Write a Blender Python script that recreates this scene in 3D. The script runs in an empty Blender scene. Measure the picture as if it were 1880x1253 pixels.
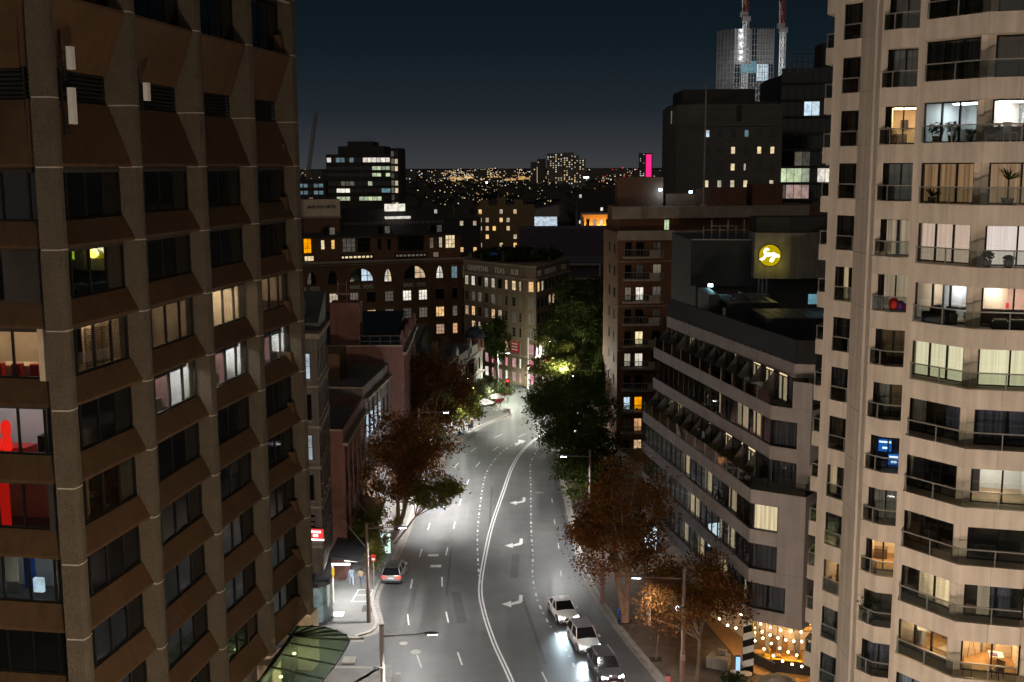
import bpy, math, random
import numpy as np
from mathutils import Vector, Matrix, noise as mnoise
R = random.Random(11)
SC = bpy.context.scene
COL = SC.collection
rad = math.radians

# ---------------------------------------------------------------- camera
cam_d = bpy.data.cameras.new('camera'); cam = bpy.data.objects.new('camera', cam_d); COL.objects.link(cam)
cam_d.sensor_width = 36.0; cam_d.lens = 36.0 * 2100 / 1880
cam_d.clip_start = 0.5; cam_d.clip_end = 20000
cam.matrix_world = Matrix.Translation((0, 0, 37)) @ Matrix.Rotation(rad(90) - math.atan(322.5 / 2100), 4, 'X') @ Matrix.Rotation(-0.004, 4, 'Z')
SC.camera = cam

# ---------------------------------------------------------------- sky (night, with the glow of the city low down)
W = bpy.data.worlds.new('World'); SC.world = W; W.use_nodes = True
nt = W.node_tree; nt.nodes.clear()
o = nt.nodes.new('ShaderNodeOutputWorld'); bg = nt.nodes.new('ShaderNodeBackground')
tc = nt.nodes.new('ShaderNodeTexCoord'); sx = nt.nodes.new('ShaderNodeSeparateXYZ'); rp = nt.nodes.new('ShaderNodeValToRGB')
nt.links.new(tc.outputs['Generated'], sx.inputs[0]); nt.links.new(sx.outputs[2], rp.inputs[0])
nt.links.new(rp.outputs[0], bg.inputs[0]); nt.links.new(bg.outputs[0], o.inputs[0])
cr = rp.color_ramp
for i, (p, c) in enumerate([(0.0, (.042, .045, .050)), (.012, (.033, .037, .043)), (.045, (.0150, .0205, .027)), (.10, (.0055, .0112, .0165)), (.20, (.0013, .0046, .0082)), (.6, (.0008, .0026, .0055))]):
    e = cr.elements[i] if i < 2 else cr.elements.new(p)
    e.position = p; e.color = (*c, 1)
bg.inputs[1].default_value = 1.0

# one very soft, weak sun: added fill for the night, from behind the camera
sd = bpy.data.lights.new('sun', 'SUN'); sun = bpy.data.objects.new('sun', sd); COL.objects.link(sun)
sd.energy = 0.32; sd.angle = rad(120); sd.color = (1.0, .83, .66)
sun.rotation_euler = Vector((.25, .85, -.45)).to_track_quat('-Z', 'Y').to_euler()

SC.view_settings.view_transform = 'Standard'; SC.view_settings.look = 'None'
SC.view_settings.exposure = 0.0; SC.view_settings.gamma = 1.0; SC.view_settings.use_curve_mapping = False
cy = SC.cycles
cy.max_bounces = 6; cy.diffuse_bounces = 3; cy.glossy_bounces = 3; cy.transmission_bounces = 4; cy.transparent_max_bounces = 10
cy.sample_clamp_indirect = 3.0; cy.sample_clamp_direct = 0.0; cy.caustics_reflective = False; cy.caustics_refractive = False
cy.use_denoising = True
try: cy.use_light_tree = True
except Exception: pass

# ---------------------------------------------------------------- mesh builder
class MB:
    def __init__(s): s.v = []; s.f = []; s.m = []
    def poly(s, pts, m=0):
        n = len(s.v); s.v += [tuple(p) for p in pts]; s.f.append(tuple(range(n, n + len(pts)))); s.m.append(m)
    def box(s, x0, x1, y0, y1, z0, z1, m=0):
        n = len(s.v)
        s.v += [(x0, y0, z0), (x1, y0, z0), (x1, y1, z0), (x0, y1, z0), (x0, y0, z1), (x1, y0, z1), (x1, y1, z1), (x0, y1, z1)]
        for f in ((3, 2, 1, 0), (4, 5, 6, 7), (0, 1, 5, 4), (1, 2, 6, 5), (2, 3, 7, 6), (3, 0, 4, 7)):
            s.f.append(tuple(n + i for i in f)); s.m.append(m)
        return s
    def prism(s, poly, z0, z1, m=0, mt=None, mb=None):
        A = sum(poly[i][0] * poly[(i + 1) % len(poly)][1] - poly[(i + 1) % len(poly)][0] * poly[i][1] for i in range(len(poly)))
        if A < 0: poly = poly[::-1]
        n = len(s.v); k = len(poly)
        z0f = z0 if callable(z0) else (lambda p: z0); z1f = z1 if callable(z1) else (lambda p: z1)
        s.v += [(p[0], p[1], z0f(p)) for p in poly] + [(p[0], p[1], z1f(p)) for p in poly]
        s.f.append(tuple(n + i for i in range(k))[::-1]); s.m.append(m if mb is None else mb)
        s.f.append(tuple(n + k + i for i in range(k))); s.m.append(m if mt is None else mt)
        for i in range(k):
            j = (i + 1) % k; s.f.append((n + i, n + j, n + k + j, n + k + i)); s.m.append(m)
        return s
    def section(s, sec, a0, a1, m=0):
        """extrude a (y,z) section along x"""
        A = sum(sec[i][0] * sec[(i + 1) % len(sec)][1] - sec[(i + 1) % len(sec)][0] * sec[i][1] for i in range(len(sec)))
        if A < 0: sec = sec[::-1]
        n = len(s.v); k = len(sec)
        s.v += [(a0, p[0], p[1]) for p in sec] + [(a1, p[0], p[1]) for p in sec]
        s.f.append(tuple(n + i for i in range(k))[::-1]); s.f.append(tuple(n + k + i for i in range(k))); s.m += [m, m]
        for i in range(k):
            j = (i + 1) % k; s.f.append((n + i, n + j, n + k + j, n + k + i)); s.m.append(m)
        return s
    def tube(s, p, q, r0, r1=None, n=6, m=0, caps=True):
        p = Vector(p); q = Vector(q); r1 = r0 if r1 is None else r1
        d = (q - p)
        if d.length < 1e-6: return s
        d.normalize(); a = d.orthogonal().normalized(); b = d.cross(a)
        k = len(s.v)
        for c, r in ((p, r0), (q, r1)):
            for i in range(n):
                t = 2 * math.pi * i / n; s.v.append(tuple(c + a * (r * math.cos(t)) + b * (r * math.sin(t))))
        for i in range(n):
            j = (i + 1) % n; s.f.append((k + i, k + j, k + n + j, k + n + i)); s.m.append(m)
        if caps:
            s.f.append(tuple(k + i for i in range(n))[::-1]); s.f.append(tuple(k + n + i for i in range(n))); s.m += [m, m]
        return s
    def bar(s, p, q, w, h=None, m=0):
        p = Vector(p); q = Vector(q); h = h or w; d = (q - p)
        if d.length < 1e-6: return s
        d.normalize(); up = Vector((0, 0, 1)) if abs(d.z) < .95 else Vector((1, 0, 0))
        a = d.cross(up).normalized() * (w / 2); b = a.cross(d).normalized() * (h / 2); k = len(s.v)
        for c in (p, q): s.v += [tuple(c - a - b), tuple(c + a - b), tuple(c + a + b), tuple(c - a + b)]
        for f in ((0, 1, 5, 4), (1, 2, 6, 5), (2, 3, 7, 6), (3, 0, 4, 7), (3, 2, 1, 0), (4, 5, 6, 7)):
            s.f.append(tuple(k + i for i in f)); s.m.append(m)
        return s
    def ball(s, c, r, n=8, k=5, m=0, sz=1.0):
        b = len(s.v)
        s.v.append((c[0], c[1], c[2] - r * sz))
        for j in range(1, k):
            t = -math.pi / 2 + math.pi * j / k
            for i in range(n):
                a = 2 * math.pi * i / n; s.v.append((c[0] + r * math.cos(t) * math.cos(a), c[1] + r * math.cos(t) * math.sin(a), c[2] + r * sz * math.sin(t)))
        s.v.append((c[0], c[1], c[2] + r * sz)); top = len(s.v) - 1
        for i in range(n):
            s.f.append((b, b + 1 + (i + 1) % n, b + 1 + i)); s.m.append(m)
            s.f.append((top, top - n + i, top - n + (i + 1) % n)); s.m.append(m)
        for j in range(k - 2):
            for i in range(n):
                a0 = b + 1 + j * n + i; a1 = b + 1 + j * n + (i + 1) % n
                s.f.append((a0, a1, a1 + n, a0 + n)); s.m.append(m)
        return s
    def lathe(s, c, prof, n=12, m=0):
        b = len(s.v); k = len(prof)
        for r, z in prof:
            for i in range(n):
                a = 2 * math.pi * i / n; s.v.append((c[0] + r * math.cos(a), c[1] + r * math.sin(a), c[2] + z))
        for j in range(k - 1):
            for i in range(n):
                s.f.append((b + j * n + i, b + j * n + (i + 1) % n, b + (j + 1) * n + (i + 1) % n, b + (j + 1) * n + i)); s.m.append(m)
        s.f.append(tuple(b + i for i in range(n))[::-1]); s.f.append(tuple(b + (k - 1) * n + i for i in range(n))); s.m += [m, m]
        return s
    def mesh(s, name, mats, smooth=False):
        me = bpy.data.meshes.new(name); me.from_pydata(s.v, [], s.f)
        for m in (mats if isinstance(mats, (list, tuple)) else [mats]): me.materials.append(m)
        if any(s.m): me.polygons.foreach_set('material_index', s.m)
        if smooth: me.polygons.foreach_set('use_smooth', [True] * len(s.f))
        me.update(); return me

LOC = {}
def _place(o, parent, loc, rz):
    loc = Vector(loc); LOC[o.name] = (loc, rz)
    if parent is not None:
        pl, pr = LOC[parent.name]; o.parent = parent
        o.location = Matrix.Rotation(-pr, 3, 'Z') @ (loc - pl); o.rotation_euler = (0, 0, rz - pr)
    else:
        o.location = loc; o.rotation_euler = (0, 0, rz)
def tag(o, label, cat, group=None, kind=None):
    if label: o['label'] = label
    if cat: o['category'] = cat
    if group: o['group'] = group
    if kind: o['kind'] = kind
    return o
def thing(name, label, cat, loc, rz=0, group=None):
    o = bpy.data.objects.new(name, None); o.empty_display_size = .3; COL.objects.link(o); _place(o, None, loc, rz)
    return tag(o, label, cat, group)
def inst(name, me, parent, loc, rz=0, label=None):
    """one object of a (possibly shared) mesh at a WORLD place"""
    o = bpy.data.objects.new(name, me); COL.objects.link(o); _place(o, parent, loc, rz)
    if label: o['label'] = label
    return o
def wpart(name, mb, mats, parent=None, label=None, smooth=False, rz=0):
    """a mesh given in world coordinates, recentred on its own base"""
    if not mb.v: return None
    a = np.array(mb.v); c = Vector(((a[:, 0].min() + a[:, 0].max()) / 2, (a[:, 1].min() + a[:, 1].max()) / 2, a[:, 2].min()))
    a = a - np.array(c); mb.v = [tuple(r) for r in a.tolist()]
    return inst(name, mb.mesh(name, mats, smooth), parent, c, 0, label)
def struct(name, mb, mats, smooth=False):
    o = wpart(name, mb, mats, None, None, smooth); o['kind'] = 'structure'; return o
CACHE = {}
def sm(key, fn, mats, smooth=False):
    """shared mesh"""
    if key not in CACHE:
        mb = MB(); fn(mb); CACHE[key] = mb.mesh(str(key[0]), mats, smooth)
    return CACHE[key]
class Fac:
    """a facade frame: a along (left to right seen from outside), b outward, z up"""
    def __init__(s, p0, p1):
        s.p = Vector((p0[0], p0[1])); d = Vector((p1[0], p1[1])) - s.p; s.L = d.length; s.u = d.normalized()
        s.n = Vector((s.u.y, -s.u.x)); s.rz = math.atan2(s.u.y, s.u.x)
    def pt(s, a, z=0., b=0.):
        q = s.p + s.u * a + s.n * b; return (q.x, q.y, z)
    def xy(s, a, b=0.):
        q = s.p + s.u * a + s.n * b; return (q.x, q.y)
    def put(s, name, mb, mats, parent, a=0, z=0, b=0, label=None, smooth=False):
        """mb in local axes x=along, y=inward, z=up"""
        return inst(name, mb.mesh(name, mats, smooth), parent, s.pt(a, z, b), s.rz, label)
    def ins(s, name, me, parent, a, z, b=0, label=None):
        return inst(name, me, parent, s.pt(a, z, b), s.rz, label)

# ---------------------------------------------------------------- materials
def _new(name):
    m = bpy.data.materials.new(name); m.use_nodes = True; t = m.node_tree; t.nodes.clear()
    return m, t, t.nodes.new('ShaderNodeOutputMaterial')
def N(t, typ, **kw):
    n = t.nodes.new(typ)
    for k, v in kw.items():
        if k in n.inputs: n.inputs[k].default_value = v
        else: setattr(n, k, v)
    return n
def pm(name, col, rough=.8, var=.22, sc=1.2, bump=0., bsc=20., metal=0., streak=0., spec=.4, rnd=0., vor=0.):
    m, t, out = _new(name); L = t.links.new
    p = N(t, 'ShaderNodeBsdfPrincipled'); L(p.outputs[0], out.inputs[0])
    p.inputs['Roughness'].default_value = rough; p.inputs['Metallic'].default_value = metal
    p.inputs['Specular IOR Level'].default_value = spec
    g = N(t, 'ShaderNodeNewGeometry')
    n1 = N(t, 'ShaderNodeTexNoise', Scale=sc, Detail=5.0, Roughness=.65); L(g.outputs['Position'], n1.inputs['Vector'])
    mp = N(t, 'ShaderNodeMapRange'); mp.inputs[1].default_value = .3; mp.inputs[2].default_value = .7
    mp.inputs[3].default_value = 1 - var; mp.inputs[4].default_value = 1 + var; L(n1.outputs[0], mp.inputs[0])
    fac = mp.outputs[0]
    def mul(a, b):
        q = N(t, 'ShaderNodeMath', operation='MULTIPLY'); L(a, q.inputs[0]); L(b, q.inputs[1]); return q.outputs[0]
    if streak:
        mm = N(t, 'ShaderNodeMapping'); mm.inputs['Scale'].default_value = (2.2, 2.2, .16); L(g.outputs['Position'], mm.inputs[0])
        n2 = N(t, 'ShaderNodeTexNoise', Scale=1.0, Detail=4.0); L(mm.outputs[0], n2.inputs['Vector'])
        m2 = N(t, 'ShaderNodeMapRange'); m2.inputs[1].default_value = .35; m2.inputs[2].default_value = .65
        m2.inputs[3].default_value = 1 - streak; m2.inputs[4].default_value = 1 + streak * .4; L(n2.outputs[0], m2.inputs[0])
        fac = mul(fac, m2.outputs[0])
    if rnd:
        oi = N(t, 'ShaderNodeObjectInfo'); m3 = N(t, 'ShaderNodeMapRange'); m3.inputs[3].default_value = 1 - rnd; m3.inputs[4].default_value = 1 + rnd
        L(oi.outputs['Random'], m3.inputs[0]); fac = mul(fac, m3.outputs[0])
    vm = N(t, 'ShaderNodeVectorMath', operation='SCALE'); vm.inputs[0].default_value = col; L(fac, vm.inputs['Scale'])
    L(vm.outputs[0], p.inputs['Base Color'])
    if bump:
        if vor: nb = N(t, 'ShaderNodeTexVoronoi', Scale=bsc)
        else: nb = N(t, 'ShaderNodeTexNoise', Scale=bsc, Detail=3.0)
        L(g.outputs['Position'], nb.inputs['Vector'])
        bp = N(t, 'ShaderNodeBump', Strength=bump, Distance=.03); L(nb.outputs[0], bp.inputs['Height']); L(bp.outputs[0], p.inputs['Normal'])
    return m
def em(name, col, s, rnd=0.):
    m, t, out = _new(name); e = N(t, 'ShaderNodeEmission', Color=(*col, 1), Strength=s); t.links.new(e.outputs[0], out.inputs[0])
    if rnd:
        oi = N(t, 'ShaderNodeObjectInfo'); m3 = N(t, 'ShaderNodeMapRange'); m3.inputs[3].default_value = s * (1 - rnd); m3.inputs[4].default_value = s * (1 + rnd)
        t.links.new(oi.outputs['Random'], m3.inputs[0]); t.links.new(m3.outputs[0], e.inputs[1])
    return m
def curtain(name, col, s, lo=.35, fx=7.0, dark=False, base=(.3, .28, .25)):
    """a curtain or blind lit from behind (emits), or hanging unlit (dark=True)"""
    m, t, out = _new(name); L = t.links.new
    tcn = N(t, 'ShaderNodeTexCoord'); mm = N(t, 'ShaderNodeMapping'); mm.inputs['Scale'].default_value = (fx, .01, .12); L(tcn.outputs['Object'], mm.inputs[0])
    oi = N(t, 'ShaderNodeObjectInfo'); ad = N(t, 'ShaderNodeVectorMath', operation='ADD'); L(mm.outputs[0], ad.inputs[0])
    cx = N(t, 'ShaderNodeMath', operation='MULTIPLY'); cx.inputs[1].default_value = 37.; L(oi.outputs['Random'], cx.inputs[0]); L(cx.outputs[0], ad.inputs[1])
    n1 = N(t, 'ShaderNodeTexNoise', Scale=1.0, Detail=2.5); L(ad.outputs[0], n1.inputs['Vector'])
    mp = N(t, 'ShaderNodeMapRange'); mp.inputs[1].default_value = .3; mp.inputs[2].default_value = .7; mp.inputs[3].default_value = lo; mp.inputs[4].default_value = 1.0
    L(n1.outputs[0], mp.inputs[0])
    if dark:
        p = N(t, 'ShaderNodeBsdfDiffuse'); vm = N(t, 'ShaderNodeVectorMath', operation='SCALE'); vm.inputs[0].default_value = base; L(mp.outputs[0], vm.inputs['Scale'])
        L(vm.outputs[0], p.inputs['Color']); L(p.outputs[0], out.inputs[0]); return m
    e = N(t, 'ShaderNodeEmission', Color=(*col, 1)); q = N(t, 'ShaderNodeMath', operation='MULTIPLY'); q.inputs[1].default_value = s; L(mp.outputs[0], q.inputs[0])
    L(q.outputs[0], e.inputs[1]); L(e.outputs[0], out.inputs[0]); return m
def litroom(name, col, s, lo=.5, fx=.9):
    """lit window too far off to tell the room: uneven brightness and colour"""
    m, t, out = _new(name); L = t.links.new
    g = N(t, 'ShaderNodeNewGeometry'); n1 = N(t, 'ShaderNodeTexNoise', Scale=fx, Detail=3.0, Roughness=.7); L(g.outputs['Position'], n1.inputs['Vector'])
    mp = N(t, 'ShaderNodeMapRange'); mp.inputs[1].default_value = .35; mp.inputs[2].default_value = .6; mp.inputs[3].default_value = lo; mp.inputs[4].default_value = 1.0; L(n1.outputs[0], mp.inputs[0])
    oi = N(t, 'ShaderNodeObjectInfo'); m3 = N(t, 'ShaderNodeMapRange'); m3.inputs[3].default_value = s * .45; m3.inputs[4].default_value = s * 1.25; L(oi.outputs['Random'], m3.inputs[0])
    q = N(t, 'ShaderNodeMath', operation='MULTIPLY'); L(mp.outputs[0], q.inputs[0]); L(m3.outputs[0], q.inputs[1])
    hs = N(t, 'ShaderNodeHueSaturation'); hs.inputs['Color'].default_value = (*col, 1); m4 = N(t, 'ShaderNodeMapRange'); m4.inputs[3].default_value = .6; m4.inputs[4].default_value = 1.15
    L(oi.outputs['Random'], m4.inputs[0]); L(m4.outputs[0], hs.inputs['Saturation'])
    e = N(t, 'ShaderNodeEmission'); L(hs.outputs[0], e.inputs[0]); L(q.outputs[0], e.inputs[1]); L(e.outputs[0], out.inputs[0]); return m
def glass(name, tint=(.9, .95, .95), refl=.10, rough=.02):
    m, t, out = _new(name); L = t.links.new
    tr = N(t, 'ShaderNodeBsdfTransparent', Color=(*tint, 1)); gl = N(t, 'ShaderNodeBsdfGlossy', Color=(1, 1, 1, 1), Roughness=rough)
    lw = N(t, 'ShaderNodeLayerWeight', Blend=.35); mr = N(t, 'ShaderNodeMapRange'); mr.inputs[3].default_value = refl; mr.inputs[4].default_value = .8
    L(lw.outputs['Fresnel'], mr.inputs[0])
    mx = N(t, 'ShaderNodeMixShader'); L(mr.outputs[0], mx.inputs[0]); L(tr.outputs[0], mx.inputs[1]); L(gl.outputs[0], mx.inputs[2]); L(mx.outputs[0], out.inputs[0]); return m
def canopyglass():
    m, t, out = _new('frosted_green_glass'); L = t.links.new
    tr = N(t, 'ShaderNodeBsdfTransparent', Color=(.70, .84, .74, 1)); d = N(t, 'ShaderNodeBsdfDiffuse', Color=(.20, .26, .22, 1)); tl = N(t, 'ShaderNodeBsdfTranslucent', Color=(.22, .27, .20, 1)); gl = N(t, 'ShaderNodeBsdfGlossy', Roughness=.1)
    a = N(t, 'ShaderNodeMixShader'); a.inputs[0].default_value = .5; L(d.outputs[0], a.inputs[1]); L(tl.outputs[0], a.inputs[2])
    b = N(t, 'ShaderNodeMixShader'); b.inputs[0].default_value = .42; L(tr.outputs[0], b.inputs[1]); L(a.outputs[0], b.inputs[2])
    c = N(t, 'ShaderNodeMixShader'); c.inputs[0].default_value = .06; L(b.outputs[0], c.inputs[1]); L(gl.outputs[0], c.inputs[2]); L(c.outputs[0], out.inputs[0]); return m
def leafmat(name, cols, trans=.35):
    m, t, out = _new(name); L = t.links.new
    at = N(t, 'ShaderNodeAttribute', attribute_name='tone'); g = N(t, 'ShaderNodeNewGeometry')
    n1 = N(t, 'ShaderNodeTexNoise', Scale=.55, Detail=2.0); L(g.outputs['Position'], n1.inputs['Vector'])
    a = N(t, 'ShaderNodeMath', operation='MULTIPLY_ADD'); L(n1.outputs[0], a.inputs[0]); a.inputs[1].default_value = 1.3; a.inputs[2].default_value = -.4
    b = N(t, 'ShaderNodeMath', operation='MULTIPLY_ADD'); L(at.outputs['Fac'], b.inputs[0]); b.inputs[1].default_value = .5; L(a.outputs[0], b.inputs[2])
    r = N(t, 'ShaderNodeValToRGB'); L(b.outputs[0], r.inputs[0])
    for i, c in enumerate(cols):
        e = r.color_ramp.elements[i] if i < 2 else r.color_ramp.elements.new(.99)
        e.position = i / (len(cols) - 1); e.color = (*c, 1)
    d = N(t, 'ShaderNodeBsdfDiffuse'); tl = N(t, 'ShaderNodeBsdfTranslucent'); mx = N(t, 'ShaderNodeMixShader'); mx.inputs[0].default_value = trans
    L(r.outputs[0], d.inputs[0]); L(r.outputs[0], tl.inputs[0]); L(d.outputs[0], mx.inputs[1]); L(tl.outputs[0], mx.inputs[2]); L(mx.outputs[0], out.inputs[0]); return m

M = {}
def asphalt():
    m = pm('asphalt', (.066, .065, .064), .58, .22, .35, .25, 30); t = m.node_tree; L = t.links.new
    p = next(n for n in t.nodes if n.type == 'BSDF_PRINCIPLED'); src = p.inputs['Base Color'].links[0].from_socket
    g = N(t, 'ShaderNodeNewGeometry'); mm = N(t, 'ShaderNodeMapping'); mm.inputs['Scale'].default_value = (1.5, .035, 1); mm.inputs['Rotation'].default_value = (0, 0, .06); L(g.outputs['Position'], mm.inputs[0])
    n1 = N(t, 'ShaderNodeTexNoise', Scale=1.0, Detail=4.0, Roughness=.6); L(mm.outputs[0], n1.inputs['Vector'])
    r = N(t, 'ShaderNodeMapRange'); r.inputs[1].default_value = .32; r.inputs[2].default_value = .68; r.inputs[3].default_value = .58; r.inputs[4].default_value = 1.32; L(n1.outputs[0], r.inputs[0])
    vm = N(t, 'ShaderNodeVectorMath', operation='SCALE'); L(src, vm.inputs[0]); L(r.outputs[0], vm.inputs['Scale']); L(vm.outputs[0], p.inputs['Base Color'])
    r2 = N(t, 'ShaderNodeMapRange'); r2.inputs[1].default_value = .3; r2.inputs[2].default_value = .7; r2.inputs[3].default_value = .42; r2.inputs[4].default_value = .72; L(n1.outputs[0], r2.inputs[0]); L(r2.outputs[0], p.inputs['Roughness'])
    return m
M['asphalt'] = asphalt()
M['paving'] = pm('paving', (.15, .145, .135), .8, .2, .6, .15, 12)
M['brickpave'] = pm('brick_paving', (.10, .072, .055), .8, .3, 1.5, .2, 9)
M['kerb'] = pm('kerb_stone', (.26, .245, .22), .8, .2, 1.2, .1, 20)
M['paint'] = pm('road_paint', (.44, .44, .43), .7, .35, 5.0)
M['ground'] = pm('ground', (.03, .03, .03), .9)
M['brown'] = pm('brown_precast', (.088, .051, .026), .75, .16, .5, .12, 60, streak=.16, rnd=.12)
M['ribbed'] = None
M['joint'] = pm('pale_joint', (.42, .38, .33), .8)
M['wframe'] = pm('window_frame', (.012, .011, .010), .5)
M['darkglass'] = pm('dark_glass', (.006, .007, .008), .06, .1, spec=.6)
M['glass'] = glass('clear_glass', (.92, .95, .95), .06)
M['balglass'] = glass('balustrade_glass', (.80, .83, .80), .04)
M['canopyglass'] = canopyglass()
M['greenglass'] = glass('green_canopy_glass', (.58, .72, .62), .05, .08)
M['beige'] = pm('beige_render', (.63, .555, .49), .85, .09, .5, .05, 40, streak=.16, rnd=.025)
M['beige2'] = pm('beige_soffit', (.60, .52, .44), .85, .1, .5)
M['rail'] = pm('aluminium_rail', (.42, .40, .38), .4, .1, 2, metal=.5)
M['tile'] = pm('balcony_tile', (.30, .22, .15), .5, .2, 3)
M['wood'] = pm('timber_floor', (.34, .19, .075), .45, .25, 4)
M['white'] = pm('white_paint', (.72, .71, .69), .6, .06)
M['cream'] = pm('cream_wall', (.66, .53, .40), .8, .1)
M['black'] = pm('black_metal', (.014, .013, .012), .5)
M['charcoal'] = pm('charcoal_panel', (.03, .03, .033), .6, .2)
M['greypanel'] = pm('grey_mauve_panel', (.36, .32, .32), .7, .10, .6, .05, 30, streak=.12, rnd=.06)
M['concrete'] = pm('concrete', (.22, .20, .18), .85, .2, .8, .15, 15, streak=.2)
M['brick'] = pm('red_brick', (.16, .078, .042), .85, .25, 2.5, .15, 12)
M['brick2'] = pm('dark_brick', (.165, .09, .05), .85, .25, 2.0, .15, 10)
M['stone'] = pm('pale_stone', (.30, .25, .20), .85, .2, 1.0)
M['tanbrick'] = pm('tan_brick', (.21, .155, .105), .85, .2, 2.0, .1, 10)
M['bark'] = pm('bark', (.17, .125, .09), .9, .3, 3, .3, 14)
M['roofgrey'] = pm('grey_roof', (.10, .10, .10), .7, .2, .6)
M['roofblue'] = pm('blue_grey_roof', (.025, .032, .05), .5, .2)
M['pink'] = pm('pink_render', (.19, .095, .078), .85, .15, 1.0, streak=.15)
M['greyrender'] = pm('grey_render', (.15, .13, .12), .85, .15, .8, streak=.2)
M['steel'] = pm('galvanised_steel', (.30, .28, .27), .5, .15, 2, metal=.4)
M['polebrown'] = pm('brown_pole', (.16, .115, .10), .5, .1)
M['yellow'] = pm('yellow_paint', (.70, .43, .03), .5, .1)
M['red'] = pm('red_paint', (.5, .03, .025), .5, .1)
M['blue'] = pm('blue_paint', (.02, .10, .45), .5, .1)
M['soil'] = pm('soil', (.03, .022, .016), .9)
M['grey'] = pm('grey_metal', (.14, .14, .145), .5, .1)
M['dtower'] = pm('dark_tower_concrete', (.125, .117, .108), .85, .12, .2)
M['dark'] = pm('dark_render', (.05, .046, .043), .85, .2, .5)
M['purple'] = pm('mauve_render', (.10, .08, .12), .85, .15, .4)
M['yrender'] = pm('ochre_render', (.24, .17, .09), .85, .15, .4)
# lit things
M['lwarm'] = litroom('lit_window_warm', (1., .62, .28), 1.05)
M['lyell'] = litroom('lit_window_yellow', (1., .80, .48), .95)
M['lwhite'] = litroom('lit_window_white', (1., .93, .80), 1.05)
M['lcool'] = litroom('lit_window_cool', (.72, .88, 1.), .85)
M['lorange'] = litroom('lit_window_orange', (1., .42, .10), 1.0)
M['lteal'] = litroom('lit_window_teal', (.30, .62, .75), .45)
M['lgreen'] = litroom('lit_window_green', (.75, .9, .55), .8)
M['ldim'] = litroom('lit_window_dim', (.9, .75, .55), .16)
M['lamp'] = em('lamp_lens', (.92, .97, 1.), 30)
M['lampwarm'] = em('warm_lamp', (1., .72, .40), 14)
M['ceil'] = em('ceiling_lamp', (1., .95, .88), 9)
M['ceilwarm'] = em('ceiling_lamp_warm', (1., .72, .42), 8)
M['bulb'] = em('festoon_bulb', (1., .66, .30), 22)
M['redl'] = em('red_signal', (1., .03, .02), 14)
M['greenl'] = em('green_signal', (.02, .9, .7), 9)
M['headl'] = em('headlight', (.85, .95, 1.), 28)
M['taill'] = em('tail_light', (1., .05, .03), 3.0)
M['c_dark'] = curtain('curtain_dark', None, 0, .3, 6, True, (.36, .35, .34))
M['c_brown'] = curtain('blind_brown', None, 0, .5, 14, True, (.28, .19, .12))
M['c_blue'] = curtain('curtain_blue', None, 0, .3, 7, True, (.16, .17, .26))
M['c_orange'] = curtain('curtain_orange', (1., .56, .28), .42, .35, 7)
M['c_pink'] = curtain('blind_pink', (1., .70, .54), .9, .72, 16)
M['c_pinkw'] = curtain('blind_pink_white', (1., .80, .72), 1.1, .78, 16)
M['c_yell'] = curtain('blind_yellow', (1., .88, .56), 1.15, .72, 12)
M['c_beige'] = curtain('curtain_beige', (1., .72, .46), .5, .25, 6)
M['c_warm'] = curtain('curtain_warm', (1., .72, .40), 1.5, .5, 4)
M['c_white'] = curtain('curtain_white', (.9, .95, 1.), .55, .45, 6)
M['c_hotel'] = curtain('curtain_hotel', (1., .76, .46), 1.25, .4, 5)
M['c_hoteld'] = curtain('curtain_hotel_dark', None, 0, .25, 6, True, (.15, .15, .19))
M['c_cream'] = curtain('blind_cream', (1., .76, .50), .42, .4, 5)

def ribbed():
    """hammered ribbed concrete of the fins: rows of slanting chisel marks"""
    m, t, out = _new('ribbed_concrete'); L = t.links.new
    p = N(t, 'ShaderNodeBsdfPrincipled', Roughness=.9); L(p.outputs[0], out.inputs[0])
    g = N(t, 'ShaderNodeNewGeometry'); mm = N(t, 'ShaderNodeMapping'); mm.inputs['Scale'].default_value = (20, 20, 9); mm.inputs['Rotation'].default_value = (.35, .35, 0)
    L(g.outputs['Position'], mm.inputs[0]); v = N(t, 'ShaderNodeTexVoronoi', Scale=1.0, feature='F1'); L(mm.outputs[0], v.inputs['Vector'])
    n1 = N(t, 'ShaderNodeTexNoise', Scale=1.2, Detail=5.0); L(g.outputs['Position'], n1.inputs['Vector'])
    a = N(t, 'ShaderNodeMapRange'); a.inputs[1].default_value = .1; a.inputs[2].default_value = .8; a.inputs[3].default_value = 1.15; a.inputs[4].default_value = .72; L(v.outputs['Distance'], a.inputs[0])
    b = N(t, 'ShaderNodeMath', operation='MULTIPLY'); L(a.outputs[0], b.inputs[0]); c = N(t, 'ShaderNodeMapRange'); c.inputs[3].default_value = .75; c.inputs[4].default_value = 1.25; L(n1.outputs[0], c.inputs[0]); L(c.outputs[0], b.inputs[1])
    vm = N(t, 'ShaderNodeVectorMath', operation='SCALE'); vm.inputs[0].default_value = (.112, .092, .068); L(b.outputs[0], vm.inputs['Scale']); L(vm.outputs[0], p.inputs['Base Color'])
    bp = N(t, 'ShaderNodeBump', Strength=.8, Distance=.05, invert=True); L(v.outputs['Distance'], bp.inputs['Height']); L(bp.outputs[0], p.inputs['Normal'])
    return m
M['ribbed'] = ribbed()
M['autumn'] = leafmat('autumn_leaves', [(.065, .065, .016), (.115, .06, .018), (.165, .062, .02), (.26, .13, .035)])
M['autumnd'] = leafmat('dark_autumn_leaves', [(.04, .034, .012), (.10, .046, .015), (.15, .06, .018)])
M['green'] = leafmat('green_leaves', [(.022, .034, .012), (.045, .062, .016), (.075, .085, .022)])
M['lime'] = leafmat('pale_green_leaves', [(.06, .075, .016), (.11, .12, .028), (.19, .17, .045)])
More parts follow.
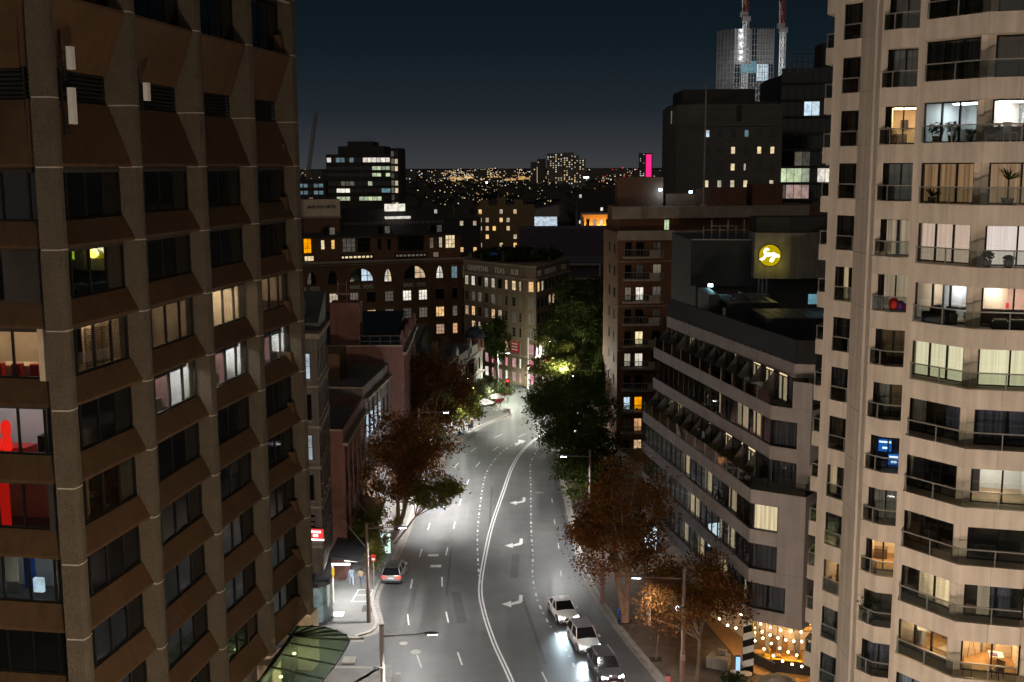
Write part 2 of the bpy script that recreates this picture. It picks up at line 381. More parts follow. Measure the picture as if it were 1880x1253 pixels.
M['silver'] = leafmat('silvery_leaves', [(.09, .11, .06), (.14, .16, .09), (.18, .20, .12)])

def light(name, kind, loc, energy, col, size=.2, aim=None, spot=None, blend=.6, parent=None):
    d = bpy.data.lights.new(name, kind); d.energy = energy; d.color = col
    if kind in ('POINT', 'SPOT'): d.shadow_soft_size = size
    if kind == 'AREA': d.size = size
    if spot: d.spot_size = rad(spot); d.spot_blend = blend
    o = bpy.data.objects.new(name, d); COL.objects.link(o); _place(o, parent, loc, 0)
    if aim is not None:
        q = (Vector(aim) - Vector(loc)).to_track_quat('-Z', 'Y').to_matrix()
        pr = LOC[parent.name][1] if parent is not None else 0
        o.rotation_euler = (Matrix.Rotation(-pr, 3, 'Z') @ q).to_euler()
    return o

# ================================================================ ground, road, pavements
g = MB(); g.poly([(-9000, -300, -.02), (9000, -300, -.02), (9000, 14000, -.02), (-9000, 14000, -.02)]); struct('ground', g, M['ground'])
KL = [(-9.0, 20), (-9.1, 60), (-9.3, 79.3), (-10.4, 80.3), (-13.0, 80.6), (-40, 82)]
KL2 = [(-40, 88.2), (-14.2, 85.8), (-12.4, 86.3), (-11.3, 87.2), (-11.0, 88.6), (-11.2, 90), (-12.0, 94.2), (-11.8, 99.2), (-11.3, 103.7), (-11.0, 110), (-10.7, 119),
       (-10.2, 130), (-9.3, 140), (-8.2, 148), (-4.7, 159.7), (-1.2, 166.0), (-.6, 169), (-2.2, 174), (-6.5, 196), (-16, 236)]
KR = [(13.2, 20), (13.0, 60), (11.9, 70), (10.8, 78), (9.5, 83.5), (8.3, 89.1), (7.45, 94), (6.9, 98.1), (6.4, 105.3), (6.2, 121.3), (6.0, 137.3), (6.6, 150), (9, 165), (14, 185), (24, 215), (40, 250)]
g = MB(); g.poly([(-46, -20, 0), (46, -20, 0), (46, 300, 0), (-46, 300, 0)]); struct('road', g, M['asphalt'])
def smooth(P, n=5):
    out = []
    for i in range(len(P) - 1):
        p0 = Vector(P[max(i - 1, 0)]); p1 = Vector(P[i]); p2 = Vector(P[i + 1]); p3 = Vector(P[min(i + 2, len(P) - 1)])
        for k in range(n):
            t = k / n
            out.append(tuple(.5 * ((2 * p1) + (p2 - p0) * t + (2 * p0 - 5 * p1 + 4 * p2 - p3) * t * t + (3 * p1 - p0 - 3 * p2 + p3) * t ** 3)))
    return out + [tuple(P[-1])]
def offs(P, d):
    out = []
    for i, p in enumerate(P):
        a = Vector(P[max(i - 1, 0)]); b = Vector(P[min(i + 1, len(P) - 1)]); t = (b - a).normalized(); out.append((p[0] - t.y * d, p[1] + t.x * d))
    return out
def ribbon(mb, A, B, z):
    for i in range(len(A) - 1): mb.poly([(*B[i], z), (*B[i + 1], z), (*A[i + 1], z), (*A[i], z)])
def solid_strip(mb, A, B, z0, z1):
    for i in range(len(A) - 1): mb.prism([A[i], A[i + 1], B[i + 1], B[i]], z0, z1)
def pavement(name, P, far, mt, side):
    P = smooth(P, 3); k = offs(P, side * .28); gu = offs(P, -side * .42)
    mb = MB(); solid_strip(mb, P, k, -.01, .14); struct('kerb', mb, M['kerb'])
    mb = MB(); ribbon(mb, P, gu, .004); struct('gutter', mb, M['concrete'])
    mb = MB(); mb.prism(k + far, -.015, .125); struct(name, mb, mt)
pavement('footpath', KL, [(-46, 82), (-46, 20)], M['paving'], 1)
pavement('footpath', KL2, [(-46, 236), (-46, 88)], M['paving'], 1)
pavement('footpath', KR, [(60, 250), (60, 20)], M['brickpave'], -1)
ZM = .006
def dash(p, d, ln, w, name='lane_marking'):
    d = Vector(d).normalized(); q = Vector((-d.y, d.x)) * (w / 2); p = Vector(p); a = p - d * (ln / 2); b = p + d * (ln / 2)
    mb = MB(); mb.poly([(*(a - q), ZM), (*(b - q), ZM), (*(b + q), ZM), (*(a + q), ZM)][::-1]); struct(name, mb, M['paint'])
def along(P, step, ln, w, start=0., dots=False):
    P = smooth(P, 6); s = 0; nxt = start; i = 0
    for a, b in zip(P, P[1:]):
        a = Vector(a); b = Vector(b); L = (b - a).length
        while nxt <= s + L:
            dash(a + (b - a) * ((nxt - s) / L), b - a, ln, w)
            if dots: dash(a + (b - a) * ((nxt - s) / L) + (b - a).normalized() * step * .55, b - a, .22, w)
            nxt += step
        s += L
DBL = smooth([(1.6, 68), (-.1, 78.1), (-1.5, 85.1), (-2.5, 91.8), (-2.9, 97.5), (-2.6, 107), (-2.1, 115.6), (-1.0, 127.8), (-.1, 137.4), (1.2, 145.5), (3.3, 153), (6.5, 161)], 8)
for d in (.13, -.13):
    A = offs(DBL, d + .065); B = offs(DBL, d - .065); mb = MB(); ribbon(mb, B, A, ZM); struct('centre_line', mb, M['paint'])
along([(-5.0, 73.5), (-7.1, 81.7), (-8.7, 90.1), (-9.1, 98.8), (-8.9, 106.3), (-8.7, 114.2), (-8.5, 121.5), (-8, 130), (-6.8, 140), (-4, 150), (.5, 159)], 8.2, 2.3, .12, .3)
along([(-2.2, 74), (-4, 81.9), (-5.5, 90.5), (-6.4, 98.8), (-6.4, 106.7), (-6.1, 114.2), (-5.9, 121.4), (-5.4, 130), (-4.2, 140), (-1.6, 149), (2.6, 157)], 8.2, 2.3, .12, .2)
along([(-2.95, 97.6), (-3.3, 103.9), (-3.5, 108.6), (-3.6, 113.8), (-3.6, 120.4), (-3.5, 127.8), (-3.2, 134.9), (-2.5, 140), (-1.2, 146), (1.2, 152)], 2.9, .75, .16, .8, True)
along([(5.2, 76.5), (4.1, 83.5), (2.8, 89.4), (2.1, 94.2), (1.8, 99.5), (1.9, 105.4), (1.9, 113.7), (2.1, 127.7), (2.3, 139.9), (3.4, 147)], 2.9, .75, .16, 1.6, True)
along([(2.9, 75.6), (2.3, 78.8), (1.1, 85.0)], 6.4, 2.2, .12, 3.2)
along([(4.8, 93), (4.4, 100.2), (4.5, 108.5), (4.4, 115.5), (4.4, 123.4), (4.4, 130)], 7.7, 1.6, .11, 7.4)
AR = [(.85, 1.7), (.55, 1.7), (.5, .7), (-.15, .25), (-.15, .62), (-.95, .05), (-.15, -.55), (-.15, -.15), (.62, .2), (.82, .55)]
for x, y, s in ((0, 93, 1.), (.15, 108.2, 1.), (.6, 122.6, 1.)):
    mb = MB(); mb.poly([(x + p[0] * s, y + p[1] * s * 1.25, ZM) for p in AR][::-1]); struct('turn_arrow', mb, M['paint'])
AS = [(-.8, -1.1), (-.5, -1.1), (.1, .0), (.1, -.5), (.7, .6), (-.3, 1.1), (-.3, .6), (-.25, .35)]
mb = MB(); mb.poly([(1.1 + p[0], 150.6 + p[1] * 1.5, ZM) for p in AS]); struct('turn_arrow', mb, M['paint'])
for x, y in ((-7.2, 102.5), (-7.65, 105.5)): dash((x, y), (1, 0.02), 1.0, .62, 'stop_box_marking')
mb = MB(); mb.poly([(2.55, 126.4, ZM), (3.6, 126.4, ZM), (3.6, 126.9, ZM), (2.55, 126.9, ZM)]); struct('faded_marking', mb, M['concrete'])
for x, y, r in ((-8.6, 85.0, .34), (-7.5, 83.4, .42), (-8.5, 79.6, .25)):
    mb = MB(); mb.lathe((x, y, 0), [(r, .003), (r, .011), (r * .82, .013)], 16); struct('manhole_cover', mb, M['kerb'])
def patch(x0, x1, y0, y1, mt, name, z=.131):
    mb = MB(); mb.box(x0, x1, y0, y1, .12, z); struct(name, mb, mt)
patch(-12.7, -11.7, 91.2, 92.6, M['dark'], 'service_cover'); patch(-15.0, -14.1, 90.2, 91.2, M['white'], 'service_grate'); patch(-12.9, -11.9, 81.3, 82.4, M['kerb'], 'service_cover', .02)
for x0, x1, y0, y1 in ((-13.7, -12.3, 96.1, 96.25), (-13.9, -12.5, 93.4, 93.55), (-13.8, -12.4, 94.9, 95.0)): patch(x0, x1, y0, y1, M['paint'], 'footpath_marking', .133)
mb = MB(); mb.bar((-13.8, 93.5, .13), (-13.6, 96.2, .13), .12, .01); struct('footpath_marking', mb, M['paint'])
mb = MB(); mb.bar((-12.45, 93.5, .13), (-12.3, 96.2, .13), .12, .01); struct('footpath_marking', mb, M['paint'])

M['asphalt_patch'] = pm('asphalt_patch', (.045, .045, .046), .7, .2, .8, .3, 30); M['asphalt_pale'] = pm('pale_asphalt', (.082, .08, .077), .7, .2, .8, .3, 30)
for (x, y, w, l, a, mt) in ((-7.9, 86.6, 1.6, .7, .0, 'asphalt_patch'), (-6.2, 110, 1.1, 6.5, .02, 'asphalt_pale'), (.2, 102.5, .7, 6.5, -.03, 'asphalt_patch'), (-4.6, 92.5, .8, 7.0, .12, 'asphalt_patch'), (3.4, 112, 1.2, 5, 0, 'asphalt_pale'), (1.6, 88, .25, 14, .12, 'asphalt_patch'), (-7.4, 128, 1.2, 7, -.06, 'asphalt_patch'), (-2.4, 121, .22, 16, 0, 'asphalt_patch'), (-5.9, 101, .18, 12, .02, 'asphalt_patch'), (-8.9, 77.5, 1.4, 3.2, .1, 'asphalt_pale')):
    c_, s_ = math.cos(a), math.sin(a); mb = MB(); mb.poly([(x + p * c_ - q * s_, y + p * s_ + q * c_, .003) for p, q in ((-w / 2, -l / 2), (w / 2, -l / 2), (w / 2, l / 2), (-w / 2, l / 2))]); struct('asphalt_patch', mb, M[mt])

# ================================================================ brown office building with ribbed fins (left)
OB = thing('office_building', 'brown precast office building with tall ribbed concrete fins and flared spandrels', 'building', (-19, 66, 0))
PIL = [(-19.9, 50.8), (-18.65, 58.0), (-17.55, 66.1), (-16.3, 73.6), (-14.9, 80.7)]
P0 = (-27.2, 52.0); P6 = (-22.0, 81.9)
FL = 3.62; ZJ = [37.0 - FL * k for k in range(0, 10)]      # joint levels under the plant floor; ZJ[9]=4.4
ZB = ZJ[9]
facs = [Fac(P0, PIL[0])] + [Fac(PIL[i], PIL[i + 1]) for i in range(4)] + [Fac(PIL[4], P6)]
# fins
for i, p in enumerate(PIL):
    f = facs[min(i + 1, 4)]; n = f.n; u = f.u; c = Vector(p)
    def ring(dep, hw=.43): return [tuple(c - u * hw - n * dep), tuple(c - u * (hw - .05)), tuple(c - u * .02 + n * .07), tuple(c + u * (hw - .05)), tuple(c + u * hw - n * dep)]
    zs = [ZB] + ZJ[1:9][::-1] + [37.0, 40.0, 44.5, 48.2, 52]
    for z0, z1 in zip(zs, zs[1:]):
        mb = MB(); mb.prism(ring(1.5 if i else .85), z0 + .03, z1 - .03); wpart('fin_segment', mb, M['ribbed'], OB)
        mb = MB(); mb.prism([tuple(c - u * .44 - n * (1.4 if i else .8)), tuple(c - u * .39 + n * .012), tuple(c - u * .02 + n * .082), tuple(c + u * .39 + n * .012), tuple(c + u * .44 - n * (1.4 if i else .8))], z1 - .03, z1 + .03); wpart('fin_joint', mb, M['joint'], OB)
    mb = MB(); mb.prism([tuple(c - u * .75 - n * 1.3), tuple(c - u * .75 + n * .2), tuple(c + u * .75 + n * .2), tuple(c + u * .75 - n * 1.3)], .1, ZB); wpart('pier', mb, M['cream'], OB)
# bays: flared spandrels and windows
SPAN = [(-.2, 0), (-.2, .14), (-.76, 1.2), (-1.15, 1.2), (-1.15, 0)]
def win_office(parent, f, a0, a1, z0, z1, b, n=4, lit=None, dark=True, key=None):
    w = a1 - a0; h = z1 - z0
    def fr(m):
        m.box(0, w, -.03, .09, 0, .09); m.box(0, w, -.03, .09, h - .07, h); m.box(0, .08, -.03, .09, .09, h - .07); m.box(w - .08, w, -.03, .09, .09, h - .07)
        for k in range(1, n): m.box(w * k / n - .045, w * k / n + .045, -.03, .09, .09, h - .07)
    wn = f.ins('window', sm(('window_frame', round(w, 2), round(h, 2), n), fr, M['wframe']), parent, a0, z0, b)
    pw = w / n
    pane = sm(('pane', round(pw, 2), round(h, 2), dark), lambda m: m.box(.0, pw - .09, 0, .012, 0, h - .16), M['darkglass' if dark else 'glass'])
    for k in range(n): f.ins('pane', pane, wn, a0 + k * pw + .045, z0 + .09, b - .04)
    return wn
def room(parent, f, a0, a1, z0, z1, b0, b1, wall, lamp=None, floor=None, name='room', lampw=.5, lamps=1):
    """an open-fronted room behind a window; b0,b1 negative (inward)"""
    mb = MB(); t = .05
    def Q(*p): mb.poly([f.pt(a, z, b) for a, z, b in p])
    Q((a0, z0, b1), (a1, z0, b1), (a1, z1, b1), (a0, z1, b1)); Q((a0, z0, b0), (a0, z0, b1), (a0, z1, b1), (a0, z1, b0)); Q((a1, z0, b0), (a1, z1, b0), (a1, z1, b1), (a1, z0, b1))
    Q((a0, z1, b0), (a0, z1, b1), (a1, z1, b1), (a1, z1, b0))
    mb.poly([f.pt(a, z0, b) for a, b in ((a0, b0), (a1, b0), (a1, b1), (a0, b1))], 1)
    r = wpart(name, mb, [wall, floor or M['wood']], parent)
    if lamp:
        for k in range(lamps):
            am = a0 + (a1 - a0) * (k + .5) / lamps; mb = MB(); bm = (b0 + b1) / 2
            mb.prism([f.xy(am - lampw, bm - .35), f.xy(am + lampw, bm - .35), f.xy(am + lampw, bm + .35), f.xy(am - lampw, bm + .35)], z1 - .06, z1 - .02); wpart('ceiling_light', mb, lamp, r)
    return r
LITB = {(1, 1), (1, 2), (2, 2), (3, 2), (4, 2), (2, 3), (3, 3), (4, 3), (0, 2), (0, 3), (0, 4), (0, 5), (1, 4), (3, 8)}
for bi, f in enumerate(facs[:5]):
    L = f.L; a0, a1 = (.43, L - .43) if bi else (0, L - .65)
    lv = ZJ + []
    for k in range(0, 9):
        z = ZJ[k]; top = 1.5 if k else 3.0
        sec = SPAN if k else [(-.16, 0), (-.16, .16), (-1.25, 3.0), (-1.6, 3.0), (-1.6, 0)]
        mb = MB(); mb.section([(-y, zz) for y, zz in sec], a0, a1); f.put('spandrel', mb, M['brown'], OB, 0, z, 0)
        if k == 0:
            mb = MB(); mb.box(a0, a1, .62, .66, 1.18, 1.24); f.put('spandrel_joint', mb, M['joint'], OB, 0, z, 0)
        # window under this joint
        wt = z - .02; wb = ZJ[k + 1] + 1.2
        lit = (bi, k) in LITB
        win_office(OB, f, a0 + .02, a1 - .02, wb, wt, -.88, 4 if bi else 5, dark=not lit)
        mb = MB(); mb.box(a0, a1, .85, 1.3, -.25, -.0); f.put('soffit', mb, M['dark'], OB, 0, z, 0)
    # plant floor: louvred strip, reverse flare, office window above
    mb = MB()
    for q in range(7): mb.box(a0, a1, 1.35, 1.5, .06 + q * .2, .18 + q * .2)
    f.put('louvre', mb, M['black'], OB, 0, 40.0, 0)
    mb = MB(); mb.section([(1.25, 41.4), (1.75, 41.4), (1.75, 44.5), (.15, 44.5), (.15, 44.34)], a0, a1); f.put('spandrel', mb, M['brown'], OB)
    mb = MB(); mb.box(a0, a1, 1.6, 1.7, 40, 41.4); f.put('blackout', mb, M['black'], OB)
    win_office(OB, f, a0 + .02, a1 - .02, 44.5, 47.9, -.95, 4, dark=True)
    mb = MB(); mb.section([(.16, 48.0), (.16, 48.2), (.82, 49.6), (1.2, 49.6), (1.2, 48.0)], a0, a1); f.put('spandrel', mb, M['brown'], OB)
    mb = MB(); mb.box(a0, a1, .05, .2, 47.9, 48.02); f.put('spandrel_lip', mb, M['joint'], OB)
    # base
    mb = MB(); mb.box(a0, a1, .9, 1.2, .1, ZJ[9]); f.put('shopfront', mb, M['darkglass'], OB)
    mb = MB(); mb.section([(.16, 0), (.16, .2), (.82, 1.5), (1.15, 1.5), (1.15, 0)], a0, a1); f.put('spandrel', mb, M['brown'], OB, 0, ZJ[9], 0)
f = facs[5]
for z in ZJ + [44.3]:
    mb = MB(); mb.section([(.16, 0), (.16, .16), (.82, 1.5), (1.15, 1.5), (1.15, 0)], .5, f.L); f.put('spandrel', mb, M['brown'], OB, 0, z, 0)
mb = MB(); mb.prism([(-27, 58), (-25.6, 56.5), (-23.4, 64), (-22, 74), (-20.8, 79.4), (-26, 80.5)], 0, 52); wpart('core', mb, M['black'], OB)
# lit rooms
def RB(bi, k, wall, lamp, deep=4.5, floor=None, lamps=2, a=None):
    f = facs[bi]; L = f.L; a0, a1 = (.7, L - .7) if bi else (0, L - 2.1)
    if bi == 1 and k in (2, 4): deep = 2.0
    if a: a0, a1 = a
    return room(OB, f, a0, a1, ZJ[k + 1] + .5, ZJ[k] - .05, -1.2, -deep, wall, lamp, floor or M['grey'], lamps=lamps), f, a0, a1, ZJ[k + 1] + 1.2, ZJ[k] - .05
def blk(f, x0, x1, y0, y1, z0, z1, mt, name, par):
    mb = MB(); mb.prism([f.xy(x0, -y0), f.xy(x1, -y0), f.xy(x1, -y1), f.xy(x0, -y1)], z0, z1); return wpart(name, mb, mt, par)
M['off_lamp'] = em('office_lamp', (1., .97, .92), 330.); M['off_warm'] = em('office_lamp_warm', (1., .80, .55), 170.); M['off_dim'] = em('office_lamp_dim', (1., .78, .55), 48.)
M['off_mid'] = em('office_lamp_mid', (1., .76, .5), 20.); M['off_blind'] = em('office_lamp_blind', (1., .72, .45), 34.)
M['off_red'] = em('red_neon', (1., .02, .01), 1.1); M['off_green'] = em('green_neon', (.55, .9, .02), 1.3); M['roller'] = pm('roller_blind', (.05, .05, .055), .8)
for bi, k, lm in ((2, 3, 'off_lamp'), (3, 3, 'off_lamp'), (4, 3, 'off_lamp'), (3, 2, 'off_warm'), (2, 2, 'off_mid'), (4, 2, 'off_mid')):
    r, f, a0, a1, z0, z1 = RB(bi, k, M['cream'] if lm != 'off_lamp' else M['white'], M[lm], 3.6)
    w = a1 - a0
    if lm == 'off_lamp':
        blk(f, a0 + .1, a0 + w * .27, 1.25, 1.3, z0 + (.5 if bi == 2 else 1.1), z1, M['roller'], 'roller_blind', OB); blk(f, a0 + w * .27, a0 + w * .98, 1.25, 1.3, z1 - (.55 if bi != 4 else .7), z1, M['roller'], 'roller_blind', OB)
        blk(f, a0 + w * .35, a0 + w * .7, 2.0, 2.8, ZJ[k + 1] + .6, z0 + .35, M['white'], 'desk', r); blk(f, a0 + w * .4, a0 + w * .5, 2.2, 2.3, z0 + .4, z0 + .8, M['black'], 'monitor', r)
        blk(f, a0 + w * .72, a0 + w * .76, 1.6, 3.4, ZJ[k + 1] + .6, z1 - .2, M['pink'], 'partition', r)
    elif bi == 3:
        blk(f, a0 + w * .1, a0 + w * .95, 3.45, 3.55, z0 + .75, z1 - .3, M['stone'], 'wall_chart', r)
        for q in range(5): blk(f, a0 + w * .1, a0 + w * .9, 3.38, 3.44, z0 + .85 + q * .16, z0 + .9 + q * .16, M['brown'], 'chart_line', r)
    elif bi == 2:
        blk(f, a0 + w * .55, a0 + w * .85, 2.9, 2.96, z0 + .5, z1 - .5, M['white'], 'picture_frame', r); blk(f, a0 + w * .60, a0 + w * .80, 2.84, 2.89, z0 + .7, z1 - .7, M['grey'], 'picture', r)
        blk(f, a0 + .05, a0 + w * .36, 1.25, 1.3, ZJ[k + 1] + .8, z1, M['c_brown'], 'roller_blind', OB)
    else:
        blk(f, a0 + w * .1, a0 + w * .35, 2.4, 2.9, z0, z0 + .9, M['grey'], 'cabinet', r)
# blinds, bay 1 row 2
r, f, a0, a1, z0, z1 = RB(1, 2, M['cream'], M['off_blind'], 3.5); w = a1 - a0
mb = MB()
for q in range(20): mb.box(a0 + w * .47, a1 - .05, 1.2, 1.26, z0 + .1 + q * .098, z0 + .155 + q * .098)
for q in range(4): mb.box(a0 + w * (.47 + q * .13), a0 + w * (.49 + q * .13), 1.27, 1.3, z0, z1)
bl = f.put('venetian_blind', mb, M['c_brown'], OB)
blk(f, a0 + w * .05, a0 + w * .42, 1.25, 1.3, z0 + .35, z1, M['roller'], 'roller_blind', OB)
# green neon, bay 1 row 1
r, f, a0, a1, z0, z1 = RB(1, 1, M['dark'], None, 3.5); w = a1 - a0
mb = MB()
def stroke(mb, f, pts, b, r=.03):
    for p, q in zip(pts, pts[1:]): mb.tube(f.pt(p[0], p[1], b), f.pt(q[0], q[1], b), r, r, 5)
def arc(cx, cz, rx, rz_, t0, t1, n=10): return [(cx + rx * math.cos(rad(t0 + (t1 - t0) * i / n)), cz + rz_ * math.sin(rad(t0 + (t1 - t0) * i / n))) for i in range(n + 1)]
zc = z1 - .45
stroke(mb, f, [(a0 + .35, zc + .3), (a0 + .6, zc - .3), (a0 + .85, zc + .3)], -2.0); stroke(mb, f, arc(a0 + 1.25, zc, .25, .3, 60, 300), -2.0); stroke(mb, f, arc(a0 + 1.95, zc - .05, .27, .3, 0, 360), -2.0)
stroke(mb, f, arc(a0 + 3.2, zc, .25, .3, 0, 360), -2.0); stroke(mb, f, [(a0 + 3.2, zc + .3), (a0 + 3.45, zc + .35), (a0 + 3.5, zc - .3)], -2.0)
wpart('neon_lettering', mb, M['off_green'], OB)
blk(f, a0 + .6, a0 + 2.4, 3.0, 3.4, ZJ[2] + .6, z0 + .7, M['grey'], 'counter', r); blk(f, a0 + 3.0, a0 + 3.4, 2.6, 2.9, z0 - .2, z0 + 1.1, M['white'], 'sculpture', r)
# near face rooms
for k, lm in ((2, 'off_dim'), (3, 'off_lamp'), (4, 'off_dim'), (5, 'off_dim')):
    r, f, a0, a1, z0, z1 = RB(0, k, M['white'] if k in (3, 5) else M['cream'], {2: em('office_lamp_soft', (1., .75, .5), 14.), 3: em('office_lamp_low', (1., .95, .95), 9.), 4: None, 5: em('office_lamp_faint', (.9, .95, 1.), 2.2)}[k], 4.6)
    w = a1 - a0; e = a1 + .3
    if k == 2:
        blk(f, e - 3.6, e - .9, 2.4, 3.5, z0 - .2, z0 + .3, M['cream'], 'meeting_table', r)
        for q in range(3): blk(f, e - 3.4 + q * .95, e - 2.95 + q * .95, 2.0, 2.35, z0 - .6, z0 + .45, M['red'], 'meeting_chair', r)
    if k == 3:
        for q, (x, c) in enumerate(((e - 3.5, M['off_red']), (e - 2.95, M['off_red']))):
            mb = MB(); mb.lathe(f.pt(x, z0 - .2, -2.0), [(.16, 0), (.24, .1), (.22, .55), (.17, .75), (.17, .8), (.22, .9), (.22, 1.35), (.12, 1.5)], 10); wpart('red_figure_lamp', mb, c, r)
        blk(f, e - 3.9, e - 2.2, 2.3, 3.3, z0 - .9, z0 - .1, M['red'], 'red_counter', r); blk(f, e - 1.6, e - .2, 2.4, 3.0, z0 - .9, z0 + .5, M['black'], 'copier', r)
    if k == 4:
        for x0, x1 in ((e - 4.3, e - 3.8), (e - 3.3, e - 2.6)):
            mb = MB()
            for q in range(6): mb.prism([f.xy(x0 + (x1 - x0) * q / 6, -1.35 - .06 * (q % 2)), f.xy(x0 + (x1 - x0) * (q + 1) / 6, -1.35 - .06 * ((q + 1) % 2)), f.xy(x0 + (x1 - x0) * (q + 1) / 6, -1.40 - .06 * ((q + 1) % 2)), f.xy(x0 + (x1 - x0) * q / 6, -1.40 - .06 * (q % 2))], z0 - .3, z1)
            wpart('red_curtain', mb, em('red_lit_curtain', (1., .015, .008), .42), OB)
    if k == 5:
        blk(f, e - 4.4, e - 3.0, 2.2, 2.26, z0 - .2, z1 - .4, M['white'], 'whiteboard', r); blk(f, e - 2.8, e - 2.2, 2.4, 2.46, z0, z1 - .7, M['blue'], 'poster', r); blk(f, e - 2.1, e - 1.6, 2.0, 2.2, z0, z0 + .7, M['lcool'], 'screen', r)
# dim contents seen in a few dark windows
r, f, a0, a1, z0, z1 = RB(1, 4, M['dark'], None, 3.5); w = a1 - a0
blk(f, a0 + w * .18, a0 + w * .42, 1.35, 1.4, z0 + .1, z1, em('yellow_curtain', (1., .62, .18), .10), 'curtain', OB)
r, f, a0, a1, z0, z1 = RB(3, 8, M['dark'], None, 3.5)
# panel antennas on brackets in front of the plant floor
for (bi, a, z, h) in ((1, 1.45, 41.3, 1.0), (1, 1.35, 38.9, 1.6), (2, 1.15, 40.3, .9), (0, facs[0].L - 3.05, 38.2, 2.6)):
    f = facs[bi]; x, y, _ = f.pt(a, 0, .05)
    lb = {(1, 41.3): 'upper white panel antenna beside the second ribbed fin', (1, 38.9): 'long white panel antenna with hanging cable below the upper one', (2, 40.3): 'short white panel antenna beside the third ribbed fin', (0, 38.2): 'white panel antenna at the left edge of the building'}[(bi, z)]
    t = thing('panel_antenna', lb, 'antenna', (x, y, z), f.rz, 'panel antennas on the office building')
    mb = MB(); mb.box(-.17, .17, -.14, .1, 0, h); inst('antenna_panel', mb.mesh('antenna_panel', M['white']), t, (x, y, z), f.rz)
    mb = MB(); mb.tube((-.25, .3, -.5), (-.25, .3, h + .7), .05); mb.bar((-.25, .3, .3), (0, .05, .3), .07); mb.bar((-.25, .3, h - .3), (0, .05, h - .3), .07); mb.tube((-.25, .3, h * .5), (-.25, 1.4, h * .5), .04)
    inst('mast', mb.mesh('mast', M['black']), t, (x, y, z), f.rz)
    mb = MB(); pr = None
    for q in range(9):
        p = (-.3 + .15 * math.sin(q * .8), .15 - .1 * math.sin(q * .4), -.55 * math.sin(q / 8 * math.pi) + q / 8 * h * .1)
        if pr: mb.tube(pr, p, .035, .035, 5)
        pr = p
    inst('cable', mb.mesh('cable', M['black']), t, (x, y, z), f.rz)

# glass entrance canopy of the office building
ZC = 4.3
CAN = thing('entrance_canopy', 'curved green glass canopy with dark steel ribs over the office entrance', 'canopy', (-14.2, 73.8, 0))
hub = Vector((-15.6, 76.4)); edge = [(-16.4, 77.4), (-15.4, 78.0), (-14.4, 78.1), (-13.4, 77.8), (-12.5, 77.2), (-11.7, 76.4), (-11.35, 75.4), (-11.5, 73.6), (-11.8, 71.5), (-12.2, 69.4), (-12.6, 67.0), (-13.0, 64)]
spine = [hub, hub, hub, hub, hub, hub, hub, (-15.7, 75.2), (-15.9, 73.4), (-16.1, 71.4), (-16.4, 69.2), (-16.6, 66.5)]
for i in range(len(edge) - 1):
    a, b = Vector(edge[i]), Vector(edge[i + 1]); c, d = Vector(spine[i]), Vector(spine[i + 1])
    mb = MB(); q = [a, b, d + (b - d) * .04, c + (a - c) * .04]; ce = sum(q, Vector((0, 0))) / 4
    q = [ce + (v - ce) * .985 for v in q]; mb.prism([tuple(v) for v in q], lambda p: ZC + .02 * (Vector(p) - hub).length, lambda p: ZC + .02 + .02 * (Vector(p) - hub).length); wpart('glass_pane', mb, M['canopyglass'], CAN)
    mb = MB(); mb.bar((*c, ZC + .03), (*a, ZC + .10), .09, .12); wpart('rib', mb, M['black'], CAN)
mb = MB()
for a, b in zip(edge, edge[1:]): mb.bar((*a, ZC + .06), (*b, ZC + .06), .06, .06)
wpart('edge_rail', mb, M['black'], CAN)
mb = MB(); mb.bar((-15.6, 76.6, ZC - .2), (-16.8, 64, ZC - .2), .3, .4); wpart('girder', mb, M['black'], CAN)
mb = MB(); mb.tube((-15.5, 76.2, .1), (-15.5, 76.2, ZC - .2), .14, .14, 10); mb.tube((-16.3, 70, .1), (-16.3, 70, ZC - .2), .14, .14, 10); wpart('post', mb, M['black'], CAN)
for i, (x, y) in enumerate(((-15.0, 74.2), (-15.2, 70.6), (-15.4, 67.2))):
    mb = MB(); mb.lathe((x, y, ZC - .35), [(.10, 0), (.14, .06), (.10, .12)], 10); wpart('downlight', mb, M['lampwarm'], CAN)
light('canopy_glow', 'POINT', (-14.2, 73.2, 2.4), 480, (1., .80, .48), .4, parent=CAN)

# ================================================================ beige apartment tower with faceted balconies (right)
AT = thing('apartment_tower', 'tall beige apartment tower with faceted balconies and glass balustrades', 'building', (24, 64, 0))
zt = lambda k: 35.02 + 3.0 * k
KS = range(-11, 5)
E1, E2, S1, S2, M1, M2, M3, A_, B_, C_ = (19.35, 72.1), (20.0, 71.2), (19.05, 67.5), (19.8, 66.3), (19.86, 62.85), (20.5, 61.8), (21.42, 61.45), (20.5, 58.2), (22.45, 55.2), (25.4, 54.4)
A0_ = (20.75, 58.75)
plan = [(30, 76), (20.6, 74.2), E1, E2, (20.15, 68.6), S1, S2, M1, M2, M3, (21.2, 59.8), A0_, A_, B_, C_, (30, 54.4)]
cen = Vector((26, 66))
inner = [tuple(Vector(p) + (cen - Vector(p)).normalized() * .10) for p in plan]
SLABP = {}
SOF = MB()
for k in KS:
    z1 = zt(k); z0 = z1 - .97
    def fn(m): m.prism(inner, 0, .95)
    inst('floor_slab', sm(('floor_slab',), fn, M['beige2']), AT, (0, 0, z0))
def panels(name, P, nseg, z0, z1, mt, th=.1, gap=.012, key=None):
    """facet panels of a parapet band, each its own piece"""
    for (p, q), n in zip(zip(P, P[1:]), nseg):
        f = Fac(p, q)
        me = sm((name, round(f.L, 3), n, round(z1 - z0, 3)), lambda m: m.box(gap / 2, f.L / n - gap / 2, 0, th, 0, z1 - z0), mt)
        for i in range(n): f.ins(name, me, AT, f.L * i / n, z0, 0)
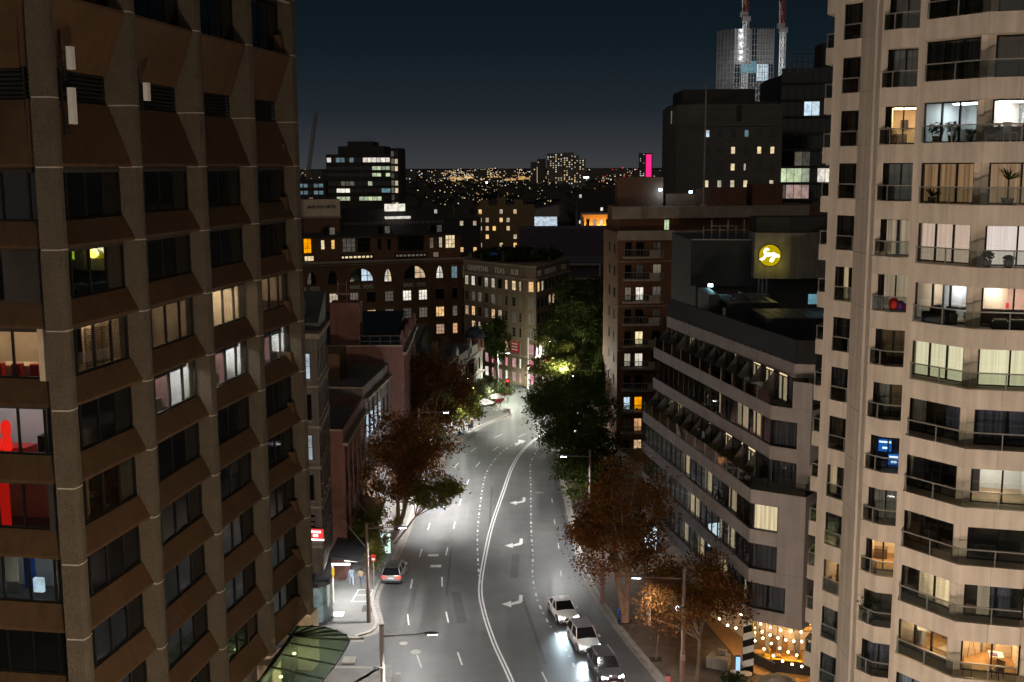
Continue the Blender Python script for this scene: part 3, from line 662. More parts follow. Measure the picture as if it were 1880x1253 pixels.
for k in KS:
    z1 = zt(k); z0 = z1 - .98
    panels('parapet_panel', [E1, E2], [1], z0, z1, M['beige']); panels('parapet_panel', [S1, S2], [1], z0, z1, M['beige'])
    panels('parapet_panel', [M1, M2, M3], [1, 1], z0, z1, M['beige']); panels('parapet_panel', [A0_, A_, B_, C_], [1, 2, 2], z0, z1, M['beige'])
    panels('parapet_panel', [(20.6, 74.2), E1], [1], z0, z1, M['beige'])
    # blank strip and returns, one lift per storey
    for P, nm in ((S2, M1), (M3, (21.2, 59.8))):
        f = Fac(P, nm); me = sm(('wall_panel', round(f.L, 3)), lambda m: m.box(.006, f.L - .006, -.02, .35, 0, 2.98), M['beige']); f.ins('wall_panel', me, AT, 0, z1 - .0 - 3.0 + .01, 0)
# wall faces behind the openings
def wallp(p, q, nm='pier'):
    f = Fac(p, q); z0 = zt(KS[0]); z1 = zt(KS[-1])
    mb = MB(); mb.box(0, f.L, 0, .3, z0, z1); return f.put(nm, mb, M['beige'], AT)
WIN = {}
def opening(f, a0, a1, splits, b, k, content, fill=None):
    """a glazed door wall in facade frame f at offset b above band k"""
    z0 = zt(k) + .02; z1 = zt(k + 1) - .98
    h = z1 - z0; w = a1 - a0; xs = [0] + [s * w for s in splits] + [w]
    def fr(m):
        m.box(0, w, -.03, .07, 0, .07); m.box(0, w, -.03, .07, h - .06, h); m.box(0, .07, -.03, .07, .07, h - .06); m.box(w - .07, w, -.03, .07, .07, h - .06)
        for x in xs[1:-1]: m.box(x - .04, x + .04, -.03, .07, .07, h - .06)
    wn = f.ins('window', sm(('door_frame', round(w, 2), tuple(round(s, 2) for s in splits)), fr, M['wframe']), AT, a0, z0, b)
    for x0, x1 in zip(xs, xs[1:]):
        me = sm(('pane', round(x1 - x0, 3)), lambda m: m.box(0, x1 - x0 - .08, 0, .012, 0, h - .13), M['glass'])
        f.ins('pane', me, wn, a0 + x0 + .04, z0 + .07, b - .03)
    if content is None: return
    def cur(x0, x1, mt, top=0):
        n = max(3, int((x1 - x0) / .12))
        def fn(m):
            for i in range(n):
                xa = (x1 - x0) * i / n; xb = (x1 - x0) * (i + 1) / n; y = .03 * (i % 2); y2 = .03 * ((i + 1) % 2)
                m.poly([(xa, y, 0), (xb, y2, 0), (xb, y2, h - .02 - top), (xa, y, h - .02 - top)])
        me = sm(('curtain', round(x1 - x0, 2), top, mt.name), fn, mt); f.ins('curtain', me, AT, a0 + x0, z0 + .01, b - .22)
    if isinstance(content, str): cur(.05, w - .05, M[content])
    elif callable(content): content(f, a0, a1, z0, z1, b)
    else:
        for s0, s1, c in content: cur(s0 * w + .03, s1 * w - .03, M[c])
        if content and content[-1][1] < .99 or content[0][0] > .01 or len(content) == 1:
            mb = MB(); mb.box(0, w, 0, .05, 0, h); f.put('dark_interior', mb, M['dark'], AT, a0, z0, b - 1.6)
# window planes
dAB = (Vector(B_) - Vector(A_)).normalized(); nAB = Vector((-dAB.y, dAB.x)); dBC = (Vector(C_) - Vector(B_)).normalized(); nBC = Vector((-dBC.y, dBC.x))
w1a = Vector(A_) + nAB * 1.1
fW1 = Fac(tuple(w1a), tuple(w1a + dAB * 5)); w2a = Vector(B_) + nBC * 1.05
fW2 = Fac(tuple(w2a), tuple(w2a + dBC * 5))
dM = (Vector(M3) - Vector(M2)).normalized(); nM = Vector((-dM.y, dM.x))
fM = Fac((20.45, 62.85), (21.75, 62.35)); fMs = Fac((20.08, 63.5), (20.45, 62.85))
dS = (Vector(S2) - Vector(S1)).normalized(); nS = Vector((-dS.y, dS.x)); s0 = Vector(S1) + nS * .55 - dS * .35
fS = Fac(tuple(s0), tuple(s0 + dS * 1.75)); fE = Fac((20.3, 73.0), (20.9, 71.6))
W1 = (-.65, 2.47); W2 = (.48, 3.3)
wallp(fW1.pt(-1.2)[:2], fW1.pt(-.67)[:2]); wallp(fW1.pt(2.49)[:2], fW2.pt(-.2)[:2]); wallp(fW2.pt(-.2)[:2], fW2.pt(.46)[:2]); wallp(fW2.pt(3.32)[:2], fW2.pt(4.2)[:2])
wallp((21.85, 62.3), (21.45, 61.6)); wallp(fS.pt(-.8)[:2], fS.pt(-.02)[:2]); wallp((19.9, 63.4), (20.08, 63.52))
mb = MB(); x, y, _ = fW1.pt(2.98, 0, .02); mb.tube((x, y, zt(-11)), (x, y, zt(4)), .09, .09, 8); wpart('downpipe', mb, M['beige'], AT)
mb = MB(); mb.prism([(23.2, 75.5), (23.2, 69.5), (26.2, 68.5), (26.2, 64), (30, 61.5), (30, 75.5)], zt(-11), zt(4)); wpart('core', mb, M['dark'], AT)  # unseen mass added inside the tower to block light passing through
M['lampT'] = em('room_lamp', (1., .93, .84), 26.); M['lampTw'] = em('room_lamp_warm', (1., .68, .34), 34.); M['lampTb'] = em('room_lamp_bright', (1., .74, .42), 80.); M['lampTc'] = em('room_lamp_cool', (.80, .92, 1.), 26.)
M['pinkwall'] = pm('rose_wall', (.62, .42, .34), .8, .05); M['bluewall'] = pm('pale_blue_wall', (.55, .62, .70), .8, .05)
def fblk(par, f, x0, x1, y0, y1, z0, z1, mt, name):
    mb = MB(); mb.prism([f.xy(x0, -y0), f.xy(x1, -y0), f.xy(x1, -y1), f.xy(x0, -y1)], z0, z1); return wpart(name, mb, mt, par)
def chairp(par, f, x, y, z, mt, name='chair'):
    mb = MB()
    for dx in (-.2, .2):
        for dy in (-.2, .2): mb.bar(f.pt(x + dx, z, -(y + dy)), f.pt(x + dx, z + .44, -(y + dy)), .035)
    mb.prism([f.xy(x - .23, -(y - .23)), f.xy(x + .23, -(y - .23)), f.xy(x + .23, -(y + .23)), f.xy(x - .23, -(y + .23))], z + .43, z + .48)
    for q in range(4): mb.bar(f.pt(x - .2 + q * .13, z + .48, -(y + .22)), f.pt(x - .2 + q * .13, z + .88, -(y + .24)), .03)
    mb.bar(f.pt(x - .22, z + .88, -(y + .24)), f.pt(x + .22, z + .88, -(y + .24)), .04); return wpart(name, mb, mt, par)
def R_living(wall, lamp, floor='tile', deep=3.3, kind=0):
    def fn(f, a0, a1, z0, z1, b):
        r = room(AT, f, a0 + .02, a1 - .02, z0 - .01, z1 - .01, b - .12, b - deep, M[wall], M[lamp], M[floor], lampw=min(.9, (a1 - a0) * .42))
        w = a1 - a0; y = -b
        if kind == 0:      # kitchen: shelf, bench, plants
            fblk(r, f, a0 + .1, a0 + w * .75, y + 2.6, y + 3.1, z0, z0 + .9, M['white'], 'kitchen_bench'); fblk(r, f, a0 + .1, a0 + w * .8, y + 2.5, y + 3.15, z0 + 1.15, z0 + 1.2, M['white'], 'shelf')
            fblk(r, f, a0 + .3, a0 + .7, y + 2.7, y + 2.9, z0 + 1.2, z0 + 1.5, M['yellow'], 'jar'); fblk(r, f, a0 + w * .5, a0 + w * .66, y + 2.7, y + 2.9, z0 + 1.2, z0 + 1.55, M['red'], 'vase')
            fblk(r, f, a0 + w * .4, a0 + w * .44, y + .5, y + 2.4, z0, z1 - .05, M['bluewall'], 'partition'); fblk(r, f, a0 + w * .2, a0 + w * .7, y + .7, y + 1.3, z0 + .55, z0 + .7, M['black'], 'dining_table'); chairp(r, f, a0 + w * .85, y + .9, z0, M['wood'])
        if kind == 1:      # living room: sofa, cushions
            fblk(r, f, a0 + .2, a0 + w * .8, y + .9, y + 1.3, z0, z0 + .75, M['brown'], 'sofa'); fblk(r, f, a0 + .3, a0 + w * .6, y + 2.9, y + 3.5, z0, z0 + .85, M['red'], 'armchair'); fblk(r, f, a0 + w * .15, a0 + w * .35, y + 3.3, y + 3.6, z0 + .9, z0 + 1.3, M['pinkwall'], 'cushion')
            fblk(r, f, a0 + w * .18, a0 + w * .34, y + 3.9, y + 4.0, z0 + .5, z1 - .1, M['white'], 'door')
        if kind == 2:      # white room with pictures
            fblk(r, f, a0 + w * .45, a0 + w * .65, y + deep - .3, y + deep - .25, z0 + 1.0, z0 + 1.5, M['black'], 'picture'); fblk(r, f, a0 + w * .1, a0 + w * .5, y + 2, y + 2.6, z0, z0 + .7, M['grey'], 'sofa'); fblk(r, f, a0 + w * .8, a0 + w * .98, y + 3.2, y + 3.6, z0, z1 - .3, M['lcool'], 'screen')
        if kind == 3:      # warm room with timber floor, chair, lamp
            fblk(r, f, a0 + w * .12, a0 + w * .3, y + .7, y + 1.1, z0, z0 + .9, M['white'], 'armchair'); fblk(r, f, a0 + w * .5, a0 + w * .9, y + 1.2, y + 2.2, z0, z0 + .02, M['cream'], 'rug'); fblk(r, f, a0 + w * .62, a0 + w * .8, y + 3, y + 3.4, z0, z0 + .6, M['yellow'], 'pouffe'); chairp(r, f, a0 + w * .45, y + 2.8, z0, M['black'])
            mb = MB(); mb.ball(f.pt(a0 + w * .3, z0 + 1.2, -(y + 2.6)), .38, 8, 5); mb.tube(f.pt(a0 + w * .3, z0, -(y + 2.6)), f.pt(a0 + w * .3, z0 + .9, -(y + 2.6)), .03); wpart('indoor_tree', mb, M['green'], r)
        if kind == 4:      # warm room with tripod lamp and table
            mb = MB(); c = f.pt(a0 + w * .25, z0 + 1.25, -(y + 2.0)); mb.lathe(c, [(.28, 0), (.2, .38)], 10); wpart('lamp_shade', mb, M['lampwarm'], r)
            mb = MB()
            for q in range(3): mb.bar(f.pt(a0 + w * .25 + .3 * math.cos(q * 2.1), z0, -(y + 2.0) + .3 * math.sin(q * 2.1)), c, .03)
            wpart('tripod', mb, M['wood'], r)
            fblk(r, f, a0 + w * .55, a0 + w * .8, y + 1.0, y + 1.8, z0 + .4, z0 + .45, M['white'], 'coffee_table'); fblk(r, f, a0 + w * .72, a0 + w * .98, y + 2.2, y + 3.4, z0, z0 + .7, M['cream'], 'sofa'); fblk(r, f, a0 + w * .4, a0 + w * .5, y + 2.6, y + 3.2, z0, z0 + .5, M['grey'], 'pouffe')
            for q in range(5): fblk(r, f, a0 + w * .56 + q * .08, a0 + w * .56 + q * .08 + .05, y + 1.1, y + 1.5, z0 + .45, z0 + .5, M['red'] if q % 2 else M['blue'], 'magazine')
        if kind == 5:
            fblk(r, f, a0 + .1, a0 + w * .6, y + 2, y + 2.5, z0, z0 + .6, M['brown'], 'bed'); fblk(r, f, a0 + w * .3, a0 + w * .6, y + deep - .2, y + deep - .15, z0 + .9, z0 + 1.4, M['black'], 'picture')
    return fn
def R_signreflection(f, a0, a1, z0, z1, b):
    """dark glass; glowing blue panels inside imitate a reflected sign"""
    mb = MB(); mb.box(0, a1 - a0, 0, .05, 0, z1 - z0); f.put('dark_interior', mb, M['dark'], AT, a0, z0, b - 1.6)
    w = a1 - a0; fblk(AT, f, a0 + w * .1, a0 + w * .62, -b + .5, -b + .54, z0 + .85, z0 + 1.55, em('blue_reflection', (.02, .22, .9), .55), 'screen'); fblk(AT, f, a0 + w * .5, a0 + w * .95, -b + .5, -b + .54, z0 + .1, z0 + .72, em('blue_reflection', (.02, .22, .9), .7), 'screen')  # self-lit panels drawn as a sign's reflection in the glass
    for x0, x1, zz, hh in ((.12, .6, 1.35, .1), (.26, .46, 1.0, .12), (.55, .9, .52, .1), (.62, .85, .22, .12)): fblk(AT, f, a0 + w * x0, a0 + w * x1, -b + .46, -b + .49, z0 + zz, z0 + zz + hh, em('reflection_bar', (.75, .9, 1.), 1.6), 'reflection_bar')
def R_dark(f, a0, a1, z0, z1, b):
    mb = MB(); mb.box(0, a1 - a0, 0, .05, 0, z1 - z0); f.put('dark_interior', mb, M['dark'], AT, a0, z0, b - 1.8)
    w = a1 - a0; fblk(AT, f, a0 + w * .15, a0 + w * .5, -b + .7, -b + 1.1, z0, z0 + .6, M['charcoal'], 'sofa')
def R_reflection(f, a0, a1, z0, z1, b):  # dimly lit pale blue room stands in for a reflection on dark glass
    r = room(AT, f, a0 + .02, a1 - .02, z0 - .01, z1 - .01, b - .12, b - 3, M['bluewall'], M['off_dim'], M['tile'])
CW1 = {4: 'c_dark', 3: [(0, .6, 'c_dark'), (.6, 1., 'c_dark')], 2: 'c_dark', 1: R_living('white', 'lampTc', kind=2), 0: 'c_orange', -1: 'c_pink', -2: R_living('cream', 'lampT', kind=0), -3: 'c_yell', -4: [(.05, .3, 'c_dark'), (.66, 1, 'c_blue')], -5: R_dark, -6: R_dark, -7: [(.25, .98, 'c_warm')], -8: R_living('cream', 'lampTb', 'wood', kind=3), -9: [(.05, .5, 'c_white'), (.55, .95, 'c_white')]}
CW2 = {4: 'c_brown', 3: 'c_brown', 2: 'c_brown', 1: R_living('white', 'lampT', kind=1), 0: 'c_orange', -1: 'c_pinkw', -2: R_living('pinkwall', 'lampT', kind=1), -3: 'c_yell', -4: 'c_blue', -5: R_reflection, -6: R_dark, -7: [(.22, .45, 'c_cream'), (.45, .8, 'c_blue')], -8: R_living('cream', 'lampTw', 'wood', kind=4), -9: 'c_white'}
CM = {4: 'c_brown', 3: 'c_brown', 2: 'c_dark', 1: R_living('cream', 'lampTw', kind=5), 0: 'c_dark', -1: [(0, .45, 'c_beige'), (.55, .95, 'c_beige')], -2: 'c_cream', -3: 'c_brown', -4: [(0, .5, 'c_dark'), (.5, 1, 'c_brown')], -5: R_signreflection, -6: 'c_dark', -7: R_living('cream', 'lampTw', 'wood', kind=5), -8: R_dark, -9: 'c_blue'}
CS = {-2: [(.25, .5, 'c_warm')], -3: [(.3, .9, 'c_blue')], -6: [(.0, .3, 'c_warm'), (.7, .95, 'c_warm')], -8: R_living('cream', 'lampTw', 'wood', 2.6, 5)}
for k in KS[1:-1]:
    opening(fW1, *W1, (1 / 3, 2 / 3), 0, k, CW1.get(k, 'c_dark')); opening(fW2, *W2, (.52,), 0, k, CW2.get(k, 'c_dark'))
    opening(fM, .02, 1.38, (.5,), 0, k, CM.get(k, 'c_dark')); opening(fMs, .05, .74, (), 0, k, 'c_dark')
    opening(fS, 0, 1.72, (.62,), 0, k, CS.get(k, ['c_dark', 'c_brown', 'c_blue'][k % 3])); opening(fE, .0, 1.4, (.5,), 0, k, 'c_dark')
# balustrades
def balus(P, posts, k):
    z0 = zt(k)
    for (p, q) in zip(P, P[1:]):
        f = Fac(p, q)
        if f.L < .2: continue
        me = sm(('balustrade_glass', round(f.L, 3)), lambda m: m.box(.04, f.L - .04, .06, .075, .06, .80), M['balglass']); f.ins('balustrade_glass', me, AT, 0, z0, 0)
        me = sm(('handrail', round(f.L, 3)), lambda m: m.box(-.01, f.L + .01, .03, .10, .80, .86), M['rail']); f.ins('handrail', me, AT, 0, z0, 0)
    for t, i in posts:
        f = Fac(P[i], P[i + 1]); me = sm(('baluster_post',), lambda m: m.box(-.025, .025, .035, .095, .0, .80), M['rail']); f.ins('baluster_post', me, AT, t * f.L, z0, 0)
for k in KS[1:-1]:
    balus([A0_, A_, B_, C_], [(.03, 1), (.5, 1), (.55, 2)], k); balus([M1, M2, M3], [(.6, 0), (.97, 1)], k); balus([S1, S2], [(.03, 0), (.9, 0)], k); balus([(20.6, 74.2), E1, E2], [(.04, 1), (.92, 1)], k)
# people's things on the balconies
def leaves(mb, c, r, n, s, seed, rz=1.):
    q = random.Random(seed)
    for i in range(n):
        d = Vector((q.gauss(0, 1), q.gauss(0, 1), q.gauss(0, 1))).normalized() * r * q.random() ** .4; d.z *= rz
        p = Vector(c) + d; a = Vector((q.gauss(0, 1), q.gauss(0, 1), q.gauss(0, 1))).normalized(); b = a.orthogonal().normalized(); w = s * q.uniform(.6, 1.3)
        mb.poly([p - a * w, p + b * w * .5, p + a * w, p - b * w * .5])
def potted(name, label, loc, h, r, mt, kind='bush', pot=.22, group=None, seed=1):
    t = thing(name, label, 'plant', loc, 0, group); x, y, z = loc
    mb = MB(); mb.lathe((x, y, z), [(pot * .75, 0), (pot, .3), (pot * 1.05, .34), (pot * .8, .34)], 10); wpart('pot', mb, M['concrete'], t)
    mb = MB()
    if kind == 'bush': leaves(mb, (x, y, z + .34 + h * .5), r, 140, .09, seed, h / (2 * r))
    else:
        for i in range(22):
            a = i * 2.4; e = .25 + .9 * ((i * 7) % 11) / 11; c = Vector((x, y, z + .34 + (h * .45 if kind == 'yucca' else 0))); d = Vector((math.cos(a) * math.cos(e), math.sin(a) * math.cos(e), math.sin(e))) * r
            b = Vector((-math.sin(a), math.cos(a), 0)) * .035; mb.poly([c - b, c + b, c + d * .6 + b * .8 + Vector((0, 0, .05)), c + d, c + d * .6 - b * .8 + Vector((0, 0, .05))])
    wpart('foliage', mb, M[mt], t)
    if kind == 'yucca':
        mb = MB(); mb.tube((x, y, z + .3), (x, y, z + .34 + h * .45), .05, .04); wpart('stem', mb, M['bark'], t)
    return t
f = Fac(A_, B_); g2 = Fac(B_, C_)
potted('potted_plant', 'spiky plant silhouetted against orange curtains at the left of its balcony', f.pt(.5, zt(0), -.5), .9, .55, 'green', 'spiky', seed=2)
potted('potted_plant', 'tall yucca in a planter in front of the right orange curtains', g2.pt(1.3, zt(0), -.5), 1.9, .75, 'green', 'yucca', .3, seed=3)
potted('potted_plant', 'small leafy plant in a square pot before the pink-white blinds', g2.pt(.55, zt(-1), -.45), .45, .3, 'green', 'bush', .22, seed=4)
potted('potted_plant', 'low wide bowl of foliage beside the square pot by the pink blinds', g2.pt(1.5, zt(-1), -.45), .25, .28, 'green', 'bush', .24, seed=5)
for i, (a, lb) in enumerate(((.6, 'round clipped bush at the left of the bright blue-white balcony'), (1.5, 'dense dark bush in the middle of the bright blue-white balcony'), (2.5, 'feathery upright plant right of the dark bush on the bright balcony'))):
    potted('potted_plant', lb, f.pt(a, zt(1), -.45), .7 + .15 * (i == 2), .42, 'green', 'spiky' if i == 2 else 'bush', .2, seed=6 + i)
for i, (a, lb) in enumerate(((.4, 'dark leafy plant left of the striped chair on the bright balcony'), (2.1, 'bright green plant right of the striped chair on the bright balcony'))):
    potted('potted_plant', lb, g2.pt(a, zt(1), -.45), .6, .4, 'green', 'bush', .2, seed=16 + i)
fm = Fac(M1, M2); fm2 = Fac(M2, M3)
potted('potted_plant', 'climbing dark green plant filling the left of a dim middle balcony', fm.pt(.35, zt(-8), -.3), 1.5, .5, 'green', 'bush', .2, seed=31)
fe = Fac(E1, E2); potted('potted_plant', 'bright floodlit shrub overflowing the lowest end balcony', fe.pt(.35, zt(-8) + .02, -.45), 1.1, .62, 'lime', 'bush', .25, seed=41)
potted('potted_plant', 'leafy plant in a pale bowl on an end balcony without lights', fe.pt(.45, zt(-3), -.4), .5, .35, 'green', 'bush', .26, seed=42)
light('balcony_flood', 'POINT', fe.pt(.4, zt(-7) - 1.12, -.1), 14, (.95, 1., .9), .1, parent=AT)
def pchair(label, loc, rz, mt, name='chair', slats=False):
    t = thing(name, label, 'chair', loc, rz)
    mb = MB(); mb.box(-.23, .23, -.23, .23, .42, .46); inst('seat', mb.mesh('seat', mt), t, loc, rz)
    mb = MB()
    for q in range(6): mb.box(-.23 + q * .083, -.19 + q * .083, .2, .24, .46, .92)
    mb.box(-.24, .24, .2, .24, .88, .94); inst('backrest', mb.mesh('backrest', mt), t, loc, rz)
    for dx in (-.2, .2):
        for dy in (-.2, .2):
            mb = MB(); mb.bar((dx, dy, 0), (dx, dy, .42), .035); inst('leg', mb.mesh('leg', mt), t, loc, rz)
    return t
pchair('white slatted garden chair on the warm middle balcony', fm.pt(.5, zt(1) + .0, -.55), .6, M['white'])
pchair('black and white striped chair between plants on the bright balcony', g2.pt(1.25, zt(1), -.5), .3, M['white'])
pchair('black wire chair left of the table on the warm lamp-lit balcony', g2.pt(.75, zt(-8), -.5), 1.2, M['black'])
pchair('black wire chair at the right end of the warm lamp-lit balcony', g2.pt(2.2, zt(-8), -.45), -1.0, M['black'])
pchair('black chair in the lit narrow window high over the footpath', Fac(S1, S2).pt(.6, zt(-8), -.35), .9, M['black'])
lt = thing('laundry_pile', 'red and purple laundry heaped on a middle balcony', 'laundry', fm2.pt(.4, zt(-2), -.35))
for i, (a, mt, r) in enumerate(((.25, 'red', .3), (.6, 'purple2', .26), (.85, 'red', .18))):
    if mt == 'purple2': M['purple2'] = pm('purple_cloth', (.16, .06, .32), .9)
    mb = MB(); mb.ball(fm2.pt(a, zt(-2) + .32 + .1 * (i == 0), -.3), r, 9, 6, sz=1.2 if i < 2 else .9); wpart('cloth', mb, M[mt], lt)
mb = MB(); mb.prism([fm2.xy(.1, -.12), fm2.xy(.95, -.12), fm2.xy(.95, -.5), fm2.xy(.1, -.5)], zt(-2), zt(-2) + .12); wpart('basket', mb, M['grey'], lt)
bt = thing('outdoor_sofa', 'low dark outdoor sofa along the kitchen balcony', 'sofa', f.pt(1.3, zt(-2), -.5), f.rz)
for nm, bx in (('seat', (-.75, .75, -.3, .3, .0, .38)), ('backrest', (-.75, .75, .2, .32, .38, .7)), ('armrest', (-.85, -.75, -.3, .3, 0, .55)), ('armrest', (.75, .85, -.3, .3, 0, .55))):
    mb = MB(); mb.box(*bx); inst(nm, mb.mesh(nm, M['charcoal']), bt, f.pt(1.3, zt(-2), -.5), f.rz)
bt = thing('outdoor_sofa', 'dark sofa with pale cushions on the balcony of the rose room', 'sofa', g2.pt(1.7, zt(-2), -.5), g2.rz)
for nm, bx, mt in (('seat', (-.8, .8, -.3, .3, .0, .38), 'charcoal'), ('cushion', (-.7, -.1, -.2, .25, .38, .48), 'stone'), ('cushion', (.05, .7, -.2, .25, .38, .47), 'stone')):
    mb = MB(); mb.box(*bx); inst(nm, mb.mesh(nm, M[mt]), bt, g2.pt(1.7, zt(-2), -.5), g2.rz)

# ================================================================ grey banded hotel (right, behind the beige tower)
HT = thing('hotel_building', 'grey hotel with horizontal bands, long window strips and terraces with triangular dividers', 'building', (18, 92, 0))
zh = lambda k: 5.3 + 2.93 * k
M['divider'] = pm('terrace_divider', (.10, .095, .09), .8, .15)
PL1 = [(12.3, 105.5), (17.0, 79.0), (20.4, 76.9), (22.6, 79.8), (27, 80), (27, 108)]
PL2 = [(13.4, 107), (18.5, 80.1), (20.9, 78.2), (22.8, 80), (27, 80.2), (27, 108)]
PL3 = [(14.6, 107), (20.2, 80.6), (21.6, 80.2), (27, 80.8), (27, 108)]
def inset(P, d):
    c = sum((Vector(p) for p in P), Vector((0, 0))) / len(P); return [tuple(Vector(p) + (c - Vector(p)).normalized() * d) for p in P]
for k, P in enumerate([PL1, PL1, PL1, PL1, PL2, PL2, PL3]):
    z1 = zh(k); z0 = z1 - (1.0 if k else .95)
    mb = MB(); mb.prism(inset(P, .12), z0 + .03, z1 - .02); wpart('floor_slab', mb, M['charcoal'], HT)
    nf = 3 if k < 6 else 2
    for i in range(nf):
        f = Fac(P[i], P[i + 1]); n = max(1, round(f.L / 2.4))
        me = sm(('band_panel', round(f.L, 2), k == 0), lambda m: m.box(.008, f.L / n - .008, 0, .10, 0, z1 - z0), M['greypanel'])
        for q in range(n): f.ins('band_panel', me, HT, f.L * q / n, z0, 0)
# window strips
rng = random.Random(5)
def hwin(f, a0, a1, z0, z1, b, cont, deep=.35):
    w = a1 - a0; h = z1 - z0
    def fr(m): m.box(0, w, -.02, .06, 0, .05); m.box(0, w, -.02, .06, h - .05, h); m.box(0, .045, -.02, .06, .05, h - .05); m.box(w - .045, w, -.02, .06, .05, h - .05)
    wn = f.ins('window', sm(('hotel_frame', round(w, 2), round(h, 2)), fr, M['wframe']), HT, a0, z0, b)
    f.ins('pane', sm(('hotel_pane', round(w, 2), round(h, 2)), lambda m: m.box(.045, w - .045, 0, .012, .05, h - .05), M['glass']), wn, a0, z0, b - .01)
    def cur(x0, x1, mt):
        n = max(2, int((x1 - x0) / .13))
        def fn(m):
            for i in range(n):
                xa = (x1 - x0) * i / n; xb = (x1 - x0) * (i + 1) / n; m.poly([(xa, .04 * (i % 2), 0), (xb, .04 * ((i + 1) % 2), 0), (xb, .04 * ((i + 1) % 2), h - .02), (xa, .04 * (i % 2), h - .02)])
        f.ins('curtain', sm(('hcur', round(x1 - x0, 2), round(h, 2), mt), fn, M[mt]), wn, a0 + x0, z0 + .01, b - deep)
    if cont == 'lit': cur(.05, w - .05, 'c_hotel')
    elif cont == 'split': cur(.05, w * .45, 'c_hotel'); cur(w * .45, w - .05, 'c_hoteld')
    elif cont == 'strip': cur(.05, w * .8, 'c_hoteld'); cur(w * .8, w - .05, 'c_hotel')
    elif cont == 'wood': cur(.05, w - .05, 'c_warm')
    else: cur(.05, w - .05, 'c_hoteld')
LITH = {0: {2: 'lit', 5: 'wood', 14: 'split'}, 1: {1: 'lit', 2: 'split', 8: 'lit', 10: 'wood'}, 2: {2: 'strip', 4: 'wood', 6: 'wood', 13: 'lit', 16: 'split'}, 4: {3: 'strip', 4: 'split', 7: 'strip', 9: 'strip', 11: 'strip', 14: 'strip', 15: 'lit', 16: 'split', 17: 'wood'}, 'a': {11: 'lit', 9: 'wood'}}
LITH[0] = {18: 'strip', 15: 'lit', 11: 'wood', 8: 'lit', 4: 'split'}
LITH[1] = {2: 'lit', 5: 'lit', 6: 'split', 9: 'wood', 10: 'lit', 14: 'strip', 16: 'lit'}
LITH[2] = {2: 'wood', 5: 'wood', 8: 'wood', 15: 'strip'}
LITH3 = {1: 'strip', 2: 'lit', 4: 'strip', 5: 'wood', 8: 'wood', 12: 'lit', 13: 'split', 16: 'lit', 17: 'split'}
for k, P in ((0, PL1), (1, PL1), (2, PL1), (4, PL2)):
    f = Fac(P[0], P[1]); n = 20; z0 = zh(k); z1 = zh(k + 1) - 1.0
    for i in range(n): hwin(f, .25 + (f.L - .45) * i / n, .25 + (f.L - .45) * (i + 1) / n - .03, z0, z1, -.12, (LITH[k] if k < 2 else LITH3 if k == 2 else LITH[4]).get(i if k != 2 else i, None))
    g = Fac(P[1], P[2]); wl = 2.0 if k else 2.7
    hwin(g, .12, wl / (2 if k == 0 else 1), z0, z1, -.12, 'lit' if k == 2 else None)
    if k == 0: hwin(g, wl / 2 + .04, wl, z0, z1, -.12, None)
    mb = MB(); mb.box(wl + .03, g.L - .01, .03, .2, 0, z1 - z0); g.put('wall_panel', mb, M['greypanel'], HT, 0, z0, 0)
    g = Fac(P[2], P[3]); mb = MB(); mb.box(.01, g.L, .03, .2, 0, z1 - z0); g.put('wall_panel', mb, M['greypanel'], HT, 0, z0, 0)
    mb = MB(); mb.prism(inset(P, 1.3), z0, z1); wpart('core', mb, M['black'], HT)
# terrace floors with triangular dividers
for k, P, P2, lits in ((3, PL1, PL2, {1: 'lit', 2: 'wood', 5: 'strip', 7: 'lit', 9: 'lit', 8: 'strip'}), (5, PL2, PL3, {2: 'lit', 6: 'strip', 9: 'lit', 10: 'lit', 8: 'lit'})):
    f = Fac(P[0], P[1]); z0 = zh(k); z1 = zh(k + 1) - 1.0; n = 11; off = 1.35
    for i in range(n):
        a = .3 + (f.L - .6) * i / n; w = (f.L - .6) / n
        hwin(f, a + .16, a + w * .62, z0, z1, -off, lits.get(i)); hwin(f, a + w * .62 + .02, a + w, z0, z1, -off, None)
        me = sm(('divider', k), lambda m: m.section([(.14, 0), (off, 0), (off, z1 - z0), (off - .06, z1 - z0), (.14, .45)], 0, .12), M['divider']); f.ins('terrace_divider', me, HT, a, z0, 0)
        me = sm(('balglass', round(w, 2)), lambda m: m.box(.02, w - .02, .05, .065, .02, .95), M['balglass']); f.ins('balustrade_glass', me, HT, a, z0, 0)
        me = sm(('balpost',), lambda m: m.box(0, .03, .03, .09, 0, .98), M['rail']); f.ins('baluster_post', me, HT, a, z0, 0)
    for i in (0, 1):
        g = Fac(P[1 + i], P[2 + i]); me = sm(('balglass', round(g.L, 2)), lambda m: m.box(.02, g.L - .02, .05, .065, .02, .95), M['balglass'])
        if k == 3: g.ins('balustrade_glass', me, HT, 0, z0, 0)
    g = Fac(P2[1], P2[2])
    if k == 3: hwin(g, .1, 1.9, z0, z1, -.3, None)
    mb = MB(); mb.box(1.95 if k == 3 else 1.0, 7, .3, .5, 0, z1 - z0); g.put('wall_panel', mb, M['greypanel'], HT, 0, z0, 0)
    if k == 5:
        g2 = Fac(PL2[1], PL2[2]); mb = MB(); mb.box(1.6, g2.L, .05, .2, 0, z1 - z0); g2.put('wall_panel', mb, M['greypanel'], HT, 0, z0, 0)
    mb = MB(); mb.prism(inset(P2, 3.2), z0, z1); wpart('core', mb, M['black'], HT)
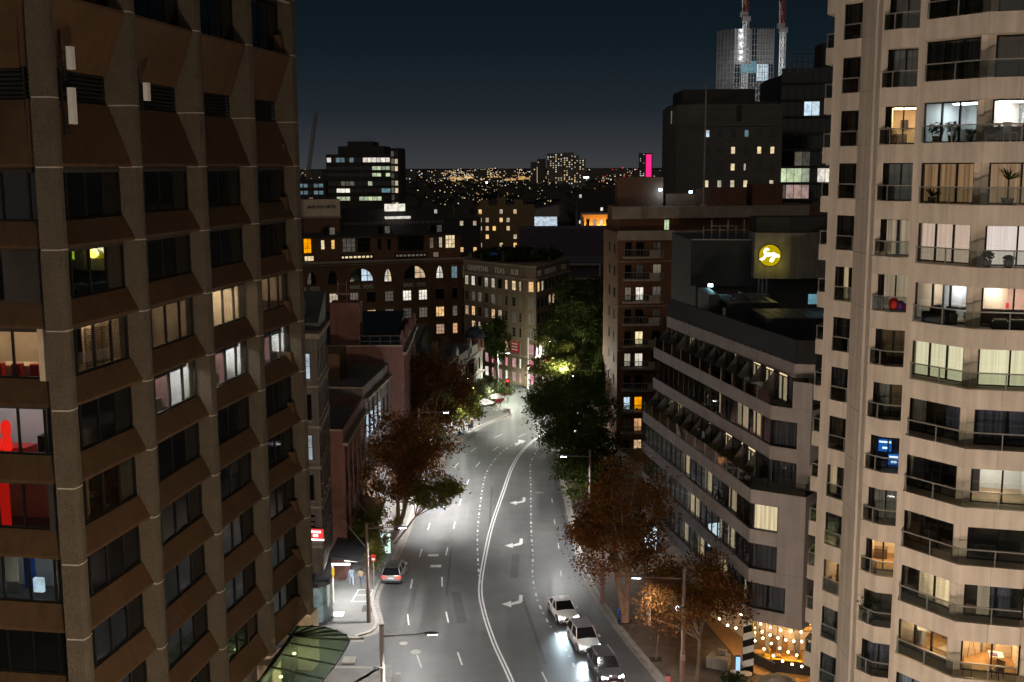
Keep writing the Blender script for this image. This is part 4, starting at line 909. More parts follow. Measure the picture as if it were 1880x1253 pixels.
# roof edge, deck and plant
mb = MB()
for P in (PL3,):
    for i in range(3):
        f = Fac(P[i], P[i + 1]); mb.prism([f.xy(0, -.1), f.xy(f.L, -.1), f.xy(f.L, -.3), f.xy(0, -.3)], zh(6) - .02, zh(6) + 1.7)
wpart('roof_parapet', mb, M['charcoal'], HT)
f = Fac(PL3[0], PL3[1])
mb = MB()
for q in range(24):
    f2 = f; mb.bar(f.pt(q * f.L / 24, zh(6), .06), f.pt(q * f.L / 24, zh(6) + .12, .06), .06)
wpart('roof_studs', mb, M['rail'], HT)
for nm, bx, mt in (('plant_room', (18.2, 22.6, 96, 102.5, 22.7, 25.4), 'charcoal'), ('plant_room', (19.6, 27, 87.5, 93.5, 22.7, 25.2), 'charcoal'), ('plant_wall', (17.0, 17.9, 98, 104, 22.7, 25.9), 'charcoal'), ('door', (18.0, 18.12, 96.2, 97.1, 22.7, 24.9), 'white')):
    mb = MB(); mb.box(*bx); wpart(nm, mb, M[mt], HT)
for q in range(7):
    mb = MB(); mb.box(18.3 + q * .6, 18.8 + q * .6, 96, 102.4, 25.41, 25.47); wpart('roof_sheet', mb, M['grey'], HT)
for q in range(9):
    mb = MB(); mb.box(19.7 + q * .8, 20.42 + q * .8, 87.6, 93.4, 25.21, 25.27); wpart('roof_sheet', mb, M['grey'], HT)
mb = MB()
for q in range(3): mb.tube((21.8 + q * .35, 100.5, 25.4), (21.8 + q * .35, 100.5, 27.0), .09)
mb.bar((19, 99, 25.7), (22.4, 99, 25.7), .2); mb.bar((19, 100, 25.7), (22.4, 100, 25.7), .15); mb.bar((20.4, 97, 25.6), (20.4, 102, 25.6), .25); wpart('pipework', mb, M['grey'], HT)
mb = MB(); mb.box(24, 26.5, 92, 92.05, 25.8, 26.6); wpart('lit_clerestory', mb, M['lteal'], HT)
mb = MB(); mb.box(17.9, 18.3, 103.7, 103.8, 26.0, 26.25); wpart('roof_lamp', mb, em('cool_lamp', (.5, .95, 1.), 14), HT)
light('roof_lamp_light', 'POINT', (18.2, 103.3, 26.1), 60, (.45, .9, 1.), .1, parent=HT)
# plants on the terrace
f = Fac(PL1[0], PL1[1])
for i, (a, lb) in enumerate(((17.2, 'leafy terrace plant right of two guests on the hotel balcony'), (18.6, 'largest of the leafy shrubs lit from behind on the hotel terrace'), (20.4, 'terrace plant beside the orange lit box on the hotel'), (22.2, 'brownish terrace plant nearest the hotel corner'))):
    potted('potted_plant', lb, f.pt(a, zh(3), -.6), .8, .6, 'lime' if i < 3 else 'autumn', 'bush', .3, seed=60 + i)
ol = thing('lantern_box', 'glowing orange lantern box on the hotel terrace', 'lantern', f.pt(19.6, zh(3), -.5), f.rz)
mb = MB(); mb.box(-.28, .28, -.25, .25, .05, .55); inst('shade', mb.mesh('shade', em('orange_lantern', (1., .32, .05), 1.1)), ol, f.pt(19.6, zh(3), -.5), f.rz)
mb = MB(); mb.box(-.3, .3, -.27, .27, 0, .05); mb.box(-.3, .3, -.27, .27, .55, .6); inst('frame', mb.mesh('frame', M['black']), ol, f.pt(19.6, zh(3), -.5), f.rz)
f = Fac(PL2[0], PL2[1])
def ptable(name, label, loc, rz, mt, r=.45):
    t = thing(name, label, 'table', loc, rz)
    mb = MB(); mb.lathe((0, 0, .70), [(r, 0), (r, .04)], 16); inst('table_top', mb.mesh('table_top', M[mt]), t, loc, rz)
    mb = MB(); mb.tube((0, 0, .03), (0, 0, .7), .05); mb.lathe((0, 0, 0), [(.28, 0), (.25, .04)], 12); inst('pedestal', mb.mesh('pedestal', M['black']), t, loc, rz)
ptable('terrace_table', 'white round table on the top hotel terrace beneath a bright window', f.pt(f.L * .82, zh(5), -.75), 0, 'white')
pchair('white chair left of the round table on the top hotel terrace', f.pt(f.L * .785, zh(5), -.7), .5, M['white']); pchair('white chair right of the round table on the top hotel terrace', f.pt(f.L * .855, zh(5), -.7), -.7, M['white'])
for i, (a, lb) in enumerate(((3.0, 'dark planter shrub at the far end of the lower hotel terrace'), (6.2, 'second dark shrub from the far end of the lower hotel terrace'), (9.4, 'third dark shrub along the lower hotel terrace'), (11.9, 'dark shrub just left of the two guests on the terrace'), (24.6, 'thin brown grass plant at the very corner of the hotel terrace'))):
    potted('potted_plant', lb, Fac(PL1[0], PL1[1]).pt(a, zh(3), -.6), .7, .5, 'green' if i < 4 else 'autumn', 'bush', .28, seed=160 + i)
# café at the foot of the hotel
CF = thing('cafe', 'warmly lit corner café under the hotel with striped column and ribbon ceiling', 'café', (19, 80, 0))
mb = MB(); mb.prism([(15.2, 92), (17.2, 79.4), (20.4, 77.5), (26, 79), (26, 92)], .10, .17); wpart('floor', mb, M['wood'], CF)
mb = MB(); mb.prism([(15.5, 92), (18.6, 84.2), (21, 83.0), (26, 83.4), (26, 83.7), (21, 83.3), (18.8, 84.5), (15.8, 92.1)], .17, 4.3); wpart('back_wall', mb, M['cream'], CF)
for q in range(26):
    a = .05 + q / 26 * .9; x0 = 17.4 + 8.4 * a; mb = MB()
    pr = None
    for s in range(9):
        t = s / 8; p = (x0 + 1.2 * math.sin(t * 2.4 + a * 3), 78.6 + 5 * t - (x0 - 17.4) * .1, 4.22 - .55 * math.sin(t * math.pi) * (.3 + .7 * abs(math.sin(a * 5))))
        if pr: mb.bar(pr, p, .05, .16)
        pr = p
    wpart('ceiling_ribbon', mb, M['cream'], CF)
col = thing('striped_column', 'square corner column with black and white zigzag bands', 'column', (17.15, 79.3, .1))
for q in range(8):
    z0 = .12 + q * .53
    mb = MB(); sgn = (.35, -.35)
    mb.prism([(16.72, 78.9), (17.5, 78.75), (17.65, 79.6), (16.85, 79.75)], lambda p: z0 + (.3 if p[0] > 17.2 and q > 0 else 0) * 1.0, lambda p: min(z0 + .52 + (.3 if p[0] > 17.2 else 0), 4.36)); wpart('band', mb, M['white' if q % 2 else 'black'], col)
for i, (x, y, w_) in enumerate(((19.2, 82.0, .35), (20.0, 81.6, .3), (21.2, 81.0, .35), (18.6, 82.6, .3))):
    mb = MB(); mb.box(x - w_ / 2, x + w_ / 2, y - .2, y + .2, .17, 4.2); wpart('column', mb, M['concrete'], CF)
mb = MB(); mb.prism([(18.4, 83.8), (20.9, 82.7), (20.9, 82.5), (18.4, 83.6)], .17, 1.25); wpart('bar_counter', mb, M['wood'], CF)
for q in range(6):
    mb = MB(); x = 18.6 + q * .4; mb.lathe((x, 83.55 - q * .17, 1.25), [(.05, 0), (.06, .15), (.02, .22), (.02, .3)], 8); wpart('bottle', mb, M['greenglass'], CF)
mb = MB()
for z in (1.7, 2.1, 2.5, 2.9): mb.bar((21.2, 83.1, z), (25, 83.2, z), .3, .05)
wpart('wall_shelf', mb, M['wood'], CF)
for q in range(14):
    mb = MB(); x = 21.4 + (q % 7) * .5; z = 1.75 + (q // 7) * .4; mb.box(x, x + .2, 82.95, 83.1, z, z + .22); wpart('jar', mb, M['yellow' if q % 3 else 'green'], CF)
mb = MB(); mb.prism([(19.0, 79.4), (21.6, 78.6), (21.65, 78.75), (19.05, 79.55)], .17, 1.1); wpart('planter_wall', mb, M['charcoal'], CF)
mb = MB(); mb.prism([(19.0, 79.38), (21.6, 78.58), (21.65, 78.78), (19.05, 79.58)], 1.1, 1.16); wpart('planter_cap', mb, M['yellow'], CF)
mb = MB(); mb.prism([(17.7, 81.2), (19.1, 79.0), (19.2, 79.06), (17.8, 81.3)], .17, .95); wpart('terrace_screen', mb, M['charcoal'], CF)
mb = MB(); mb.bar((17.55, 79.0, 3.0), (17.3, 78.6, 4.3), .12, .16); wpart('yellow_bracket', mb, M['yellow'], CF)
ci = 0
for x, y in ((18.4, 81.2), (19.6, 80.6), (20.6, 80.0), (21.8, 79.8), (22.6, 80.8)):
    lb = ['café table just behind the zigzag column', 'café table in the middle of the string lights', 'café table behind the yellow-capped planter', 'café table at the tower end of the planter', 'inner café table near the shelves'][ci]
    ptable('cafe_table', lb, (x, y, .17), 0, 'wood', .38)
    for s in (-1, 1):
        pchair(lb.replace('café table', ('left' if s < 0 else 'right') + ' orange chair at the café table'), (x + s * .65, y + .1, .17), -s * 1.5, M['yellow'])
    ci += 1
SL = thing('string_lights', 'strings of warm round bulbs hung across the café terrace', 'string lights', (19, 79.5, 3.2))
bulbm = sm(('bulb',), lambda m: m.ball((0, 0, 0), .085, 8, 5), M['bulb'])
k = 0
for (a, b, n) in (((17.3, 79.2, 3.9), (22.3, 78.4, 3.1), 9), ((17.3, 79.2, 3.6), (22.5, 77.6, 1.9), 9), ((16.9, 82.5, 3.6), (22.2, 79.4, 3.3), 8), ((17.4, 79.6, 2.9), (21.0, 77.4, 1.5), 6), ((15.3, 82.2, 3.5), (17.2, 79.4, 3.8), 4)):
    pr = None; mb = MB()
    for i in range(n * 2 + 1):
        t = i / (n * 2); p = Vector(a).lerp(Vector(b), t) - Vector((0, 0, .55 * math.sin(t * math.pi)))
        if pr: mb.bar(pr, p, .02)
        if i % 2: inst('bulb', bulbm, SL, p - Vector((0, 0, .1)))
        pr = p
    wpart('wire', mb, M['black'], SL)
for p, e in (((18.6, 81.0, 3.2), 240), ((20.6, 80.2, 3.3), 320), ((22.5, 81, 3.2), 240), ((16.6, 82.8, 3.2), 90)): light('festoon_light', 'POINT', p, e, (1., .62, .28), .35, parent=SL)

# ================================================================ dark building with the round sign
SB = thing('sign_building', 'dark windowless block with a large blank billboard beside a round lit sign', 'building', (25, 118, 0))
mb = MB(); mb.prism([(18.2, 112.6), (40, 110), (40, 128), (18.2, 130)], 0, 29.4); wpart('wall', mb, M['dark'], SB)
mb = MB(); mb.prism([(17.6, 112.3), (23.9, 111.4), (23.9, 111.7), (17.6, 112.6)], 25.2, 29.7); wpart('billboard', mb, M['charcoal'], SB)
mb = MB(); mb.bar((17.6, 112.25, 29.75), (23.9, 111.35, 29.75), .12); wpart('billboard_edge', mb, M['steel'], SB)
mb = MB(); mb.prism([(23.4, 110.2), (26.7, 109.6), (31, 110.4), (31, 114), (23.4, 114)], 26.1, 30.5); wpart('lift_tower', mb, M['concrete'], SB)
mb = MB(); mb.prism([(23.6, 110.6), (26.7, 110.0), (31, 110.9), (31, 113.6), (23.6, 113.6)], 30.5, 32.0); wpart('roof_screen', mb, M['dark'], SB)
for q in range(6):
    mb = MB(); mb.bar((19.0 + q * .8, 113.5, 29.4), (19.0 + q * .8, 113.5, 31 + .6 * (q % 2)), .08); wpart('roof_post', mb, M['steel'], SB)
mb = MB(); mb.bar((19.0, 113.5, 30.6), (23.2, 113.5, 30.6), .06); mb.bar((19.6, 113.5, 31.0), (22.0, 113.5, 31.0), .06); wpart('roof_rail', mb, M['steel'], SB)
mb = MB(); mb.tube((31, 108, 25.5), (32.2, 107, 23), .25); wpart('duct', mb, M['steel'], SB)
f = Fac((23.4, 110.2), (26.7, 109.6))
RS = thing('round_sign', 'round yellow illuminated sign with handwritten lettering on a grey block', 'sign', f.pt(1.45, 27.35, .05), f.rz)
def disc(f, a, z, r, b, d, n=36):
    mb = MB(); p = [f.pt(a + r * math.cos(2 * math.pi * i / n), z + r * math.sin(2 * math.pi * i / n), b) for i in range(n)]; q = [f.pt(a + r * math.cos(2 * math.pi * i / n), z + r * math.sin(2 * math.pi * i / n), b + d) for i in range(n)]
    mb.poly(q); mb.poly(p[::-1])
    for i in range(n): mb.poly([p[i], p[(i + 1) % n], q[(i + 1) % n], q[i]])
    return mb
wpart('sign_face', disc(f, 1.45, 28.35, 1.02, .04, .08), em('sign_yellow', (.62, .46, .004), .75), RS)
wpart('sign_rim', disc(f, 1.45, 28.35, 1.07, .01, .06), M['dark'], RS)
def script(sc):
    S = arc(.10, .30, .13, .15, 20, 180, 6) + [(-.02, .20), (.08, .08), (.08, -.1), (-.02, -.32), (-.16, -.36), (-.22, -.28)]
    o_ = arc(.26, .02, .07, .10, 90, 450, 8); n_ = [(.40, -.08), (.42, .10), (.42, -.02), (.50, .11), (.56, .06), (.55, -.08)]
    g_ = arc(.70, .02, .07, .10, 60, 420, 8) + [(.77, .14), (.76, -.1), (.70, -.42), (.60, -.50), (.56, -.42), (.72, -.2), (.9, -.05)]
    u_ = [(.86, -.02), (1.0, -.02), (1.06, -.08), (1.12, -.16)]
    return [[(x * sc, y * sc) for x, y in s] for s in (S, o_, n_, g_, u_)]
for nm, r, b, mt in (('halo_lettering', .115, .12, em('sign_white', (1., .95, .62), 4.5)), ('lettering', .028, .25, M['brown'])):
    mb = MB()
    for s in script(1.25):
        s2 = [(1.45 - .52 + x + .18 * y, 28.35 + y + .05) for x, y in s]; stroke(mb, f, s2, b, r)
    wpart(nm, mb, mt, RS)
light('sign_glow', 'POINT', f.pt(1.5, 28.0, 1.2), 60, (1., .85, .12), .5, parent=RS)

# ================================================================ brown brick apartment tower
BT = thing('brick_apartments', 'brown brick apartment tower with chamfered balconies behind the hotel', 'building', (22, 151, 0))
mb = MB(); mb.prism([(13.6, 146), (24.5, 147.2), (41, 150), (41, 165), (12.7, 158)], 0, 28.4); wpart('wall', mb, M['brick'], BT)
mb = MB(); mb.prism([(13.8, 148.5), (41, 152), (41, 165), (13.2, 158)], 28.4, 31.6); wpart('penthouse', mb, M['brick'], BT)
mb = MB(); mb.prism([(12.9, 146.6), (16.5, 146.3), (17.5, 147.2), (24, 148.2), (39, 150.6), (39, 151.4), (24, 149.1), (12.9, 147.6)], 30.2, 31.7); wpart('roof_parapet', mb, M['stone'], BT)
mb = MB(); mb.prism([(13.5, 145.7), (19.6, 146.2), (20.6, 145.4), (24.5, 146.9), (24.5, 147.3), (13.5, 146.2)], 27.5, 28.7); wpart('parapet', mb, M['stone'], BT)
for bx, mt in (((14, 20, 152, 156, 31.6, 35.4), 'brick'), ((20.5, 26, 153, 158, 31.6, 33.2), 'brick'), ((24.5, 31, 152.5, 157, 31.6, 33.8), 'brick'), ((32, 36, 153, 157, 31.6, 34.4), 'brick')):
    mb = MB(); mb.box(*bx); wpart('plant_room', mb, M[mt], BT)
fb = Fac((13.6, 146), (24.5, 147.2)); fbs = Fac((12.7, 158), (13.6, 146))
def swin(f, par, a, z, w, h, mt, lint=None, mull=1, name='window', b=.03, sill=None, frame='wframe', bars=0):
    """a window proud of a solid wall: frame ring with the glazing set back inside it"""
    key = ('swin', round(w, 2), round(h, 2), mull, frame, bars)
    def fr(m):
        t = max(.05, w * .05); m.box(0, w, -b, .02, 0, t); m.box(0, w, -b, .02, h - t, h); m.box(0, t, -b, .02, t, h - t); m.box(w - t, w, -b, .02, t, h - t)
        for q in range(1, mull + 1): m.box(w * q / (mull + 1) - t * .4, w * q / (mull + 1) + t * .4, -b, .02, t, h - t)
        for q in range(1, bars + 1): m.box(t, w - t, -b * .9, .02, h * q / (bars + 1) - t * .3, h * q / (bars + 1) + t * .3)
    wn = f.ins(name, sm(key, fr, M[frame]), par, a, z, .012)
    f.ins('pane', sm(('spane', round(w, 2), round(h, 2), mt), lambda m: m.box(.04, w - .04, 0, .02, .04, h - .04), M[mt]), wn, a, z, .022)
    if lint: f.ins('lintel', sm(('lintel', round(w, 2), lint), lambda m: m.box(-.08, w + .08, -.06, .02, 0, .3), M[lint]), par, a, z + h + .02, 0)
    if sill: f.ins('sill', sm(('sill', round(w, 2), sill), lambda m: m.box(-.06, w + .06, -.09, .02, -.12, -.02), M[sill]), par, a, z, 0)
zb = lambda k: 28.6 - 2.87 * k
litB = {(3, 1): 'lwhite', (3, 2): 'ldim', (5, 1): 'lyell', (6, 0): 'lyell', (6, 1): 'lwhite', (8, 0): 'lcool', (8, 1): 'lorange', (9, 1): 'lorange', (2, 2): 'ldim', (1, 3): 'ldim', (10, 1): 'lwarm', (3, 0): 'ldim'}
for k in range(1, 11):
    z0 = zb(k)
    mb = MB(); mb.prism([(14.2, 145.0), (17.6, 145.1), (19.2, 145.6), (19.6, 146.7), (14.2, 146.2)], z0 - .5, z0 - .25); wpart('balcony_slab', mb, M['stone'], BT)
    mb = MB(); mb.prism([(17.5, 145.0), (18.9, 145.3), (19.6, 146.6), (19.45, 146.65), (18.8, 145.42), (17.5, 145.12)], z0 - .5, z0 + .55); wpart('balcony_front', mb, M['stone'], BT)
    mb = MB(); mb.box(14.25, 17.5, 145.03, 145.06, z0 - .25, z0 + .6); wpart('balustrade_glass', mb, M['balglass'], BT)
    mb = MB(); mb.box(14.2, 17.5, 145.0, 145.08, z0 + .6, z0 + .66)
    for q in range(9): mb.bar((14.3 + q * .4, 145.02, z0 - .25), (14.3 + q * .4, 145.02, z0 + .6), .03)
    wpart('railing', mb, M['steel'], BT)
    for j, (a, w, h) in enumerate(((.9, .85, 1.7), (2.3, 1.05, 1.7), (4.5, 1.15, 1.75), (6.95, 1.15, 1.5))):
        lit = litB.get((k, j), 'darkglass' if (k + j) % 3 else 'c_dark'); swin(fb, BT, a, z0 - .2, w, h, lit)
    swin(fbs, BT, fbs.L - 3.0, z0 - .1, .6, 1.3, 'darkglass'); swin(fbs, BT, fbs.L - 7, z0 - .1, .6, 1.3, 'darkglass')
    if k % 2 == 0:
        mb = MB(); mb.box(-.02, fb.L, -.05, .02, 0, .12); fb.put('string_course', mb, M['stone'], BT, 0, z0 + 1.85, 0)
swin(fb, BT, 5.9, 28.75, .7, 1.35, 'lgreen')
for x, z in ((19.6, 33.6), (23.6, 33.3)):
    mb = MB(); mb.box(x - .2, x + .2, 151.7, 151.85, z, z + .3); wpart('roof_lamp', mb, em('blue_lamp', (.5, .8, 1.), 12), BT)
light('roof_lamp_light', 'POINT', (19.8, 151.0, 33.3), 130, (.35, .65, 1.), .1, parent=BT)
FP = thing('roof_mast', 'thin pale mast standing on the brick apartment roof', 'mast', (25.3, 151.5, 31.6))
mb = MB(); mb.tube((25.3, 151.5, 31.6), (25.3, 151.5, 47.2), .14, .10, 8); wpart('pole', mb, M['steel'], FP)
mb = MB(); mb.lathe((25.3, 151.5, 31.6), [(.4, 0), (.4, .12), (.2, .3)], 10); wpart('base', mb, M['steel'], FP)

# ================================================================ grey corner building and low shops along the left footpath
def text(name, s, f, a, z, b, size, mt, par, ext=.03, align='CENTER', sx=1.):
    c = bpy.data.curves.new(name, 'FONT'); c.body = s; c.size = size; c.extrude = ext; c.align_x = align; c.offset = .018; c.space_character = 1.08
    tmp = bpy.data.objects.new('tmp', c); COL.objects.link(tmp); me = bpy.data.meshes.new_from_object(tmp.evaluated_get(bpy.context.evaluated_depsgraph_get()))
    bpy.data.objects.remove(tmp); me.transform(Matrix.Diagonal((sx, 1, 1, 1))); me.transform(Matrix.Rotation(rad(90), 4, 'X')); me.materials.clear(); me.materials.append(mt)
    return inst(name, me, par, f.pt(a, z, b), f.rz)
GB = thing('corner_building', 'narrow grey rendered corner building with tall sash windows and moulded bands', 'building', (-20, 93, 0))
mb = MB(); mb.prism([(-15.4, 89), (-15.9, 97.2), (-30, 98), (-30, 91.5)], 4.2, 23.6); wpart('wall', mb, M['greyrender'], GB)
mb = MB(); mb.prism([(-15.1, 88.7), (-15.6, 97.2), (-30, 98), (-30, 91.2)], 23.6, 24.0); wpart('cornice', mb, M['stone'], GB)
mb = MB(); mb.prism([(-15.5, 90.5), (-15.9, 97), (-22, 97), (-22, 92)], 24.0, lambda p: 26.5 if p[1] > 94 else 24.6); wpart('roof', mb, M['roofgrey'], GB)
mb = MB(); mb.box(-18.5, -16.8, 90.6, 92.5, 24, 26.4); wpart('stair_head', mb, M['greyrender'], GB)
fg = Fac((-30, 91.5), (-15.4, 89)); fgs = Fac((-15.4, 89), (-15.9, 97.2))
for i, z in enumerate((20.3, 17.0, 13.7, 10.4, 7.1)):
    for a in (1.1, 2.9, 4.7):
        swin(fg, GB, fg.L - a - .3, z, .85, 2.1, ('lcool' if (i in (0, 2) and a == 1.1) else 'darkglass'), mull=0, bars=1, sill='stone')
    for a in (1.0, 2.9, 4.9, 6.8): swin(fgs, GB, a - .4, z, .9, 2.1, 'darkglass', mull=0, bars=1, sill='stone')
    for fq in (fg, fgs):
        mb = MB(); mb.box(-.03 if fq is fg else 0, fq.L + .03, -.1, .02, 0, .18); fq.put('string_course', mb, M['stone'], GB, 0, z - .65, 0)
for q in range(12):
    for fq in (fg, fgs):
        mb = MB(); mb.box(0 if fq is fgs else fq.L - 5, fq.L, -.04, .02, 0, .3); fq.put('rusticated_course', mb, M['greyrender'], GB, 0, 4.6 + q * .42 + (.0 if q < 6 else .3), 0)
    if q > 8: break
# curved glass shop at its foot
mb = MB(); arcp = [(-15.3 + 1.4 * math.cos(t) - .9, 89.0 + 1.6 * math.sin(t) + .6) for t in [math.pi * (-.75 + .9 * i / 10) for i in range(11)]]
mb.prism([(-22, 90.5)] + arcp + [(-16, 97), (-22, 97)], 3.4, 3.75); wpart('curved_canopy', mb, M['charcoal'], GB)
for i in range(10):
    mb = MB(); p, q = Vector(arcp[i]), Vector(arcp[i + 1]); c = Vector((-17, 92)); mb.prism([tuple(p), tuple(q), tuple(q + (c - q).normalized() * .06), tuple(p + (c - p).normalized() * .06)], .13, 3.4); wpart('curved_shopfront', mb, M['glass'], GB)
mb = MB(); mb.prism([(-22, 91)] + [tuple(Vector(p) + (Vector((-17, 92)) - Vector(p)).normalized() * .7) for p in arcp] + [(-16.6, 97), (-22, 97)], .13, 3.4); wpart('shop_interior', mb, litroom('lit_shop_pale', (.72, .95, .92), .55), GB)
SG = thing('red_sign', 'small red sign with white lettering mounted high on the grey corner building', 'sign', fg.pt(fg.L + .1, 7.2, 0), fg.rz)
f2 = Fac(fg.pt(fg.L - .9, 0, .35)[:2], fg.pt(fg.L + .25, 0, .35)[:2])
def redsign(t, f, z, w, h):
    mb = MB(); mb.box(0, w, 0, .14, 0, h); f.put('sign_box', mb, M['steel'], t, 0, z, 0)
    mb = MB(); mb.box(.02, w - .02, -.02, 0, .02, h - .02); f.put('sign_face', mb, em('red_sign_face', (1., .06, .05), 1.0), t, 0, z, 0)
    mb = MB(); mb.box(w * .1, w * .8, -.04, -.02, h * .58, h * .82); f.put('lettering', mb, em('white_lettering', (1., .9, .88), 1.6), t, 0, z, 0)
    mb = MB(); mb.box(w * .22, w * .6, -.04, -.02, h * .22, h * .46); f.put('lettering', mb, em('white_lettering', (1., .9, .88), 1.6), t, 0, z, 0)
    mb = MB(); mb.box(.02, w - .02, -.02, .14, -.12, 0); f.put('light_strip', mb, em('white_strip', (1., .95, .95), 3.0), t, 0, z, 0)
redsign(SG, f2, 7.3, 1.15, .85)
fs2 = Fac((-14.75, 95.9), (-13.5, 95.6)); SG2 = thing('red_sign', 'lower red sign with white lettering at the awning edge near the shrub', 'sign', (-14.1, 95.7, 2.9), fs2.rz); redsign(SG2, fs2, 3.0, 1.25, .62)
# shops
SH = []
def shop(nm, label, P, z, wallm, roofm, rows, ncol, colour='darkglass', par=1.0, litp=()):
    t = thing('shop_building', label, 'building', ((P[0][0] + P[2][0]) / 2, (P[0][1] + P[2][1]) / 2, 0), 0, 'low shop buildings in the left row')
    mb = MB(); mb.prism(P, 0, z - par); wpart('wall', mb, M[wallm], t)
    mb = MB(); mb.prism(inset(P, .45), z - par + .004, z - par + .12); wpart('roof', mb, M[roofm], t)
    for i in range(len(P)):
        f = Fac(P[i], P[(i + 1) % len(P)]); mb = MB(); mb.box(.0, f.L - .01, .01, .3, z - par, z); f.put('roof_parapet', mb, M[wallm], t)
    f = Fac(P[0], P[1])
    mb = MB(); mb.box(-.05, f.L, -.45, .0, z - par - .5, z - par - .2); f.put('cornice', mb, M['stone'], t)
    for r, (zz, h) in enumerate(rows):
        for c in range(ncol): swin(f, t, .5 + (f.L - 1) * (c + .2) / ncol, zz, (f.L - 1) / ncol * .55, h, 'lcool' if (r, c) in litp else colour, mull=1, bars=1)
    for c in range(ncol + 1): f.ins('pilaster', sm(('pilaster', round(z, 1)), lambda m: m.box(-.14, .14, -.12, .02, 3.8, z - par - .5), M[wallm]), t, .15 + (f.L - .3) * c / ncol, 0, 0)
    fm_ = Fac(P[-1], P[0]); mb = MB(); mb.box(0, fm_.L, -.12, .0, z - .15, z + .02); fm_.put('coping', mb, M['stone'], t)
    return t
shop('a', 'low pink rendered shop with curved parapet end beside the grey corner building', [(-15.0, 98.7), (-15.0, 113), (-30, 114), (-30, 100)], 14.0, 'pink', 'roofgrey', ((4.6, 2.0), (7.8, 2.2)), 5)
t = shop('b', 'shop with a wide flat grey roof and lit blue upper windows', [(-15.0, 113.1), (-13.9, 127), (-32, 128), (-32, 114)], 15.0, 'greyrender', 'roofgrey', ((5, 2.2), (9.5, 2.4)), 6, litp=((1, 0), (1, 1), (1, 2), (1, 3)))
mb = MB(); mb.box(-23, -18.6, 121.5, 126.5, 14.1, 17.0); wpart('stair_head', mb, M['brick2'], t)
t = shop('c', 'pink walled building with roof railings and a plant box, farthest of the low shops', [(-12.4, 128.1), (-12.9, 150), (-32, 150), (-32, 128.3)], 16.9, 'pink', 'roofblue', ((5, 2.4), (9, 2.4), (12.6, 2.0)), 8, par=.6)
mb = MB(); mb.box(-21, -17.6, 131, 134, 16.3, 21.4); wpart('plant_box', mb, M['pink'], t)
mb = MB()
for q in range(6): mb.box(-21.04, -17.56, 130.96, 131, 17.0 + q * .6, 17.4 + q * .6)
wpart('plant_louvre', mb, M['pink'], t)
mb = MB()
for x0, x1 in ((-26.5, -21.5), (-17.3, -12.7)):
    for z in (17.3, 17.9): mb.bar((x0, 128.6, z), (x1, 128.6, z), .05)
    for q in range(5): mb.bar((x0 + (x1 - x0) * q / 4, 128.6, 16.8), (x0 + (x1 - x0) * q / 4, 128.6, 17.95), .05)
wpart('roof_railing', mb, M['steel'], t)
mb = MB()
for dx in (-.5, .5):
    mb.bar((-19.6 + dx, 131.6, 21.4), (-19.6 + dx, 131.6, 24), .1)
mb.bar((-20.3, 131.6, 22.4), (-18.9, 131.6, 22.4), .3); mb.bar((-20.1, 131.6, 23.5), (-19.1, 131.6, 23.5), .08); wpart('roof_ladder', mb, M['pink'], t)
mb = MB(); mb.prism([(-28, 139), (-14, 139), (-14, 149), (-28, 149)], 16.4, lambda p: 18.2 if p[1] > 144 else 16.9); wpart('hipped_roof', mb, M['roofblue'], t)
for q in range(4):
    mb = MB(); y = 129 + q * 5.2; mb.lathe((-12.5, y, 16.9), [(.3, 0), (.22, .5), (.35, .8), (.1, 1.6)], 8); wpart('finial', mb, M['pink'], t)
AW = thing('awning', 'dark street awning over the shop footpath with a white lit edge', 'awning', (-14, 102, 3.4))
for i in range(6):
    mb = MB(); y = 93.6 + i * 3.1; mb.prism([(-15.7, y), (-12.9 + .02 * i, y), (-12.9 + .02 * i, y + 3.05), (-15.7, y + 3.05)], lambda p: 3.55 if p[0] > -14 else 3.95, lambda p: 3.7 if p[0] > -14 else 4.1); wpart('awning_panel', mb, M['charcoal'], AW)
mb = MB(); mb.box(-15.6, -13.9, 93.50, 93.58, 3.35, 3.5); wpart('light_strip', mb, em('white_strip2', (.95, .97, 1.), 9), AW)
mb = MB()
for y in (97, 104, 111): mb.bar((-13.0, y, 3.8), (-15.0, y + .3, 6.2), .06)
wpart('tie_rod', mb, M['steel'], AW)
light('awning_light', 'AREA', (-14.4, 94.2, 3.3), 420, (.92, .96, 1.), 2.0, aim=(-13.6, 93.0, 0), parent=AW)
light('awning_light', 'AREA', (-14.2, 99.5, 3.3), 260, (.92, .96, 1.), 2.0, aim=(-13.8, 99.6, 0), parent=AW)
SF = thing('shopfront', 'bright white and yellow shop entrance under the awning', 'shop', (-15.5, 93, 0))
mb = MB(); mb.box(-15.75, -15.6, 91.6, 93.2, .13, 3.2); wpart('lit_door', mb, em('shop_white', (1., .93, .75), 2.2), SF)
mb = MB(); mb.box(-15.5, -15.3, 93.2, 93.4, .13, 3.3); wpart('post', mb, M['white'], SF)
mb = MB(); mb.box(-15.55, -15.2, 91.4, 93.3, 2.6, 3.2); wpart('yellow_fascia', mb, em('yellow_fascia', (1., .6, .06), .9), SF)

